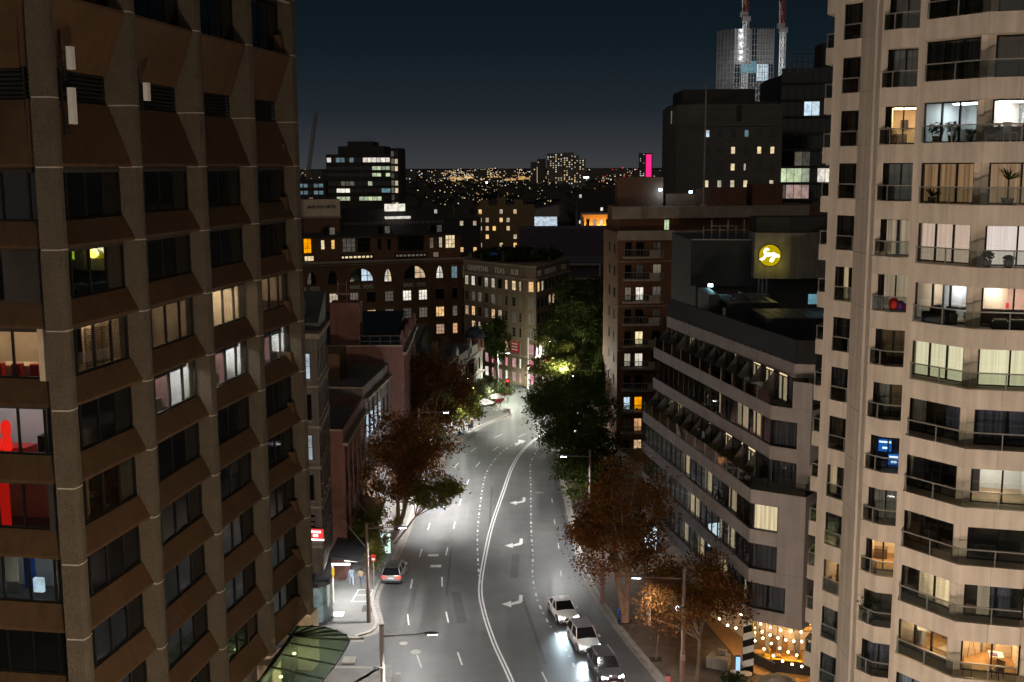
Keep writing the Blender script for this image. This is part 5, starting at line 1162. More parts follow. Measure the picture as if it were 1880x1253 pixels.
# ================================================================ terraces with a corner turret
TR = thing('terrace_houses', 'row of old two storey terraces with gables, bay windows and a domed corner turret', 'building', (-9, 172, 0))
ft = Fac((-9.6, 160), (-4.8, 184)); n2 = ft.n
mb = MB(); mb.prism([ft.xy(0), ft.xy(ft.L), ft.xy(ft.L, -9), ft.xy(0, -9)], 0, 7.6); wpart('wall', mb, M['purple'] if 0 else pm('mauve_stucco', (.15, .13, .125), .85, .2, 1.0, streak=.2), TR)
mst = TR.children[0].data.materials[0]
mb = MB(); mb.prism([ft.xy(0, -.6), ft.xy(ft.L, -.6), ft.xy(ft.L, -9), ft.xy(0, -9)], 7.6, 8.0); wpart('roof', mb, M['roofblue'], TR)
for a0, a1 in ((0, 6.0), (8.2, 14.5), (16.7, 22.5)):
    mb = MB(); mb.box(a0, a1, -.02, .3, 7.6, 8.9); mb.box(a0, a1, -.12, .34, 8.9, 9.05); ft.put('parapet', mb, mst, TR)
for a in (7.1, 15.6):
    mb = MB(); mb.section([(-.15, 7.6), (.35, 7.6), (.35, 9.6), (-.15, 9.6)], a - .9, a + .9); mb.poly([(a - .9, -.15, 9.6), (a + .9, -.15, 9.6), (a, -.15, 10.6)]); mb.poly([(a + .9, .35, 9.6), (a - .9, .35, 9.6), (a, .35, 10.6)])
    mb.poly([(a - .9, -.15, 9.6), (a, -.15, 10.6), (a, .35, 10.6), (a - .9, .35, 9.6)]); mb.poly([(a, -.15, 10.6), (a + .9, -.15, 9.6), (a + .9, .35, 9.6), (a, .35, 10.6)]); ft.put('gable', mb, mst, TR)
    swin(ft, TR, a - .35, 8.1, .7, 1.0, 'darkglass', b=.2)
    for q in range(2):
        mb = MB(); P = [ft.xy(a - 1.1, 0), ft.xy(a - .7, .8), ft.xy(a + .7, .8), ft.xy(a + 1.1, 0)]; z0 = .4 + q * 3.6; mb.prism(P, z0, z0 + .9); mb.prism(P, z0 + 2.7, z0 + 3.3); wpart('bay_wall', mb, mst, TR)
        for i in range(3):
            fb_ = Fac(P[i], P[i + 1]); swin(fb_, TR, .06, z0 + .92, fb_.L - .12, 1.75, 'lwarm' if a < 8 else 'darkglass', mull=1 if i == 1 else 0, bars=1)
for a in (2.0, 4.5, 9.6, 11.4, 13.2, 18, 20, 21.8):
    for z in (1.1, 4.6): swin(ft, TR, a - .4, z, .85, 1.9, 'lwarm' if (a, z) in ((4.5, 1.1), (2.0, 1.1)) else 'darkglass', mull=0, bars=1, sill='stone')
mb = MB(); mb.box(0, ft.L, -.35, .02, 3.9, 4.1); mb.box(0, ft.L, -.25, .02, 7.3, 7.6); ft.put('cornice', mb, mst, TR)
x, y = ft.xy(22.2, -.8)
mb = MB(); mb.lathe((x, y, 7.6), [(1.45, 0), (1.45, 2.0), (1.6, 2.1)], 16); wpart('turret', mb, M['pink'], TR)
mb = MB(); mb.lathe((x, y, 9.7), [(1.65, 0), (1.55, .6), (1.2, 1.2), (.6, 1.6), (.08, 1.8), (.05, 2.4)], 16); wpart('dome', mb, M['roofblue'], TR)
for q in range(5):
    t_ = -2.4 + q * .62; mb = MB(); mb.bar((x + 1.42 * math.cos(t_), y + 1.42 * math.sin(t_), 8.2), (x + 1.42 * math.cos(t_), y + 1.42 * math.sin(t_), 9.3), .4, .1); wpart('turret_window', mb, M['darkglass'], TR)
for q, (x_, y_) in enumerate(((-14.5, 166), (-12.5, 175), (-11, 181))):
    mb = MB(); mb.box(x_, x_ + 1.0, y_, y_ + .6, 8, 9.6); mb.tube((x_ + .25, y_ + .3, 9.6), (x_ + .25, y_ + .3, 10.1), .14, .12, 6); mb.tube((x_ + .75, y_ + .3, 9.6), (x_ + .75, y_ + .3, 10.1), .14, .12, 6); wpart('chimney', mb, M['pink'], TR)
LB = thing('low_building', 'dark low flat roofed building behind the terraces', 'building', (-20, 180, 0))
mb = MB(); mb.box(-34, -15, 160, 205, 0, 8.5); wpart('wall', mb, M['dark'], LB)
mb = MB(); mb.box(-33.5, -15.5, 160.5, 204.5, 8.5, 8.7); wpart('roof', mb, M['roofblue'], LB)
for q in range(4):
    mb = MB(); mb.box(-31 + q * 3.9, -29 + q * 3.9, 168 + 5 * (q % 2), 171 + 5 * (q % 2), 8.7, 9.7); wpart('roof_unit', mb, M['dark'], LB)

# ================================================================ tea warehouse on the corner
GT = thing('tea_warehouse', 'brown brick corner warehouse with GRIFFITHS TEAS painted round its parapet', 'building', (1, 200, 0))
GP = [(-8.6, 203.5), (2.4, 190.1), (4.05, 189.2), (10.4, 206), (8, 222), (-8, 222)]
mb = MB(); mb.prism(GP, 0, 20.3); wpart('wall', mb, M['tanbrick'], GT)
for z, d in ((18.05, .28), (20.2, .15), (5.0, .35)):
    for i in range(3):
        fq = Fac(GP[i], GP[i + 1]); mb = MB(); mb.box(-.02, fq.L + .02, -d, .02, 0, .28); fq.put('cornice', mb, M['stone'], GT, 0, z, 0)
fl, fc, fr_ = Fac(GP[0], GP[1]), Fac(GP[1], GP[2]), Fac(GP[2], GP[3])
text('lettering', 'GRIFFITHS', fl, 4.2, 18.75, .05, 1.28, M['white'], GT, sx=.92); text('lettering', 'TEAS', fl, 10.3, 18.75, .05, 1.28, M['white'], GT, sx=.92)
text('lettering', 'GRIFFITHS', fr_, 7.2, 18.75, .05, 1.22, M['white'], GT, sx=1.0); text('lettering', 'TEAS', fr_, 14.4, 18.75, .05, 1.22, M['white'], GT, sx=1.0)
for fq, a in ((fl, 13.8), (fl, 14.9), (fr_, 1.0), (fr_, 2.0)):
    mb = MB(); mb.box(-.28, -.1, -.06, .02, 0, .9); mb.box(.1, .28, -.06, .02, 0, .9); fq.put('ornament', mb, M['white'], GT, a, 18.75, 0)
zr = [16.1, 13.35, 10.75, 8.15, 5.5, 2.9, .45]
litG = {(0, 0): 'lyell', (0, 1): 'lwhite', (0, 3): 'lyell', (0, 4): 'lyell', (0, 6): 'lwarm', (0, 7): 'lyell', (0, 8): 'lwarm', (1, 4): 'ldim', (1, 1): 'ldim', (1, 2): 'ldim', (2, 0): 'lorange', (2, 1): 'lwarm', (2, 4): 'lwarm', (2, 5): 'lwarm', (2, 3): 'ldim', (3, 1): 'lwarm', (3, 2): 'lwarm', (3, 3): 'lorange', (3, 4): 'lwarm', (4, 5): 'lwarm', (4, 6): 'lwarm'}
M['lpink'] = litroom('lit_window_pink', (1., .35, .40), 1.0)
for r, z in enumerate(zr):
    for c in range(9):
        mt = litG.get((r, c), 'darkglass' if (c + r) % 3 else 'c_dark')
        if r >= 5: mt = 'lpink' if (c * 5 + r) % 3 else 'lwhite'
        swin(fl, GT, .5 + c * 1.88, z, .95, 1.65, mt, mull=1, bars=2 if r < 5 else 0, sill='stone', frame='stone' if r else 'wframe')
    swin(fc, GT, .45, z, .98, 1.75, 'lwarm' if r == 0 else ('lpink' if r >= 4 else 'c_dark'), mull=1, bars=3, sill='stone', frame='stone')
    for c in range(9): swin(fr_, GT, .6 + c * 1.95, z, .95, 1.65, {(0, 0): 'lwarm', (0, 1): 'lyell', (1, 3): 'lwarm', (1, 4): 'lwarm'}.get((r, c), 'darkglass'), mull=1, bars=2, sill='stone')
for a in (12.7, 16.3):
    mb = MB(); mb.box(-.18, .18, -.12, .02, 0, 18); fl.put('pilaster', mb, M['tanbrick'], GT, a, 0, 0)
mb = MB(); mb.box(13.4, 15.6, -.15, .02, 5.5, 7.4); fl.put('red_banner', mb, M['red'], GT)
mb = MB()
for zz in (5.9, 6.4, 6.9): mb.box(13.7, 15.2, -.18, -.15, zz, zz + .22)
fl.put('banner_lettering', mb, M['white'], GT)
mb = MB(); r_ = random.Random(3)
leaves(mb, (1, 206, 21.2), 8.5, 2600, .42, 77, .13); wpart('roof_garden', mb, M['green'], GT)
mb = MB()
for q in range(40):
    x, y = r_.uniform(-6, 8), r_.uniform(197, 218); mb.box(x, x + .5, y, y + .4, 20.3, 21 + r_.random() * 1.6)
wpart('roof_planters', mb, M['dark'], GT)
for q in range(5):
    mb = MB(); x, y = r_.uniform(-4, 7), r_.uniform(198, 214); mb.box(x, x + 1.3, y, y + .6, 21.6, 22.0); wpart('roof_seat', mb, M['blue'] if q % 2 else M['steel'], GT)

# ================================================================ department store
MF = thing('department_store', 'long dark brick department store with arched windows and MARK FOYS lettering', 'building', (-30, 240, 0))
fmf = Fac((-52, 225.2), (-9.3, 241)); LM = fmf.L; A = lambda c: LM - (1331 - c) * .02627
def mfblock(a0, a1, b0, b1, z0, z1, nm, mt, **k):
    mb = MB(); mb.prism([fmf.xy(a0, -b0), fmf.xy(a1, -b0), fmf.xy(a1, -b1), fmf.xy(a0, -b1)], z0, z1, **k); return wpart(nm, mb, M[mt], MF)
mfblock(0, LM, 0, 26, 0, 17.6, 'wall', 'brick2'); mfblock(0, LM - 1.0, 1.6, 26, 17.6, 23.0, 'upper_wall', 'brick2')
mfblock(-.1, LM + .25, -.35, .3, 17.5, 17.95, 'cornice', 'stone'); mfblock(-.2, LM - .6, 1.0, 1.6, 22.7, 23.0, 'eave', 'dark')
mb = MB(); P = [fmf.xy(0, -1.0), fmf.xy(LM - .6, -1.0), fmf.xy(LM - .6, -26), fmf.xy(0, -26)]; Q = [fmf.xy(0, -8), fmf.xy(LM - 8, -8), fmf.xy(LM - 8, -18), fmf.xy(0, -18)]
for i in range(4): j = (i + 1) % 4; mb.poly([(*P[i], 23), (*P[j], 23), (*Q[j], 28), (*Q[i], 28)])
mb.poly([(*q, 28) for q in Q]); wpart('roof', mb, M['charcoal'], MF)
mb = MB()
for q in range(64): a = 9 + (LM - 13) * q / 64; mb.box(a, a + .12, 3.6, 3.7, 25.0, 25.55)
fmf.put('roof_guard', mb, M['stone'], MF)
for c in (225, 660, 1085):
    a = A(c); mb = MB(); pts = [(a - 2.1 + 4.2 * i / 10, 23.1 + 2.1 * math.sin(math.pi * i / 10)) for i in range(11)]
    for p, q in zip(pts, pts[1:]): mb.poly([(p[0], 1.2, p[1]), (q[0], 1.2, q[1]), (q[0], 6.5, q[1]), (p[0], 6.5, p[1])]); mb.poly([(p[0], 1.25, 23.05), (q[0], 1.25, 23.05), (q[0], 1.25, q[1]), (p[0], 1.25, p[1])])
    fmf.put('dormer', mb, M['charcoal'], MF)
    for q in (-1, 1):
        mb = MB(); mb.box(a + q * .7 - .5, a + q * .7 + .5, 1.1, 1.22, 23.3, 24.7); fmf.put('dormer_window', mb, M['ldim' if q > 0 else 'darkglass'], MF)
fu = Fac(fmf.xy(0, -1.6), fmf.xy(LM - 1, -1.6))
for c, w, mt, h, z in ((60, 2.0, 'lorange', 3.0, 19.6), (178, .9, 'lyell', 1.9, 20.3), (258, .9, 'lwarm', 1.9, 20.3), (382, 3.5, 'ldim', 3.0, 19.5), (500, 3.4, 'darkglass', 3.0, 19.5), (625, 1.0, 'darkglass', 2.2, 19.9), (703, 1.0, 'darkglass', 2.2, 19.9), (880, 7.0, 'darkglass', 3.2, 19.5), (1050, 1.0, 'ldim', 2.2, 19.9), (1125, .9, 'lyell', 2.2, 20), (1205, 2.7, 'lyell', 2.8, 19.8)):
    w *= .8; swin(fu, MF, A(c) - w / 2, z, w, h, mt, mull=max(1, int(w / 1.0)), bars=2, lint='stone' if w > 1.5 else None)
for c, w, mt in ((70, 2, 'lyell'), (445, 7.0, 'lyell'), (880, 7.0, 'ldim'), (1085, 1.2, 'ldim')): swin(fu, MF, A(c) - w / 2, 18.0, w, 1.1, mt, mull=max(1, int(w)), bars=0)
def archwin(f, par, a, z, w, h, mts, n=4):
    """arched window: fan of mullions in a half round"""
    w *= .8; r = w / 2; mb = MB(); pts = [(a + r * math.cos(math.pi * i / 16), z + (h) * math.sin(math.pi * i / 16)) for i in range(17)]
    for p, q in zip(pts, pts[1:]): mb.bar(f.pt(p[0], p[1], .06), f.pt(q[0], q[1], .06), .12, .16)
    mb.bar(f.pt(a - r, z, .06), f.pt(a + r, z, .06), .12, .16)
    for i in range(1, n): x = a - r + w * i / n; hh = h * math.sqrt(max(0, 1 - ((x - a) / r) ** 2)); mb.bar(f.pt(x, z, .06), f.pt(x, z + hh, .06), .16, .12)
    mb.bar(f.pt(a - r * .85, z + h * .45, .06), f.pt(a + r * .85, z + h * .45, .06), .08, .1)
    wn = wpart('arched_window', mb, M['wframe'], par)
    for i in range(n):
        x0 = a - r + w * i / n; x1 = x0 + w / n; k = 5; mb = MB(); top = []
        for j in range(k + 1): x = x0 + (x1 - x0) * j / k; top.append(f.pt(x, z + h * math.sqrt(max(0, 1 - ((x - a) / r) ** 2)), .03))
        mb.poly([f.pt(x0, z, .03), f.pt(x1, z, .03)] + top[::-1]); wpart('pane', mb, M[mts[i]], wn)
D = 'darkglass'
archwin(fmf, MF, A(70), 13.4, 2.3, 2.6, ['ldim', D], 2); archwin(fmf, MF, A(235), 13.4, 2.3, 2.6, [D, D], 2); archwin(fmf, MF, A(460), 13.7, 6.2, 2.6, [D, D, 'lcool', 'lcool']); archwin(fmf, MF, A(672), 13.4, 2.0, 2.7, ['lwhite', 'lyell'], 2)
archwin(fmf, MF, A(890), 13.9, 5.8, 2.6, [D, D, 'lwarm', 'lwarm']); archwin(fmf, MF, A(1095), 13.7, 2.0, 2.7, ['lwhite', 'lwhite'], 2)
swin(fmf, MF, A(1218) - .65, 13.6, 1.3, 2.5, 'lteal', 'stone', 1, bars=1); swin(fmf, MF, A(1300) - .3, 13.6, .8, 2.5, 'ldim', 'stone', 0, bars=1)
cols = (90, 240, 400, 535, 680, 825, 955, 1095, 1220, 1300)
litM = {(0, 4): 'ldim', (1, 5): 'ldim', (1, 6): 'ldim', (2, 5): 'ldim', (1, 8): 'ldim', (0, 2): 'ldim', (0, 0): 'lyell', (0, 1): 'lyell', (0, 5): 'lwhite', (0, 6): 'lwhite', (1, 3): 'lwarm', (1, 7): 'lwarm', (2, 4): 'ldim', (2, 7): 'lorange', (2, 8): 'lorange', (1, 4): 'ldim'}
for r, z in enumerate((9.3, 5.6, 1.9)):
    for i, c in enumerate(cols):
        w = (2.3 if i < 8 else (1.3 if i == 8 else .8)) * .8; swin(fmf, MF, A(c) - w / 2, z, w, 2.15, litM.get((r, i), D), 'yrender', 2 if w > 1.5 else 0, bars=2)
for s, c in (('MARK · FOYS', 40), ('MARK · FOYS', 460), ('MARK · FOYS', 888)):
    text('lettering', s, fmf, A(c), 12.15, .05, 1.15, M['white'], MF, sx=.66)
for c in (150, 310, 600, 750, 1020, 1160, 1270): mfblock(A(c) - .28, A(c) + .28, -.22, .02, 0, 17.4, 'pilaster', 'brick2')
mb = MB(); mb.bar(fmf.pt(2, 17.2, .5), fmf.pt(LM + .6, 17.2, .5), .12); mb.bar(fmf.pt(LM + .6, 17.2, .5), fmf.pt(LM + .6, 15.6, .5), .12); wpart('gutter_pipe', mb, M['stone'], MF)
a0 = A(45); mfblock(a0, A(320), 2, 9, 22.5, 30.4, 'sign_tower', 'brick2'); mfblock(a0 - .1, A(320) + .1, 1.9, 9.1, 27.0, 30.4, 'sign_panel', 'cream'); mfblock(a0 - .25, A(320) + .25, 1.7, 9.3, 26.6, 27.0, 'sign_ledge', 'stone')
fs_ = Fac(fmf.xy(a0, -1.9), fmf.xy(A(320), -1.9)); text('lettering', 'MARK FOYS LIMITED', fs_, fs_.L / 2, 28.6, .05, .82, M['wframe'], MF, sx=.72)
for c, w, z in ((795, 4.2, 27.6), (815, 5.5, 25.9)):
    mfblock(A(c) - w / 2, A(c) + w / 2, 5.2, 6.2, z, z + (1.5 if c < 800 else .6), 'skylight', 'lwhite')

# ================================================================ the city behind
def fwin(f, par, a, z, w, h, mt, b=.05): f.ins('window', sm(('fwin', round(w, 2), round(h, 2), mt), lambda m: m.box(0, w, -.06, .04, 0, h), M[mt]), par, a, z, b - .05)
def block(name, label, cat, P, z1, mt, z0=0, roof='dark', group=None):
    t = thing(name, label, cat, (sum(p[0] for p in P) / len(P), sum(p[1] for p in P) / len(P), z0), 0, group)
    mb = MB(); mb.prism(P, z0, z1); wpart('wall', mb, M[mt], t)
    mb = MB(); mb.prism(inset(P, 1.0), z1, z1 + .5); wpart('roof', mb, M[roof], t)
    return t
rg = random.Random(21)
# grey concrete tower
t = block('concrete_tower', 'tall plain grey concrete tower with a grid of small square windows', 'tower', [(31.0, 226), (31.6, 222), (33.5, 219.6), (51.0, 218.5), (53, 240), (31.5, 242)], 48.2, 'dtower')
f = Fac((33.5, 219.6), (51.0, 218.5))
mb = MB(); mb.prism([(33, 224), (40, 222.5), (46.5, 222.2), (46.5, 238), (33, 238)], 48.7, 51.2); wpart('plant_room', mb, M['dark'], t)
mb = MB(); mb.box(0, f.L, -.05, .05, 44.0, 44.15); f.put('string_course', mb, M['dark'], t)
for q in range(15):
    mb = MB(); mb.box(0, f.L, -.012, .02, 0, .06); f.put('panel_joint', mb, M['dark'], t, 0, 20 + q * 1.95, 0)
LT = [[1, 0, 0, 2, 0, 0], [0, 0, 3, 0, 3, 3], [0, 0, 3, 3, 0, 0], [3, 3, 3, 3, 0, 3], [0, 0, 0, 0, 0, 0]]
for r in range(5):
    for c in range(6):
        if r == 3 and c == 0: c_ = .9
        w = .8 if not (r == 2 and c == 3) else .45
        swin(f, t, 3.15 + c * 2.44 - (.6 if r == 3 and c < 5 else 0) * 0, 42.1 - r * 3.13, w, 1.35, {0: 'darkglass', 1: 'lcool', 2: 'lteal', 3: 'lyell'}[LT[r][c]], mull=0)
mb = MB(); mb.box(8.9, 9.9, -.06, .02, 45.0, 48); f.put('louvre', mb, M['dark'], t)
mb = MB(); mb.box(30.75, 30.9, 223.6, 224.2, 44.8, 47.2); wpart('lit_sign', mb, M['ldim'], t)
# dark glass tower
M['lrose'] = litroom('lit_window_rose', (1., .62, .52), .5)
t = block('glass_tower', 'dark glass tower with curved floors and scaffolding on its roof', 'tower', [(51.8, 224), (66, 221), (70, 240), (52, 244)], 53.6, 'charcoal')
f = Fac((51.8, 224), (66, 221))
for r in range(15):
    z = 8 + r * 3.15; mb = MB(); mb.box(0, f.L, -.5, .02, 0, .35); f.put('floor_edge', mb, M['charcoal'], t, 0, z, 0)
    for c in range(10):
        w = f.L / 10; mt = 'darkglass'
        if r == 8 and c < 4: mt = 'lgreen'
        if r == 8 and c in (5, 6, 7): mt = 'lwhite'
        if r == 7 and c < 4: mt = 'lrose' if c else 'ldim'
        if r == 9 and c in (2, 3, 6): mt = 'ldim'
        if r == 12 and c in (3, 4): mt = 'lcool'
        if r == 12 and c in (6, 7): mt = 'lteal'
        if r == 5 and c in (4, 5): mt = 'lorange'
        fwin(f, t, c * w + .05, z + .4, w - .1, 2.6, mt, .02)
mb = MB()
for q in range(14): mb.bar((54 + q * 1.1, 226, 53.5), (54 + q * 1.1, 226, 55.5 + rg.random() * 3.5), .08)
for z in (55, 56.5, 58): mb.bar((54, 226, z), (69, 226, z), .08)
wpart('roof_scaffold', mb, M['dark'], t)
for q in range(8):
    mb = MB(); mb.box(57 + q * 1.4, 58.2 + q * 1.4, 223.5, 224, 53.7, 55.2); wpart('roof_hoarding', mb, M['pink' if q % 2 else 'concrete'], t)
mb = MB(); mb.box(60, 66, 226, 232, 53, 60); wpart('core', mb, M['dark'], t)
# tower under construction and its cranes
CT = thing('construction_tower', 'floodlit tower under construction wrapped in scaffold screens', 'tower', (85, 425, 0))
mb = MB(); mb.prism([(76, 420), (92, 416), (94, 436), (77, 440)], 0, 62); wpart('core', mb, M['dark'], CT)
fc1 = Fac((73.8, 420), (79.0, 414.5)); fc2 = Fac((79.0, 414.5), (92.8, 414.5))
M['screen'] = pm('scaffold_screen', (.11, .11, .11), .8, .3, .5)
for fq, rows, cols_ in ((fc1, 13, 3), (fc2, 13, 7)):
    for r in range(rows):
        for c in range(cols_):
            z = 61.5 + r * 1.75
            if z > 70 and fq is fc2 and c in (3, ) : continue
            if r < 6 and fq is fc2: continue
            w = fq.L / cols_; mb = MB(); mb.box(.05, w - .05, 0, .08, 0, 1.6); fq.put('screen_panel', mb, M['screen'], CT, c * w, z, 0)
mb = MB()
for c in range(15):
    a = fc2.L * c / 14; mb.bar(fc2.pt(a, 54, .1), fc2.pt(a, 84.5, .1), .14)
    if c < 14:
        for r in range(4): mb.bar(fc2.pt(a, 55 + r * 2.8 + (1.8 if c % 2 else 0), .1), fc2.pt(a + fc2.L / 14, 55 + r * 2.8 + (0 if c % 2 else 1.8), .1), .12)
for r in range(16): mb.bar(fc2.pt(0, 54 + r * 1.9, .1), fc2.pt(fc2.L, 54 + r * 1.9, .1), .14)
for c in range(6): mb.bar(fc1.pt(fc1.L * c / 5, 54, .1), fc1.pt(fc1.L * c / 5, 84.5, .1), .14)
wpart('scaffold_frame', mb, M['concrete'], CT)
for q, (a, w, z, h, mt) in enumerate(((2.5, 5.5, 69, 4.2, 'lteal'), (8.2, 4.2, 66.3, 6.0, 'lcool'), (8.6, 4.2, 57.2, 1.6, 'lcool'), (6.5, 3, 57.6, 1.0, 'lteal'))):
    mb = MB()
    for i in range(6): mb.box(a + w * i / 6, a + w * (i + 1) / 6 - .12, 1.0, 1.2, z, z + h)
    fc2.put('lit_floor', mb, M[mt], CT)
for p, e in (((80, 406, 72), 2200), ((88, 404, 64), 2200), ((70, 409, 68), 1400), ((92, 404, 74), 1500)): light('work_light', 'POINT', p, e, (.92, .96, 1.), .5, parent=CT)
def lattice(mb, p, q, w, n):
    p = Vector(p); q = Vector(q); d = (q - p).normalized(); a = d.orthogonal().normalized() * w; b = d.cross(a).normalized() * w; c4 = [a + b, a - b, -a - b, -a + b]; t_ = w * .16
    for c in c4: mb.bar(p + c, q + c, t_ * 2)
    for i in range(n):
        s0 = p.lerp(q, i / n); s1 = p.lerp(q, (i + 1) / n)
        for j in range(4): k = (j + 1) % 4; mb.bar(s0 + c4[j], s1 + c4[k], t_ * 1.3); mb.bar(s1 + c4[j], s1 + c4[k], t_ * 1.3)
for lb, x, y, z0, z1, q, r0 in (('left crane of the pair, standing inside the construction tower with a red jib', 83.2, 417, 72, 87.0, (84.6, 420, 125), 0), ('right crane of the pair, with a tall white floodlit mast and red jib', 97.6, 422, 52, 83.6, (97.2, 426, 128), 1)):
    t = thing('tower_crane', lb, 'crane', (x, y, 0), 0, 'tower cranes on the construction site')
    mb = MB(); lattice(mb, (x, y, z0 - 30 if r0 else z0 - 12), (x, y, z1), .75, 26); wpart('mast', mb, M['white'], t)
    mb = MB(); mb.box(x - 1.4, x + 1.4, y - 1.4, y + 1.4, z1, z1 + 1.6); mb.box(x - 2.2, x + .6, y - 1, y + 1, z1 + 1.6, z1 + 3.2); wpart('cab', mb, M['steel'], t)
    mb = MB(); lattice(mb, (x - .4, y, z1 + 3), q, .8, 18); wpart('jib', mb, pm('jib_red', (.30, .06, .05), .6), t)
    mb = MB(); mb.bar((x - 1.2, y, z1 + 3), (x - 1.6, y, z1 + 11), .3); mb.bar((x + .3, y, z1 + 3), (x - 1.6, y, z1 + 11), .2); wpart('frame', mb, M['white'], t)
    for zz in np.linspace(z0 + 2, z1 - 3, 5): light('mast_light', 'POINT', (x - 2.0, y - 3.2, float(zz)), 300, (.92, .97, 1.), .06, parent=t)
    light('mast_light', 'POINT', (x - 2, y - 5, z1 + 6), 90, (1., .95, .9), .06, parent=t)
# stepped office block at left
OBK = thing('stepped_office_block', 'dark stepped office block with a bright white strip of windows near the top', 'building', (-64, 510, 0))
for P, z0, z1 in (([(-80, 500), (-52, 500), (-52, 530), (-80, 530)], 0, 42), ([(-75, 502), (-55, 502), (-55, 528), (-75, 528)], 42, 45.5), ([(-71, 503), (-60, 503), (-60, 526), (-71, 526)], 45.5, 47.5), ([(-94, 495), (-80.2, 495), (-80.2, 520), (-94, 520)], 0, 31), ([(-52, 498), (-48.5, 498), (-48.5, 530), (-52, 530)], 0, 43.5)):
    mb = MB(); mb.prism(P, z0, z1); wpart('wall', mb, M['dark'], OBK)
f = Fac((-80, 500), (-52, 500)); fl_ = Fac((-94, 495), (-80.2, 495)); fr2 = Fac((-52, 498), (-48.5, 498))
for c in range(14):
    fwin(f, OBK, .4 + c * 1.95, 38.6, 1.75, 1.9, 'lwhite' if c > 7 or c in (0,) else ('lteal' if c in (2, 3, 5) else 'darkglass'))
    fwin(f, OBK, .4 + c * 1.95, 35.3, 1.75, 1.5, 'lgreen' if c > 9 else 'darkglass'); fwin(f, OBK, .4 + c * 1.95, 32.5, 1.75, 1.4, 'lgreen' if c > 9 and c != 12 else 'darkglass')
    fwin(f, OBK, .4 + c * 1.95, 28.6, 1.75, 1.8, 'ldim' if c in (3, 4, 5) else ('lgreen' if c == 9 else 'darkglass')); fwin(f, OBK, .4 + c * 1.95, 25.6, 1.75, 1.7, 'lwhite' if c in (2, 3, 4) else ('lteal' if c > 11 else 'darkglass'))
    fwin(f, OBK, .4 + c * 1.95, 22.2, 1.75, 1.6, 'lgreen' if c in (2, 3, 4, 7, 8, 9, 10, 11) else 'darkglass'); fwin(f, OBK, .4 + c * 1.95, 17, 1.75, 1.6, 'darkglass' if c % 5 else 'lteal')
for r in range(4):
    for c in range(6): fwin(fl_, OBK, .5 + c * 2.2, 28 - r * 3, 1.7, 1.5, 'lteal' if (r < 2 and c != 3) else ('lpink' if (r + c) % 5 == 0 else 'darkglass'))
for r in range(12): fwin(fr2, OBK, .3, 41 - r * 3.1, 1.2, 2.2, 'ldim'); fwin(fr2, OBK, 1.9, 41 - r * 3.1, 1.2, 2.0, 'lyell' if r % 3 else 'darkglass')
mb = MB()
for q in range(12): mb.bar((-70 + q, 503.5, 47.5), (-70 + q, 503.5, 48.4 + (q % 3) * .3), .12)
wpart('roof_mast', mb, M['dark'], OBK)
t = block('slim_block', 'slim residential block dotted with lights right of the stepped office block', 'building', [(-60, 560), (-53, 560), (-53, 580), (-60, 580)], 45, 'dark')
f = Fac((-60, 560), (-53, 560))
for r in range(16):
    for c in range(5):
        if rg.random() < .55: fwin(f, t, .5 + c * 1.3, 42.5 - r * 2.5, .6, .9, rg.choice(['lwhite', 'lyell', 'lcool']))
        else: fwin(f, t, .5 + c * 1.3, 42.5 - r * 2.5, .6, .9, 'darkglass')
t = thing('tower_crane', 'distant pale crane boom leaning beside the stepped office block', 'crane', (-106, 600, 20))
mb = MB(); lattice(mb, (-105, 600, 36), (-100.5, 600, 64), .7, 16); wpart('jib', mb, M['stone'], t)
mb = MB(); lattice(mb, (-105.5, 600, 0), (-105.5, 600, 36), .8, 16); wpart('mast', mb, M['stone'], t)
# twin flats on the horizon
def flats(name, label, x0, x1, y, z1, p, mt='dtower', cols=('lwarm', 'lyell', 'lwhite'), group=None, steps=None, rw=3.0, cw=3.3):
    t = thing(name, label, 'tower', ((x0 + x1) / 2, y + 8, 0), 0, group)
    steps = steps or [(x0, x1, z1)]
    mb = MB()
    for a, b, z in steps: mb.box(a, b, y, y + 16, 0, z)
    wpart('wall', mb, M[mt], t)
    for a, b, z in steps:
        f = Fac((a, y), (b, y)); n = int((b - a) / cw)
        for r in range(int((z - 4) / rw)):
            for c in range(n):
                if rg.random() < p: fwin(f, t, .6 + c * (b - a - .6) / n, z - rw * (r + 1) + .3, cw * .45, rw * .5, rg.choice(cols))
    return t
flats('residential_tower', 'broad pale residential tower full of lit windows on the horizon', 62, 128, 2000, 56, .42, 'concrete', steps=[(62, 90, 57), (90.5, 108, 58.5), (108.5, 117, 54), (117.5, 128, 47)], rw=3.6, cw=4.2)
flats('residential_tower', 'darker residential tower with a bright vertical strip left of the broad one', 34, 60, 2010, 46, .16, 'dtower', steps=[(34, 44, 43), (45.5, 60, 48)], rw=3.6, cw=4.0)
t = thing('light_strip_mast', 'bright vertical light strip on the edge of the darker horizon tower', 'light', (44.7, 1999, 0))
mb = MB(); mb.box(44.2, 45.2, 1999, 2000, 2, 34); wpart('light_strip', mb, M['lwarm'], t)
mb = MB(); mb.box(43.9, 45.5, 2000.1, 2001, 0, 40); wpart('frame', mb, M['dtower'], t)
t = flats('pink_tower', 'distant tower with a magenta lit strip down its face', 229, 243, 2000, 56, .3, 'dtower', cols=('lcool', 'lwhite'), steps=[(222, 231, 57)], rw=3.6, cw=3)
mb = MB()
for q in range(14): mb.box(233, 242, 1999.5, 2000.4, 3 + q * 3.7, 6.4 + q * 3.7)
wpart('magenta_facade', mb, em('magenta_light', (1., .02, .22), 1.3), t)
mb = MB(); mb.box(231, 244, 2000.6, 2016, 0, 57); wpart('wall', mb, M['dtower'], t)
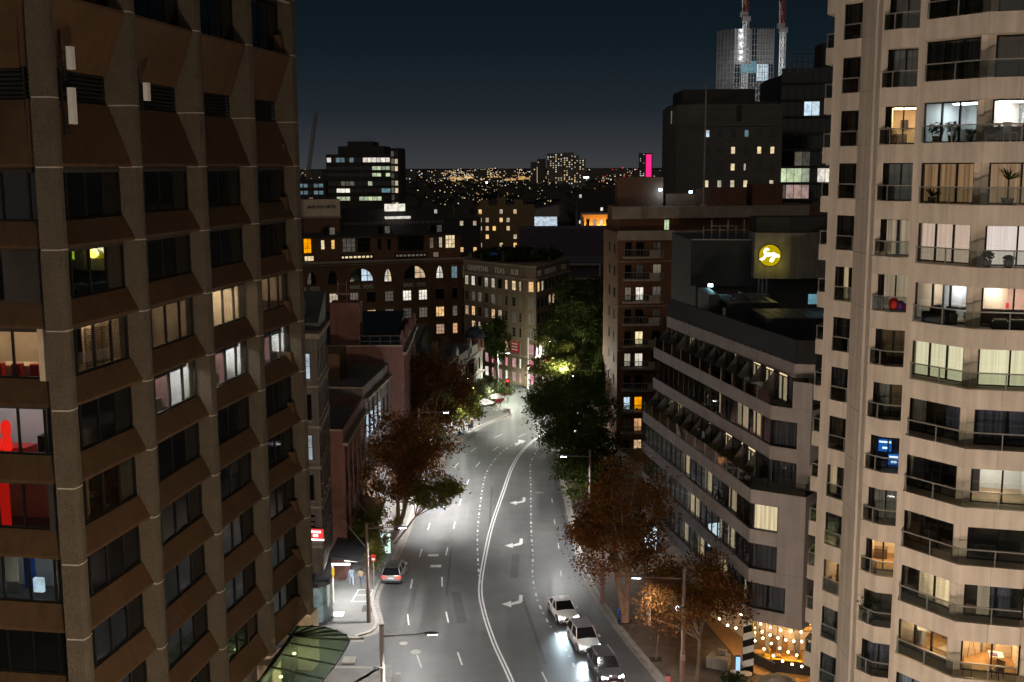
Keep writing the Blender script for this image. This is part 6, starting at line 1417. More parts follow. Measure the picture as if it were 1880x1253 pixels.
# mid city blocks between
mids = [(-44, -16, 300, 19, 'dark', .10, 'dark low block with scattered lit rooms behind the department store roof', ('lwhite', 'lcool')),
        (-12, 8, 400, 23, 'yrender', .40, 'ochre apartment block with rows of lit windows in the middle distance', ('lyell', 'lwarm')),
        (-22, -10.5, 380, 20, 'dark', .35, 'block with a warmly lit top floor left of the ochre apartments', ('lwarm', 'lyell')),
        (-34, -22, 430, 22, 'dark', .30, 'dim block with white lit office strips beyond the store roof', ('lwhite',)),
        (-5, 14, 262, 13.5, 'yrender', .08, 'low ochre building directly behind the tea warehouse roof', ('lyell',)),
        (2, 26, 300, 20.5, 'purple', .02, 'windowless mauve block in front of the orange lit hall', ('ldim',)),
        (9, 25, 250, 16, 'purple', .05, 'mauve building with dark framed terraces behind the trees', ('ldim', 'lyell')),
        (-60, -38, 320, 22, 'dark', .08, 'dark flat block beyond the department store', ('lcool', 'lwhite')),
        (30, 62, 520, 25, 'dark', .12, 'dark block behind the orange hall', ('lwhite', 'lyell')),
        (40, 80, 700, 20, 'dark', .14, 'long dark block under the red aircraft lights', ('lwhite', 'lpink'))]
MIDT = []
for x0, x1, y, z, mt, p, lb, cs in mids: MIDT.append(flats('city_block', lb, x0, x1, y, z, p, mt, cs, 'city blocks in the middle distance', rw=2.9, cw=2.3))
t = MIDT[1]
for q in range(3):
    mb = MB(); mb.box(-11 + q * 6, -8 + q * 6, 402, 408, 23, 25 + q % 2); wpart('roof_box', mb, M['yrender'], t)
mb = MB(); leaves(mb, (-7, 405, 26.4), 3.4, 400, .35, 5, .3); wpart('roof_garden', mb, M['green'], t)
t = MIDT[6]
for k in range(5):
    mb = MB(); mb.box(8.6, 19.5, 248.6, 250, 3 + k * 3.1, 3.35 + k * 3.1); wpart('terrace_edge', mb, M['stone'], t)
for x in (8.8, 19.0):
    mb = MB(); mb.box(x, x + .4, 248.5, 249, 0, 16); wpart('column', mb, M['stone'], t)
f = Fac((19.5, 250), (25, 250))
for r in range(4):
    for c in range(2): swin(f, t, .5 + c * 2.6, 2.5 + r * 3.3, 1.5, 1.7, 'lwhite' if (r == 0) else ('ldim' if r == 1 and c == 0 else 'darkglass'), mull=1)
OH = thing('orange_hall', 'ornate hall floodlit in orange with tall windows', 'building', (37, 490, 0))
mb = MB(); mb.box(30, 56, 480, 500, 0, 16.5); wpart('wall', mb, M['cream'], OH)
mb = MB(); mb.box(29.5, 56.5, 479.4, 480, 15.6, 16.6); mb.box(29.8, 56.3, 479.6, 480, 10, 10.5); wpart('cornice', mb, M['cream'], OH)
f = Fac((30, 480), (56, 480))
for c in range(9):
    for z, h in ((11.4, 3.2), (5.5, 3.6)): fwin(f, OH, 1.2 + c * 2.8, z, 1.3, h, 'lyell' if (c in (1, 2, 6) and z > 8) else 'darkglass', .1)
    mb = MB(); mb.box(.2 + c * 2.8, .9 + c * 2.8, -.4, .02, 0, 16); f.put('pilaster', mb, M['cream'], OH)
for x in range(5): light('facade_flood', 'POINT', (31.5 + x * 3.2, 477.6, 9), 2600, (1., .36, .02), .3, parent=OH)
for x in range(4):
    mb = MB(); mb.ball((33 + x * 3.4, 478.8, 7.2), .35, 6, 4); wpart('flood_lamp', mb, em('orange_lamp', (1., .5, .05), 6), OH)
# white lit hoardings, overpass and signals in the middle distance
WH = thing('white_shed', 'pale lit shed roof near the railway left of the orange hall', 'shed', (15, 560, 0))
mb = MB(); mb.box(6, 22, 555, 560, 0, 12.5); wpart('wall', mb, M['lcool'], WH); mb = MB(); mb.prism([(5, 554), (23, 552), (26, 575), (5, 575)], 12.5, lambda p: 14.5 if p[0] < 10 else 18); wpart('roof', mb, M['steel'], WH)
for i, (x, y, z, c, lb) in enumerate(((28, 640, 12, 'greenl', 'green traffic signal glowing left of the orange hall'), (73, 600, 13, 'redl', 'red traffic signal glowing above the orange hall'), (85, 640, 16, 'redl', 'left of two red beacons beside the brick tower roof'), (90, 640, 16, 'redl', 'right of two red beacons beside the brick tower roof'), (76, 640, 14, 'greenl', 'small green signal right of the red one'))):
    t = thing('signal_light', lb, 'signal', (x, y, 0)); mb = MB(); mb.tube((x, y, 0), (x, y, z), .15); wpart('post', mb, M['dark'], t); mb = MB(); mb.ball((x, y - .3, z), .65 if i != 4 else .4, 8, 5); wpart('lens', mb, M[c], t)
t = thing('lit_station', 'long white lit station canopy below the magenta tower', 'station', (130, 1000, 0))
for r, (x0, x1, z, h, mt) in enumerate(((92, 160, 14.5, 2.6, 'lwhite'), (88, 160, 9.5, 1.6, 'lpink'), (88, 165, 5.5, 1.5, 'lwhite'))):
    for q in range(14):
        if (q * 7 + r * 3) % 5 < 4: mb = MB(); w = (x1 - x0) / 14; mb.box(x0 + q * w, x0 + q * w + w * .8, 1000, 1001, z, z + h); wpart('lit_bay', mb, M[mt], t)
mb = MB(); mb.box(86, 168, 1001, 1015, 0, 18); wpart('wall', mb, M['dark'], t)
# parkland and far lights
mb = MB(); q_ = random.Random(9)
for i in range(520):
    y = q_.uniform(650, 2300); x = q_.uniform(-.42, .24) * y; r = q_.uniform(5, 15); h = q_.uniform(4, 10)
    if abs(x - 30) < 40 and y < 700: continue
    mb.ball((x, y, h * .3), r, 7, 4, sz=h / r)
o = wpart('parkland_trees', mb, M['dark'], None); tag(o, 'dark parkland trees massed below the horizon', 'trees', None, 'stuff')
mb = MB()
for i in range(2600):
    y = 900 * math.exp(q_.random() * 1.9); x = q_.uniform(-.28, .30) * y; s = y * q_.choice([.00014, .0002, .0002, .0003, .00042])
    z = q_.uniform(0, 14) if y < 3500 else q_.uniform(0, 24) * (y / 6000) ** 1.5
    if q_.random() < .6: x = q_.gauss(q_.choice([-.045, -.03, -.02, .03, .09]), .014) * y
    if y < 2200 and q_.random() < .7: continue
    mb.box(x - s, x + s, y, y + s, z, z + s * 1.8, q_.choice([0, 0, 0, 1, 1, 2, 3 if x > .07 * y else 0]))
for i in range(40):
    y = q_.uniform(2600, 3400); x = q_.uniform(-.055, .015) * y; s = q_.uniform(1.5, 4); mb.box(x - s * 2, x + s * 2, y, y + 1, 2, 2 + s * 1.4, 1)
o = wpart('distant_city_lights', mb, [em('far_warm', (1., .72, .40), 1.1), em('far_gold', (1., .58, .18), .55), em('far_cool', (.75, .9, 1.), 1.1), em('far_red', (1., .06, .06), 2.0)], None); tag(o, 'countless tiny city lights scattered to the horizon', 'city lights', None, 'stuff')
mb = MB()
for i in range(160):
    y = q_.uniform(2500, 6000); x = q_.uniform(-.3, .35) * y; w = q_.uniform(15, 60); mb.box(x, x + w, y, y + 20, 0, q_.uniform(8, 26))
o = wpart('far_rooftops', mb, M['dtower'], None); tag(o, 'faint far rooftops along the skyline', 'rooftops', None, 'stuff')
for i, (px, y, z, lb) in enumerate(((-32, 1500, 14, 'bright white floodlight over the parkland left of the towers'), (150, 1500, 16, 'white floodlight over the trees left of the magenta tower'), (176, 1500, 13, 'yellow floodlight beneath the magenta tower'), (110, 1700, 18, 'cool floodlight right of the broad horizon tower'))):
    t = thing('floodlight', lb, 'floodlight', (px, y, 0)); mb = MB(); mb.tube((px, y, 0), (px, y, z), .3); wpart('mast', mb, M['dark'], t)
    mb = MB(); mb.box(px - (1.2, 4, 5, 4)[i], px + (1.2, 4, 5, 4)[i], y - 1, y - .4, z, z + 2); wpart('lamp', mb, em('flood_lens', [(.8, .9, 1.), (1., 1., .9), (1., .95, .2), (.8, .95, 1.)][i], 5), t)

# ================================================================ trees
def leafmesh(centres, n, spread, size, q, flat=.75):
    c = np.repeat(np.array(centres), n, 0); k = len(c); rs = np.random.RandomState(q)
    off = rs.normal(0, 1, (k, 3)) * spread * np.array([1, 1, flat]); p = c + off
    a = rs.normal(0, 1, (k, 3)); a /= np.linalg.norm(a, axis=1)[:, None]; b = np.cross(a, rs.normal(0, 1, (k, 3))); b /= np.linalg.norm(b, axis=1)[:, None]
    s = (size * rs.uniform(.55, 1.35, k))[:, None]
    v = np.stack([p - a * s, p + b * s * .55 + a * s * .1, p + a * s, p - b * s * .55 + a * s * .1], 1).reshape(-1, 3)
    tone = np.clip(rs.normal(.5, .28, k), 0, 1); return v, tone
def tree(name, label, base, ctr, rx, rz_, mt, n_cl=70, n_leaf=85, size=.16, seed=1, fork=.45, tr=.2, cl=1.0, trunks=1, group='street trees along the avenue'):
    q = random.Random(seed); base = Vector(base); ctr = Vector(ctr)
    t = thing(name, label, 'tree', base, 0, group)
    cen = []; tries = 0
    while len(cen) < n_cl and tries < 4000:
        tries += 1; d = Vector((q.gauss(0, 1), q.gauss(0, 1), q.gauss(0, 1))).normalized(); rr = q.random() ** .38
        nz = mnoise.noise(d * 1.7 + Vector((seed * 3.1, 0, 0)))
        p = Vector((d.x * rx, d.y * rx, d.z * rz_)) * rr * (1 + .55 * nz)
        if mnoise.noise(p * .42 + Vector((seed, 7, 1))) < -.08 and q.random() < .9: continue
        cen.append(ctr + p)
    mb = MB()
    for k in range(trunks):
        top = base.lerp(ctr, fork) + Vector((q.uniform(-.3, .3) + (k - (trunks - 1) / 2) * .6, q.uniform(-.3, .3), 0)); b0 = base + Vector(((k - (trunks - 1) / 2) * .12, 0, 0)); mid = b0.lerp(top, .5) + Vector((q.uniform(-.12, .12), q.uniform(-.12, .12), 0))
        mb.tube(b0 - Vector((0, 0, .02)), mid, tr * 1.15, tr * .92, 9); mb.tube(mid, top, tr * .92, tr * .75, 9)
        limbs = q.sample(cen, min(len(cen), 9))
        for L in limbs:
            m = top.lerp(L, .5) + Vector((q.uniform(-.4, .4), q.uniform(-.4, .4), q.uniform(0, .5))); mb.tube(top, m, tr * .5, tr * .3, 6, caps=False); mb.tube(m, L, tr * .3, tr * .1, 5, caps=False)
            for c2 in sorted(cen, key=lambda c: (c - L).length)[1:5]: mb.tube(m.lerp(L, .6), c2, tr * .14, tr * .05, 4, caps=False)
    wpart('trunk', mb, M['bark'], t)
    v, tone = leafmesh([tuple(c) for c in cen], n_leaf, cl * rx * .13 + .10, size, seed)
    n = len(tone); me = bpy.data.meshes.new('crown'); o0 = np.array(ctr); v = v - o0
    me.vertices.add(n * 4); me.vertices.foreach_set('co', v.astype(np.float32).ravel()); me.loops.add(n * 4); me.loops.foreach_set('vertex_index', np.arange(n * 4, dtype=np.int32)); me.polygons.add(n); me.polygons.foreach_set('loop_start', np.arange(0, n * 4, 4, dtype=np.int32)); me.polygons.foreach_set('loop_total', np.full(n, 4, dtype=np.int32)); me.update(calc_edges=True)
    at = me.attributes.new('tone', 'FLOAT', 'FACE'); at.data.foreach_set('value', tone.astype(np.float32)); me.materials.append(M[mt]); me.validate()
    inst('crown', me, t, tuple(ctr)); return t
tree('plane_tree', 'large rusty autumn plane tree on the right footpath with a pale forked trunk', (9.1, 88.8, .12), (8.5, 89.6, 8.8), 4.3, 4.3, 'autumn', 130, 150, .125, 1, .42, .27, .9, 2)
tree('plane_tree', 'smaller brown and green tree in front of the café by the right footpath', (13.3, 78.0, .12), (13.0, 78.2, 6.6), 3.6, 2.7, 'autumn', 90, 125, .115, 2, .5, .15, .9)
tree('plane_tree', 'big dark autumn tree leaning over the left footpath above the road', (-11.9, 113, .12), (-10.6, 112, 8.0), 4.6, 4.6, 'autumn', 130, 150, .14, 3, .4, .25, .9, 2)
tree('plane_tree', 'low outer limb tree with yellow green leaves over the left lane', (-11.7, 108.5, .12), (-7.9, 110.5, 5.0), 2.6, 1.5, 'lime', 34, 90, .17, 23, .5, .1, .9)
tree('plane_tree', 'dark rusty tree behind the big leaning one on the left footpath', (-10.6, 140, .12), (-10.0, 141, 9.0), 4.9, 5.0, 'autumnd', 120, 135, .17, 4, .4, .25, .9)
tree('plane_tree', 'yellow green tree lit from below beyond the rusty trees on the left footpath', (-8.7, 152, .12), (-7.6, 153, 5.0), 3.3, 2.8, 'lime', 70, 110, .2, 5, .4, .16, .9)
tree('street_shrub_tree', 'small feathery green tree beside the lower red sign', (-12.6, 99.8, .12), (-12.6, 100, 3.7), 1.75, 2.6, 'lime', 52, 120, .12, 6, .3, .09, .9)
tree('street_shrub_tree', 'pale silvery tree glowing under the lamp near the umbrellas', (-5.0, 172, .12), (-4.6, 171, 2.9), 2.5, 2.2, 'silver', 52, 120, .17, 7, .3, .13, .9)
tree('street_shrub_tree', 'pale young tree close to the road at the bend of the left kerb', (-10.2, 146.5, .12), (-10.0, 147, 2.6), 1.5, 2.0, 'silver', 34, 90, .16, 17, .3, .09, .9)
tree('plane_tree', 'tall thin crowned tree standing before the tea warehouse beside the turret', (-3.0, 193, .12), (-2.9, 194, 7.6), 2.6, 4.2, 'green', 54, 90, .24, 8, .4, .17, 1.)
tree('plane_tree', 'dense dark fig tree overhanging the right kerb in front of the far crossing', (7.9, 136, .12), (7.4, 136, 6.8), 4.9, 5.6, 'green', 130, 150, .16, 9, .35, .3, .9)
tree('plane_tree', 'dark spreading tree whose long branch reaches across the lanes', (6.6, 152, .12), (5.4, 152, 5.6), 3.5, 2.4, 'green', 52, 110, .22, 10, .5, .22, .9)
tree('plane_tree', 'tall dark tree rising behind the crossing against the brick tower', (10.6, 172, .12), (10.6, 172, 11.5), 5.8, 7.2, 'green', 130, 150, .19, 12, .35, .3, .9)
tree('plane_tree', 'yellow green tree lit by a lamp among the dark right trees', (7.4, 165, .12), (7.0, 167, 8.4), 3.6, 3.0, 'lime', 70, 110, .22, 13, .45, .18, .9)
tree('plane_tree', 'dark tree at the foot of the brick tower right of the lit one', (13.2, 158, .12), (12.4, 158, 6.2), 3.2, 3.4, 'green', 60, 110, .23, 14, .4, .2, .9)
tree('plane_tree', 'farthest dark tree seen over the crossing beside the warehouse side wall', (12.0, 196, .12), (11.5, 196, 10.5), 4.4, 6.4, 'green', 90, 110, .3, 15, .4, .25, .9)
tree('plane_tree', 'dark tree between the fig and the rusty plane on the right footpath', (8.2, 119, .12), (8.0, 119, 5.2), 3.3, 4.4, 'green', 80, 120, .2, 16, .35, .22, .9)
st = thing('tree_stake', 'thin bare sapling stem in a square soil bed on the right footpath', 'sapling', (10.75, 81.6, .12))
mb = MB(); mb.tube((10.75, 81.6, .12), (10.9, 81.5, 2.1), .06, .04); wpart('stem', mb, M['bark'], st)
mb = MB(); mb.box(10.3, 11.2, 81.2, 82.0, .12, .15); wpart('soil_bed', mb, M['soil'], st)
mb = MB(); mb.box(8.5, 9.7, 88.3, 89.3, .122, .14); struct('soil_bed', mb, M['soil'])
for i, (x, y, rx, ry, mt, lb) in enumerate(((-5.6, 184, 1.2, 1.5, 'lime', 'yellowish round bush at the corner of the terraces'), (-1.6, 184, 2.3, 1.7, 'green', 'long green hedge curving round the corner garden'), (-2.8, 178.5, 1.9, 1.4, 'green', 'low dark hedge by the red fence at the crossing'))):
    t = thing('hedge', lb, 'hedge', (x, y, .12)); mb = MB(); leaves(mb, (x, y, .8), max(rx, ry), 900, .15, 90 + i, .5); wpart('foliage', mb, M[mt], t)
    mb = MB(); mb.lathe((x, y, .12), [(rx * .6, 0), (rx * .6, .25)], 10); wpart('soil', mb, M['soil'], t)

# ================================================================ street furniture
def pole(label, base, h, arm=None, col='polebrown', r=.12, boxes=(), lit=False, cat='street pole', h2=None):
    x, y, z = base; t = thing('street_pole', label, cat, base)
    mb = MB(); mb.tube((x, y, z), (x, y, z + (h2 or h * .35)), r * 1.35, r * 1.3, 12); wpart('base_sleeve', mb, M[col], t)
    mb = MB(); mb.tube((x, y, z + (h2 or h * .35)), (x, y, z + h), r, r * .85, 12); mb.lathe((x, y, z + h), [(r, 0), (r * 1.1, .03), (r * .9, .1)], 12); wpart('shaft', mb, M[col], t)
    if arm:
        e = Vector((x + arm[0], y + arm[1], z + arm[2])); s = Vector((x, y, z + arm[2] - .05)); mb = MB(); mb.tube(s, e, .05, .04, 8); mb.tube((x, y, z + arm[2] + .45), s.lerp(e, .35), .015, .015, 5); wpart('arm', mb, M[col], t)
        mb = MB(); d = (e - s).normalized(); mb.bar(e - d * .5, e + d * .35, .26, .12); wpart('lamp_head', mb, M['grey'], t)
        mb = MB(); mb.bar(e - d * .3 - Vector((0, 0, .075)), e + d * .3 - Vector((0, 0, .075)), .2, .03); wpart('lamp_lens', mb, M['lamp'] if lit else M['white'], t)
    for bz, bs in boxes:
        mb = MB(); mb.box(x - bs, x + bs, y - r - .18, y - r, z + bz, z + bz + bs * 3); wpart('control_box', mb, M['steel'], t)
    return t
pA = pole('brown street pole at the bottom edge with a long lamp arm over the road', (-8.1, 66.8, .12), 8.9, (3.1, .4, 8.3), 'steel', .15, ((6.0, .12), (4.6, .14), (7.0, .09)), True)
pB = pole('brown lamp pole standing on the pavement corner before the parked car', (-11.8, 89, .12), 8.3, (2.9, .2, 8.0), 'polebrown', .13, (), True)
pC = pole('pinkish pole with a long mast arm beside the café on the right', (11.9, 76, .12), 9.1, (-3.3, .3, 8.5), 'polebrown', .15, ((2.6, .12),), True)
pD = pole('pole with a double lamp arm in front of the dark right trees', (7.6, 109, .12), 9.2, (-2.6, .2, 8.7), 'polebrown', .12, (), True)
pE = pole('slim pole with a greenish lamp beside the hedge at the far corner', (-2.3, 182, .12), 7.2, (1.6, 0, 7.0), 'steel', .10, (), True)
pF = pole('pale pole directly in front of the warehouse corner', (2.7, 187.5, .12), 8.5, None, 'white', .12)
pG = pole('white pole carrying traffic lights right of the warehouse corner', (5.2, 187, .12), 9.0, (1.4, 0, 8.6), 'white', .11, (), False)
pH = pole('slim white pole among the lit trees beyond the crossing', (7.4, 190, .12), 8.0, (-1.2, 0, 7.7), 'white', .1, (), True)
pI = pole('lamp pole hidden among leaves on the left footpath near the rusty tree', (-11.6, 118, .12), 8.6, (3.0, 0, 8.3), 'polebrown', .12, (), True)
pJ = pole('thin pole in front of the terrace bay windows', (-8.6, 158.5, .12), 5.2, None, 'white', .07)
pK = pole('tall pole behind the big rusty tree on the right footpath', (7.6, 92.8, .12), 7.6, None, 'polebrown', .14, ((3.4, .2), (5.0, .22)))
pL = pole('lamp pole at the left bend by the green lit tree', (-9.0, 156, .12), 8.0, (2.8, .6, 7.7), 'polebrown', .12, (), True)
pM = pole('lamp pole hidden in the trees under the brick tower', (10.4, 160, .12), 7.6, (-1.8, 0, 7.3), 'polebrown', .12, (), True)
bo = thing('info_pillar', 'square reddish pillar standing on the right pavement at the bottom edge', 'pillar', (10.65, 74.5, .12))
mb = MB(); mb.box(10.48, 10.82, 74.33, 74.67, .12, 2.2); wpart('post', mb, M['red'] if 0 else pm('pillar_pink', (.32, .16, .15), .6), bo); mb = MB(); mb.box(10.46, 10.84, 74.31, 74.69, 2.2, 2.28); wpart('cap', mb, M['black'], bo)
def signal(label, base, h, on='redl', face=-1):
    x, y, z = base; t = thing('traffic_light', label, 'traffic light', base); mb = MB(); mb.tube((x, y, z), (x, y, z + h), .06, .06, 8); wpart('post', mb, M['yellow'], t)
    mb = MB(); mb.box(x - .17, x + .17, y - .12, y + .12, z + h - .2, z + h + .85); mb.box(x - .3, x + .3, y + .12, y + .14, z + h - .35, z + h + 1.0); wpart('housing', mb, M['black'], t)
    for k in range(3):
        mb = MB(); mb.tube((x, y + face * .12, z + h + .66 - k * .32), (x, y + face * .17, z + h + .66 - k * .32), .11, .11, 10); wpart('lens', mb, M[on] if k == 0 else M['black'], t)
        mb = MB(); mb.box(x - .13, x + .13, y + face * .30 if face < 0 else y + .12, y - .12 if face < 0 else y + .3, z + h + .76 - k * .32, z + h + .79 - k * .32); wpart('visor', mb, M['black'], t)
    return t
s1 = signal('red traffic light with yellow post on the far left crossing corner', (-.7, 176, .12), 2.9); s2 = signal('red traffic light among dark trees right of the warehouse corner', (5.5, 185.5, .12), 4.6)
for s_, p in ((s1, (-.7, 175.4, 3.6)), (s2, (5.5, 184.9, 5.3))): light('signal_glow', 'POINT', p, 90, (1., .08, .05), .15, parent=s_)
rf = thing('red_fence', 'short red fence panel at the crossing by the hedge', 'fence', (-2.0, 177, .12)); mb = MB(); mb.prism([(-2.7, 175.2), (-1.3, 178.0), (-1.36, 178.03), (-2.76, 175.23)], .15, 1.3); wpart('panel', mb, M['red'], rf)
mb = MB(); mb.tube((-2.73, 175.2, .12), (-2.73, 175.2, 1.4), .05); mb.tube((-1.33, 178, .12), (-1.33, 178, 1.4), .05); wpart('post', mb, M['red'], rf)
for lb, x, y in (('right and brighter of the two white market umbrellas at the bend', -2.5, 170.5), ('left white market umbrella beside the bin at the bend', -4.1, 166.5)):
    t = thing('market_umbrella', lb, 'umbrella', (x, y, .12)); mb = MB(); mb.lathe((x, y, 2.2), [(1.45, 0), (1.4, .05), (.7, .38), (.05, .62)], 8); wpart('canopy', mb, M['white'], t)
    mb = MB(); mb.tube((x, y, .12), (x, y, 2.7), .035); mb.lathe((x, y, .12), [(.3, 0), (.28, .1)], 10); wpart('pole', mb, M['steel'], t)
t = thing('litter_bin', 'round dark litter bin with a pale lid near the kerb', 'bin', (-5.9, 158.9, .12)); mb = MB(); mb.lathe((-5.9, 158.9, .12), [(.36, 0), (.38, 1.2), (.34, 1.22)], 12); wpart('body', mb, M['charcoal'], t); mb = MB(); mb.lathe((-5.9, 158.9, 1.34), [(.40, 0), (.36, .16), (.1, .24)], 12); wpart('lid', mb, M['stone'], t)
t = thing('street_sign', 'small red and white parking sign on a thin post by the parked car', 'sign', (-12.35, 97.2, .12)); mb = MB(); mb.tube((-12.35, 97.2, .12), (-12.35, 97.2, 3.0), .035); wpart('post', mb, M['steel'], t); mb = MB(); mb.box(-12.55, -12.15, 97.15, 97.18, 2.4, 3.0); wpart('plate', mb, M['red'], t); mb = MB(); mb.box(-12.48, -12.22, 97.13, 97.15, 2.5, 2.68); wpart('marking', mb, M['white'], t)
t = thing('kerbside_panel', 'glowing white advertising panel by the kerb beyond the parked car', 'sign', (-12.1, 105, .12)); mb = MB(); mb.box(-12.7, -11.7, 105, 105.15, .4, 2.3); wpart('screen', mb, em('ad_panel', (.75, 1., .85), 1.1), t); mb = MB(); mb.box(-12.75, -11.65, 105.16, 105.3, .12, 2.4); wpart('frame', mb, M['grey'], t)
# bicycle leaning on the plane tree
bk = thing('bicycle', 'blue bicycle propped against the pale plane tree trunk', 'bicycle', (8.75, 88.6, .12))
def wheel_ring(mb, c, r, t_, ax='x', n=16):
    pts = [(c[0], c[1] + r * math.cos(2 * math.pi * i / n), c[2] + r * math.sin(2 * math.pi * i / n)) for i in range(n)]
    for i in range(n): mb.tube(pts[i], pts[(i + 1) % n], t_, t_, 5, caps=False)
for dy in (-.5, .5):
    mb = MB(); wheel_ring(mb, (8.7, 88.5 + dy, .46), .33, .025); wpart('tyre', mb, M['black'], bk); mb = MB()
    for q in range(8): mb.bar((8.7, 88.5 + dy, .46), (8.7, 88.5 + dy + .32 * math.cos(q * .785), .46 + .32 * math.sin(q * .785)), .012)
    wpart('spokes', mb, M['steel'], bk)
mb = MB()
for a, b in (((8.7, 88.0, .46), (8.7, 88.12, 1.0)), ((8.7, 88.12, .95), (8.7, 88.7, .9)), ((8.7, 88.15, .85), (8.7, 88.5, .45)), ((8.7, 88.5, .45), (8.7, 88.72, .98)), ((8.7, 88.5, .45), (8.7, 89.0, .46)), ((8.7, 89.0, .46), (8.7, 88.7, .85))): mb.tube(a, b, .035, .035, 6)
wpart('frame', mb, M['blue'], bk); mb = MB(); mb.box(8.6, 8.8, 88.62, 88.85, .98, 1.05); wpart('saddle', mb, M['black'], bk); mb = MB(); mb.tube((8.42, 88.1, 1.05), (8.98, 88.1, 1.05), .02); mb.tube((8.7, 88.12, 1.0), (8.7, 88.1, 1.05), .02); wpart('handlebar', mb, M['black'], bk)
mb = MB(); mb.box(8.5, 8.9, 88.85, 89.2, .75, 1.25); wpart('carrier_box', mb, M['blue'], bk)
# awning and sign at the right footpath by the hotel
aw = thing('awning', 'black wedge shaped awning over the hotel entrance beside the rusty tree', 'awning', (12.2, 90, 3.0))
mb = MB(); mb.prism([(11.0, 88.0), (13.9, 87.2), (14.3, 91.5), (11.2, 92.3)], lambda p: 2.9 if p[0] < 12 else 3.7, lambda p: 3.02 if p[0] < 12 else 3.9); wpart('canopy', mb, M['black'], aw)
mb = MB(); mb.prism([(11.0, 88.0), (11.12, 88.0), (11.3, 92.3), (11.2, 92.3)], .12, 2.9); wpart('side_wall', mb, M['white'], aw)
bw = thing('bus_shelter_wall', 'white panelled wall under the black awning', 'wall', (11.5, 92.5, .12))
for q in range(5):
    mb = MB(); mb.box(11.4 + q * .5, 11.86 + q * .5, 92.4, 92.5, .12, 4.6); wpart('panel', mb, M['white'], bw)
ts = thing('screen_sign', 'bright bluish white screen glowing behind the rusty tree', 'screen', (11.6, 93.6, 4.4)); mb = MB(); mb.box(11.2, 12.2, 93.5, 93.6, 4.6, 6.6); wpart('screen', mb, em('cool_screen', (.75, .92, 1.), 1.8), ts); mb = MB(); mb.box(11.1, 12.3, 93.62, 93.8, .12, 6.7); wpart('frame', mb, M['grey'], ts)
hs = thing('entrance_sign', 'two small white glowing letters on a dark fascia among the leaves', 'sign', (12.6, 81.3, 3.6)); fhs = Fac((12.1, 82.2), (13.6, 81.4))
mb = MB(); mb.box(0, 1.6, 0, .15, 3.5, 4.5); mb.box(.7, .8, .02, .1, .12, 3.5); fhs.put('fascia', mb, M['black'], hs); mb = MB(); stroke(mb, fhs, arc(.35, 4.0, .13, .2, 60, 400), .06, .035); stroke(mb, fhs, arc(.8, 3.95, .12, .16, 0, 360), .06, .035); wpart('lettering', mb, em('sign_cool', (.85, .95, 1.), 5), hs)
# café forecourt: bench block, planter, round table top and parasol
kb = thing('kiosk_bench', 'pale wedge shaped concrete bench block under the café tree', 'bench', (15.2, 80.6, .12)); mb = MB(); mb.prism([(14.3, 80.2), (15.7, 79.5), (16.2, 80.6), (14.9, 81.3)], .12, .95); wpart('seat', mb, M['concrete'], kb); mb = MB(); mb.prism([(15.2, 80.7), (15.8, 80.4), (15.95, 80.7), (15.35, 81.0)], .95, 1.3); wpart('backrest', mb, M['concrete'], kb)
pl = thing('planter', 'dark round edged planter with shrubs at the bottom by the café', 'planter', (15.5, 76.6, .12)); mb = MB(); mb.prism([(14.3, 76.2), (16.2, 75.6), (17.0, 76.8), (15.0, 77.5)], .12, .75); wpart('box', mb, M['charcoal'], pl); mb = MB(); leaves(mb, (15.6, 76.6, 1.0), .95, 260, .12, 200, .35); wpart('foliage', mb, M['green'], pl)
ptable('cafe_table', 'small white round café table catching the light beside the planter', (16.0, 77.8, .12), 0, 'white', .42); ptable('cafe_table', 'second white round café table right of the bright one', (16.75, 77.6, .12), 0, 'cream', .42)
pr = thing('parasol', 'large grey parasol rim cut by the bottom edge near the café', 'parasol', (18.5, 76.0, .12)); mb = MB(); mb.lathe((18.3, 74.6, 1.6), [(1.25, 0), (1.27, .08), (1.15, .14), (.6, .4), (.05, .55)], 24); wpart('canopy', mb, M['stone'], pr); mb = MB(); mb.tube((18.3, 74.6, .12), (18.3, 74.6, 2.1), .05); wpart('pole', mb, M['steel'], pr)
cs = thing('pavement_board', 'narrow blue and white lit board standing beside the zigzag column', 'sign', (16.3, 78.5, .12)); mb = MB(); mb.box(16.15, 16.45, 78.4, 78.5, .3, 1.7); wpart('screen', mb, em('board_blue', (.35, .6, 1.), 1.3), cs); mb = MB(); mb.box(16.1, 16.5, 78.51, 78.6, .12, 1.8); wpart('frame', mb, M['black'], cs)

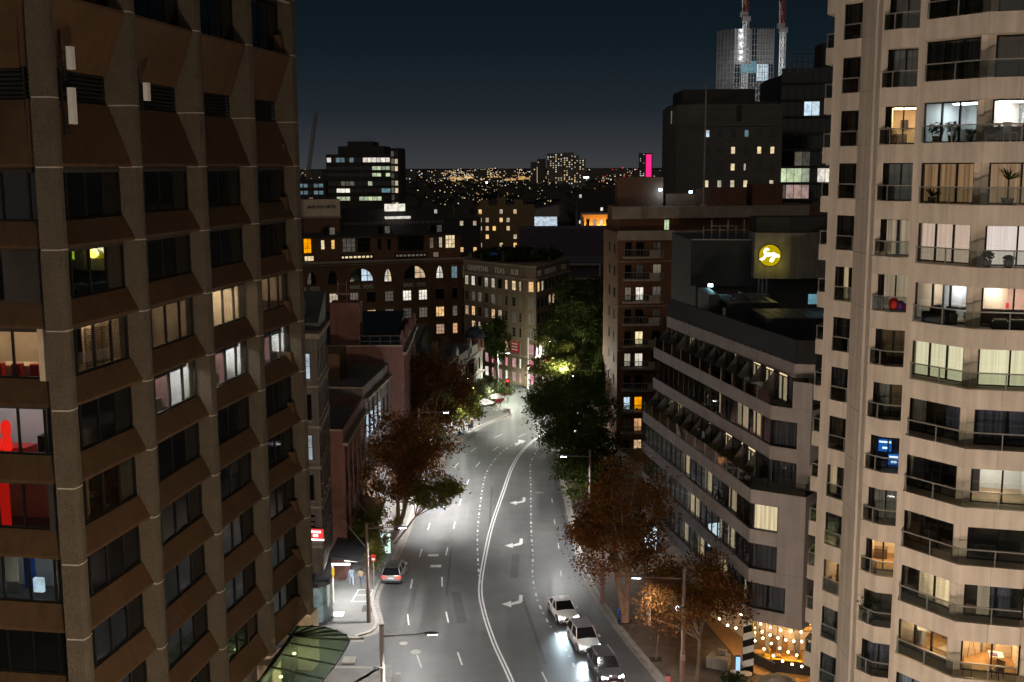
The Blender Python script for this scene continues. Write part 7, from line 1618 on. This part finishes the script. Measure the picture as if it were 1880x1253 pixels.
# ================================================================ vehicles
def car(label, pos, heading, paint, kind='suv', lights='head', group='cars on the avenue', roofm=None):
    """local axes: +x is forwards, y across, z up"""
    rz = math.atan2(heading[1], heading[0]); t = thing('parked_car' if lights == 'tail' else 'car', label, 'car', pos, rz, group)
    L, Wd, H = {'suv': (4.1, 1.84, 1.60), 'sedan': (4.3, 1.82, 1.40)}[kind]; hb = .93 if kind == 'suv' else .86
    def P(nm, mb, mt, par=None, smooth=False): return inst(nm, mb.mesh(nm, mt if isinstance(mt, list) else M[mt] if isinstance(mt, str) else mt, smooth), par or t, pos, rz)
    xs = [(L / 2, .66, .36, .62), (L / 2 - .06, .80, .24, .74), (L / 2 - .35, .90, .20, .83), (L / 2 - .9, .97, .20, .90), (.75, 1.0, .20, hb), (0, 1.0, .20, hb + .02), (-1.0, 1.0, .20, hb + .04), (-L / 2 + .45, .97, .22, hb + .04), (-L / 2 + .08, .90, .28, hb), (-L / 2, .82, .36, hb - .12)]
    mb = MB(); ring = []
    for x, w, zb_, zt_ in xs:
        w *= Wd / 2; k = len(mb.v); pts = [(-w * .93, zb_), (-w, zb_ + .12), (-w * 1.0, (zb_ + zt_) / 2 + .05), (-w * .95, zt_ - .07), (-w * .84, zt_), (0, zt_ + .035), (w * .84, zt_), (w * .95, zt_ - .07), (w, (zb_ + zt_) / 2 + .05), (w, zb_ + .12), (w * .93, zb_)]
        mb.v += [(x, a, b) for a, b in pts]; ring.append(k)
    n = 11
    for a, b in zip(ring, ring[1:]):
        for i in range(n - 1): mb.f.append((a + i, b + i, b + i + 1, a + i + 1)); mb.m.append(0)
        mb.f.append((a + n - 1, b + n - 1, b, a)); mb.m.append(0)
    mb.f.append(tuple(ring[0] + i for i in range(n))); mb.f.append(tuple(ring[-1] + i for i in range(n))[::-1]); mb.m += [0, 0]
    body = P('body', mb, paint, smooth=True)
    if kind == 'suv': wsb, wst, rrt, rrb = .92, .25, -1.72, -2.08
    else: wsb, wst, rrt, rrb = .88, .05, -1.1, -1.75
    wb, wt = Wd / 2 * .90, Wd / 2 * .72; zt = H - .05; zb_ = hb - .02
    B = [(wsb, -wb, zb_), (wsb, wb, zb_), (rrb, wb, zb_ + .04), (rrb, -wb, zb_ + .04)]; T = [(wst, -wt, zt), (wst, wt, zt), (rrt, wt, zt - .03), (rrt, -wt, zt - .03)]
    for nm, i, j in (('windscreen', 0, 1), ('rear_window', 2, 3)):
        mb = MB(); mb.poly([B[i], B[j], T[j], T[i]]); P(nm, mb, 'darkglass')
    for s, (i, j) in ((-1, (3, 0)), (1, (1, 2))):
        for q in range(2):
            a0, a1 = (.02, .48) if q == 0 else (.52, .97); bb = Vector(B[i]).lerp(Vector(B[j]), a0); bc = Vector(B[i]).lerp(Vector(B[j]), a1); tb = Vector(T[i]).lerp(Vector(T[j]), a0); tcn = Vector(T[i]).lerp(Vector(T[j]), a1)
            mb = MB(); mb.poly([bb, bc, tcn, tb]); P('side_window', mb, 'darkglass')
    mb = MB()
    for b, a in zip(B, T): mb.bar(b, a, .07, .07)
    for s in (-1, 1): mb.bar(((wsb + rrb) / 2, s * wb * .995, zb_), ((wst + rrt) / 2, s * wt * 1.0, zt), .08, .05); mb.bar((wst, s * wt, zt), (rrt, s * wt, zt - .03), .06, .06)
    P('window_pillar', mb, paint)
    mb = MB(); k = 6
    for i in range(k + 1):
        x = wst + .02 + (rrt - wst - .04) * i / k; zz = zt + .0 + .055 * math.sin(math.pi * (i + .6) / (k + 1.2))
        mb.v += [(x, -wt - .02, zt - .02), (x, -wt * .8, zz + .0), (x, 0, zz + .025), (x, wt * .8, zz), (x, wt + .02, zt - .02)]
    for i in range(k):
        for j in range(4): mb.f.append((i * 5 + j, (i + 1) * 5 + j, (i + 1) * 5 + j + 1, i * 5 + j + 1)[::-1]); mb.m.append(0)
    P('roof', mb, roofm or paint, smooth=True)
    if kind == 'suv':
        for s in (-1, 1): mb = MB(); mb.bar((wst - .15, s * wt * .93, zt + .09), (rrt + .15, s * wt * .93, zt + .09), .04, .05); P('roof_rail', mb, 'steel')
    for sx in (L / 2 - .85, -L / 2 + .85):
        for s in (-1, 1):
            c = (sx, s * (Wd / 2 - .10), .34); mb = MB(); mb.tube((c[0], c[1] - .11, c[2]), (c[0], c[1] + .11, c[2]), .34, .34, 18); wh = P('wheel', mb, 'black'); mb = MB(); mb.tube((c[0], c[1] + s * .112, c[2]), (c[0], c[1] + s * .125, c[2]), .21, .2, 12); P('rim', mb, 'steel', wh)
            mb = MB(); mb.tube((c[0], s * (Wd / 2 - .02), c[2] + .02), (c[0], s * (Wd / 2 + .004), c[2] + .02), .41, .41, 18); P('wheel_arch', mb, 'black')
    for s in (-1, 1):
        mb = MB(); mb.box(L / 2 - .26, L / 2 - .04, s * .60 - .2, s * .60 + .2, .60, .745); mb.v = [(x + (.05 if abs(y) < .6 else -.05), y, z) for x, y, z in mb.v]; P('headlight', mb, 'headl' if lights == 'head' else 'white')
        mb = MB(); mb.box(-L / 2 - .02, -L / 2 + .16, s * .64 - .18, s * .64 + .18, hb - .28, hb - .08); P('tail_light', mb, 'taill' if lights == 'tail' else 'red')
        mb = MB(); mb.box(.72, .92, s * (Wd / 2 + .02) - .08 + s * .06, s * (Wd / 2 + .02) + .08 + s * .06, hb + .02, hb + .17); P('mirror', mb, paint)
        mb = MB(); mb.box(L / 2 - .1, L / 2 + .0, s * .66 - .14, s * .66 + .14, .33, .45); P('fog_light', mb, 'black')
    mb = MB()
    for q in range(4): mb.box(L / 2 - .02, L / 2 + .03, -.42, .42, .46 + q * .055, .495 + q * .055)
    P('grille', mb, 'black'); mb = MB(); mb.box(L / 2 - .06, L / 2 + .02, -.62, .62, .26, .36); P('lower_intake', mb, 'black')
    mb = MB(); mb.box(L / 2 + .02, L / 2 + .05, -.22, .22, .33, .44); P('number_plate', mb, 'yellow' if 'mid' in label else 'white'); mb = MB(); mb.box(-L / 2 - .03, -L / 2, -.24, .24, .6, .72); P('number_plate', mb, 'white')
    mb = MB(); mb.box(-L / 2 - .04, -L / 2 + .2, -.8, .8, .28, .46); P('rear_bumper', mb, 'charcoal')
    if lights == 'head':
        for s in (-1, 1):
            p = Matrix.Rotation(rz, 3, 'Z') @ Vector((L / 2 + .12, s * .6, .68)) + Vector(pos); q = Matrix.Rotation(rz, 3, 'Z') @ Vector((L / 2 + 16, s * .9 - 3.2, -.2)) + Vector(pos)
            light('headlamp', 'SPOT', p, 1150, (.70, .90, 1.), .08, aim=q, spot=74, blend=1.0, parent=t)
    return t
def carpaint(name, col, metal=.3):
    m, t, out = _new(name); p = N(t, 'ShaderNodeBsdfPrincipled', Roughness=.3, Metallic=metal); p.inputs['Base Color'].default_value = (*col, 1); p.inputs['Coat Weight'].default_value = .6; p.inputs['Coat Roughness'].default_value = .06; t.links.new(p.outputs[0], out.inputs[0]); return m
white_p = carpaint('white_car_paint', (.62, .60, .59), .0); silver_p = carpaint('silver_car_paint', (.36, .36, .37), .5); dark_p = carpaint('dark_grey_car_paint', (.09, .09, .095), .5)
car('white sedan with headlights on, last in the queue of three', (4.15, 90.4, .0), (.2, -1), white_p, 'sedan')
car('white crossover in the middle of the queue with headlights on', (5.5, 84.6, .0), (.21, -1), white_p, 'suv', roofm=silver_p)
car('dark grey crossover leading the queue at the bottom edge', (6.75, 79.3, .0), (.21, -1), dark_p, 'suv')
car('silver car with red tail lights parked at the left kerb', (-10.75, 99.6, .0), (.06, 1), silver_p, 'suv', 'tail', 'cars standing at the left kerb', roofm=dark_p)
mb = MB()

# ================================================================ people
def person(label, pos, rz, top, legs, pose='walk', seed=0, h=1.72, hair=(.03, .02, .015)):
    t = thing('person', label, 'person', pos, rz); s = h / 1.75; st_ = {'walk': .22, 'stand': .05, 'sit': 0}[pose]
    J = {'pelvis': (0, 0, .95), 'chest': (0, .02, 1.3), 'neck': (0, .02, 1.47), 'head': (0, .04, 1.62), 'hl': (-.1, 0, .9), 'hr': (.1, 0, .9), 'kl': (-.11, st_, .5), 'kr': (.11, -st_ * .6, .5), 'al': (-.11, st_ * 1.1, .08), 'ar': (.11, -st_ * 1.7, .1), 'tl': (-.11, st_ * 1.1 + .16, .03), 'tr': (.11, -st_ * 1.7 + .15, .04),
         'sl': (-.19, 0, 1.42), 'sr': (.19, 0, 1.42), 'el': (-.25, -st_ * .5, 1.14), 'er': (.25, st_ * .5, 1.14), 'wl': (-.25, -st_ * .2 + .08, .9), 'wr': (.25, st_ + .08, .92)}
    if pose == 'sit':
        dz = -.45
        for k in ('pelvis', 'chest', 'neck', 'head', 'hl', 'hr', 'sl', 'sr', 'el', 'er', 'wl', 'wr'): J[k] = (J[k][0], J[k][1], J[k][2] + dz)
        for k, x in (('kl', -.12), ('kr', .12)): J[k] = (x, .42, .5)
        for k, x in (('al', -.12), ('ar', .12)): J[k] = (x, .42, .08)
        for k, x in (('tl', -.12), ('tr', .12)): J[k] = (x, .58, .04)
        J['wl'] = (-.15, .35, .58); J['wr'] = (.15, .35, .58)
    mb = MB(); ch = [('pelvis', 'chest', .155, .17), ('chest', 'neck', .17, .06), ('neck', 'head', .055, .06), ('chest', 'sl', .1, .075), ('chest', 'sr', .1, .075), ('sl', 'el', .06, .045), ('el', 'wl', .045, .032), ('sr', 'er', .06, .045), ('er', 'wr', .045, .032), ('pelvis', 'hl', .13, .1), ('hl', 'kl', .095, .065), ('kl', 'al', .065, .042), ('al', 'tl', .045, .04), ('pelvis', 'hr', .13, .1), ('hr', 'kr', .095, .065), ('kr', 'ar', .065, .042), ('ar', 'tr', .045, .04)]
    names = list(J); me = bpy.data.meshes.new('person_body'); me.from_pydata([tuple(Vector(J[k]) * s) for k in names], [(names.index(a), names.index(b)) for a, b, _, _ in ch], [])
    o = bpy.data.objects.new('body', me); COL.objects.link(o); _place(o, t, pos, rz)
    md = o.modifiers.new('skin', 'SKIN'); rr = {}
    for a, b, r0, r1 in ch: rr[a] = max(rr.get(a, 0), r0); rr[b] = max(rr.get(b, 0), r1)
    rr['head'] = .10; rr['neck'] = .06; rr['pelvis'] = .14
    sk = me.skin_vertices[0].data
    for i, k in enumerate(names): sk[i].radius = (rr[k] * s, rr[k] * s * (.72 if k in ('chest', 'pelvis') else 1)); sk[i].use_root = (k == 'pelvis')
    ss = o.modifiers.new('sub', 'SUBSURF'); ss.levels = 1; ss.render_levels = 1
    dg = bpy.context.evaluated_depsgraph_get(); m2 = bpy.data.meshes.new_from_object(o.evaluated_get(dg)); o.modifiers.clear(); o.data = m2
    skin = pm('skin', (.32, .18, .12), .6)
    for m in (top, legs, skin): m2.materials.append(m)
    zc = (.93 + (-.45 if pose == 'sit' else 0)) * s; zn = (1.49 + (-.45 if pose == 'sit' else 0)) * s
    for p in m2.polygons:
        c = p.center; p.use_smooth = True; p.material_index = 2 if c.z > zn else (0 if (c.z > zc and not (pose == 'sit' and c.y > .2)) else 1)
    mb = MB(); c = Vector(J['head']) * s; mb.ball((c.x, c.y - .01, c.z + .01), .112 * s, 9, 6, sz=1.2); mb.v = [(x, min(y, c.y + .045), max(z, c.z - .06)) for x, y, z in mb.v]; inst('hair', mb.mesh('hair', pm('hair', hair, .7), True), t, pos, rz)
    mb = MB(); mb.ball((c.x, c.y + .10 * s, c.z - .01), .02 * s, 5, 4); inst('nose', mb.mesh('nose', skin), t, pos, rz)
    return t
tb = pm('light_blue_cloth', (.30, .38, .46), .9); td = pm('dark_cloth', (.03, .03, .035), .9); tt = pm('tan_cloth', (.34, .24, .15), .9); tn = pm('denim', (.08, .11, .18), .9)
person('person in pale blue clothes walking under the shop awning', (-14.35, 97.3, .13), .3, tb, tb, 'walk', 1); person('person in tan and grey clothes walking nearer the kerb by the shrub', (-13.45, 97.0, .13), -.2, tt, tn, 'walk', 2)
f = Fac(PL1[0], PL1[1])
person('person in dark clothes standing at the hotel terrace rail, left of two', f.pt(14.2, zh(3), -.55), 1.2, td, td, 'stand', 3); person('person in a pale shirt standing at the hotel terrace rail, right of two', f.pt(15.1, zh(3), -.6), 1.5, tb, td, 'stand', 4)
for i, (x, y, lb, top, po) in enumerate(((-7.2, 152.6, 'person in dark top sitting on the kerb side wall, left of two', td, 'sit'), (-6.6, 153.4, 'person in light top sitting on the kerb side wall, right of two', tb, 'sit'), (-6.05, 157.2, 'person standing alone near the litter bin in a pale top', tt, 'stand'))):
    person(lb, (x, y, .13), 2.4 if po == 'sit' else .5, top, td, po, 10 + i)
t = thing('low_wall', 'short low bench where two people sit near the left kerb', 'bench', (-6.9, 153, .12), .6)
mb = MB(); mb.box(-1.1, 1.1, -.25, .1, 0, .42); inst('seat', mb.mesh('seat', M['concrete']), t, (-7.0, 152.8, .12), .9)

# ================================================================ street lighting: lamps on the poles and added ones
def lamp(t, p, e, c=(1., .975, .94), s=.25, aim=None, spot=150): return light('lamp_and_fill_light', 'SPOT', p, e, c, s, aim=aim or (p[0], p[1], 0), spot=spot, blend=.5, parent=t)
pN = pole('added lamp pole hidden between the two rusty left trees', (-10.9, 130.5, .12), 8.8, (3.2, 0, 8.5), 'polebrown', .12, (), True)
lamp(pN, (-7.6, 130.5, 8.3), 12000); lamp(pD, (4.9, 109.2, 8.6), 7500); lamp(pC, (8.5, 76.3, 8.3), 2600)  # pN and the lit heads of pC and pD are added to even the road
lamp(pA, (-4.9, 67.1, 8.1), 13000); lamp(pB, (-8.8, 89.2, 7.9), 7500); lamp(pI, (-8.5, 118, 8.1), 9500); lamp(pL, (-6.0, 156.6, 7.4), 10000, (.97, .98, .92)); lamp(pE, (-.6, 182, 6.8), 10000, (.90, 1., .80)); lamp(pM, (8.4, 160, 7.0), 13000, (.98, 1., .86)); lamp(pH, (6.1, 190, 7.4), 8000, (1., .97, .88))
light('lamp_and_fill_light', 'POINT', (-8.5, 118, 7.9), 1300, (.95, .97, 1.), .25, parent=pI); light('lamp_and_fill_light', 'POINT', (-.6, 182, 6.9), 1800, (.9, 1., .75), .2, parent=pE); light('lamp_and_fill_light', 'POINT', (7.6, 161.5, 8.2), 5000, (1., 1., .8), .2, parent=pM)  # the third point is added to brighten the tree crowns
light('lamp_and_fill_light', 'POINT', (-3.3, 169.5, 3.3), 220, (1., .98, .82), .2, parent=pL); light('lamp_and_fill_light', 'POINT', (-7.2, 150.2, 4.6), 900, (.95, 1., .88), .2, parent=pL)  # second point is added to light the lime tree; no lamp stands there
light('warm_lamp', 'POINT', (-13.2, 116, 4.2), 260, (1., .5, .16), .2, parent=pI)
# unseen lamp posts added below the camera to light the tower
for i, (x, y, h, e, c, lb) in enumerate(((-4.5, 16, 10, 45000, (1., .80, .60), 'added unseen lamp post beneath the viewpoint, left'), (6, 30, 9, 17000, (1., .78, .58), 'added unseen lamp post beneath the viewpoint, right'), (-8.6, 44, 9, 900, (1., .80, .62), 'added unseen lamp post by the office building wall'))):
    t = pole(lb, (x, y, .0), h, (1.5, 0, h - .4), 'steel', .14, (), True); light('lamp_and_fill_light', 'POINT', (x + 1.5, y, h - .6), e, c, .4, parent=t).visible_glossy = False
s3 = signal('red traffic light facing the queue from the crossing below the frame', (10.2, 62, .12), 4.2, 'redl', 1); light('signal_glow', 'SPOT', (10.2, 62.4, 4.9), 5200, (1., .22, .20), .2, aim=(6.4, 84, .6), spot=44, blend=.9, parent=s3)
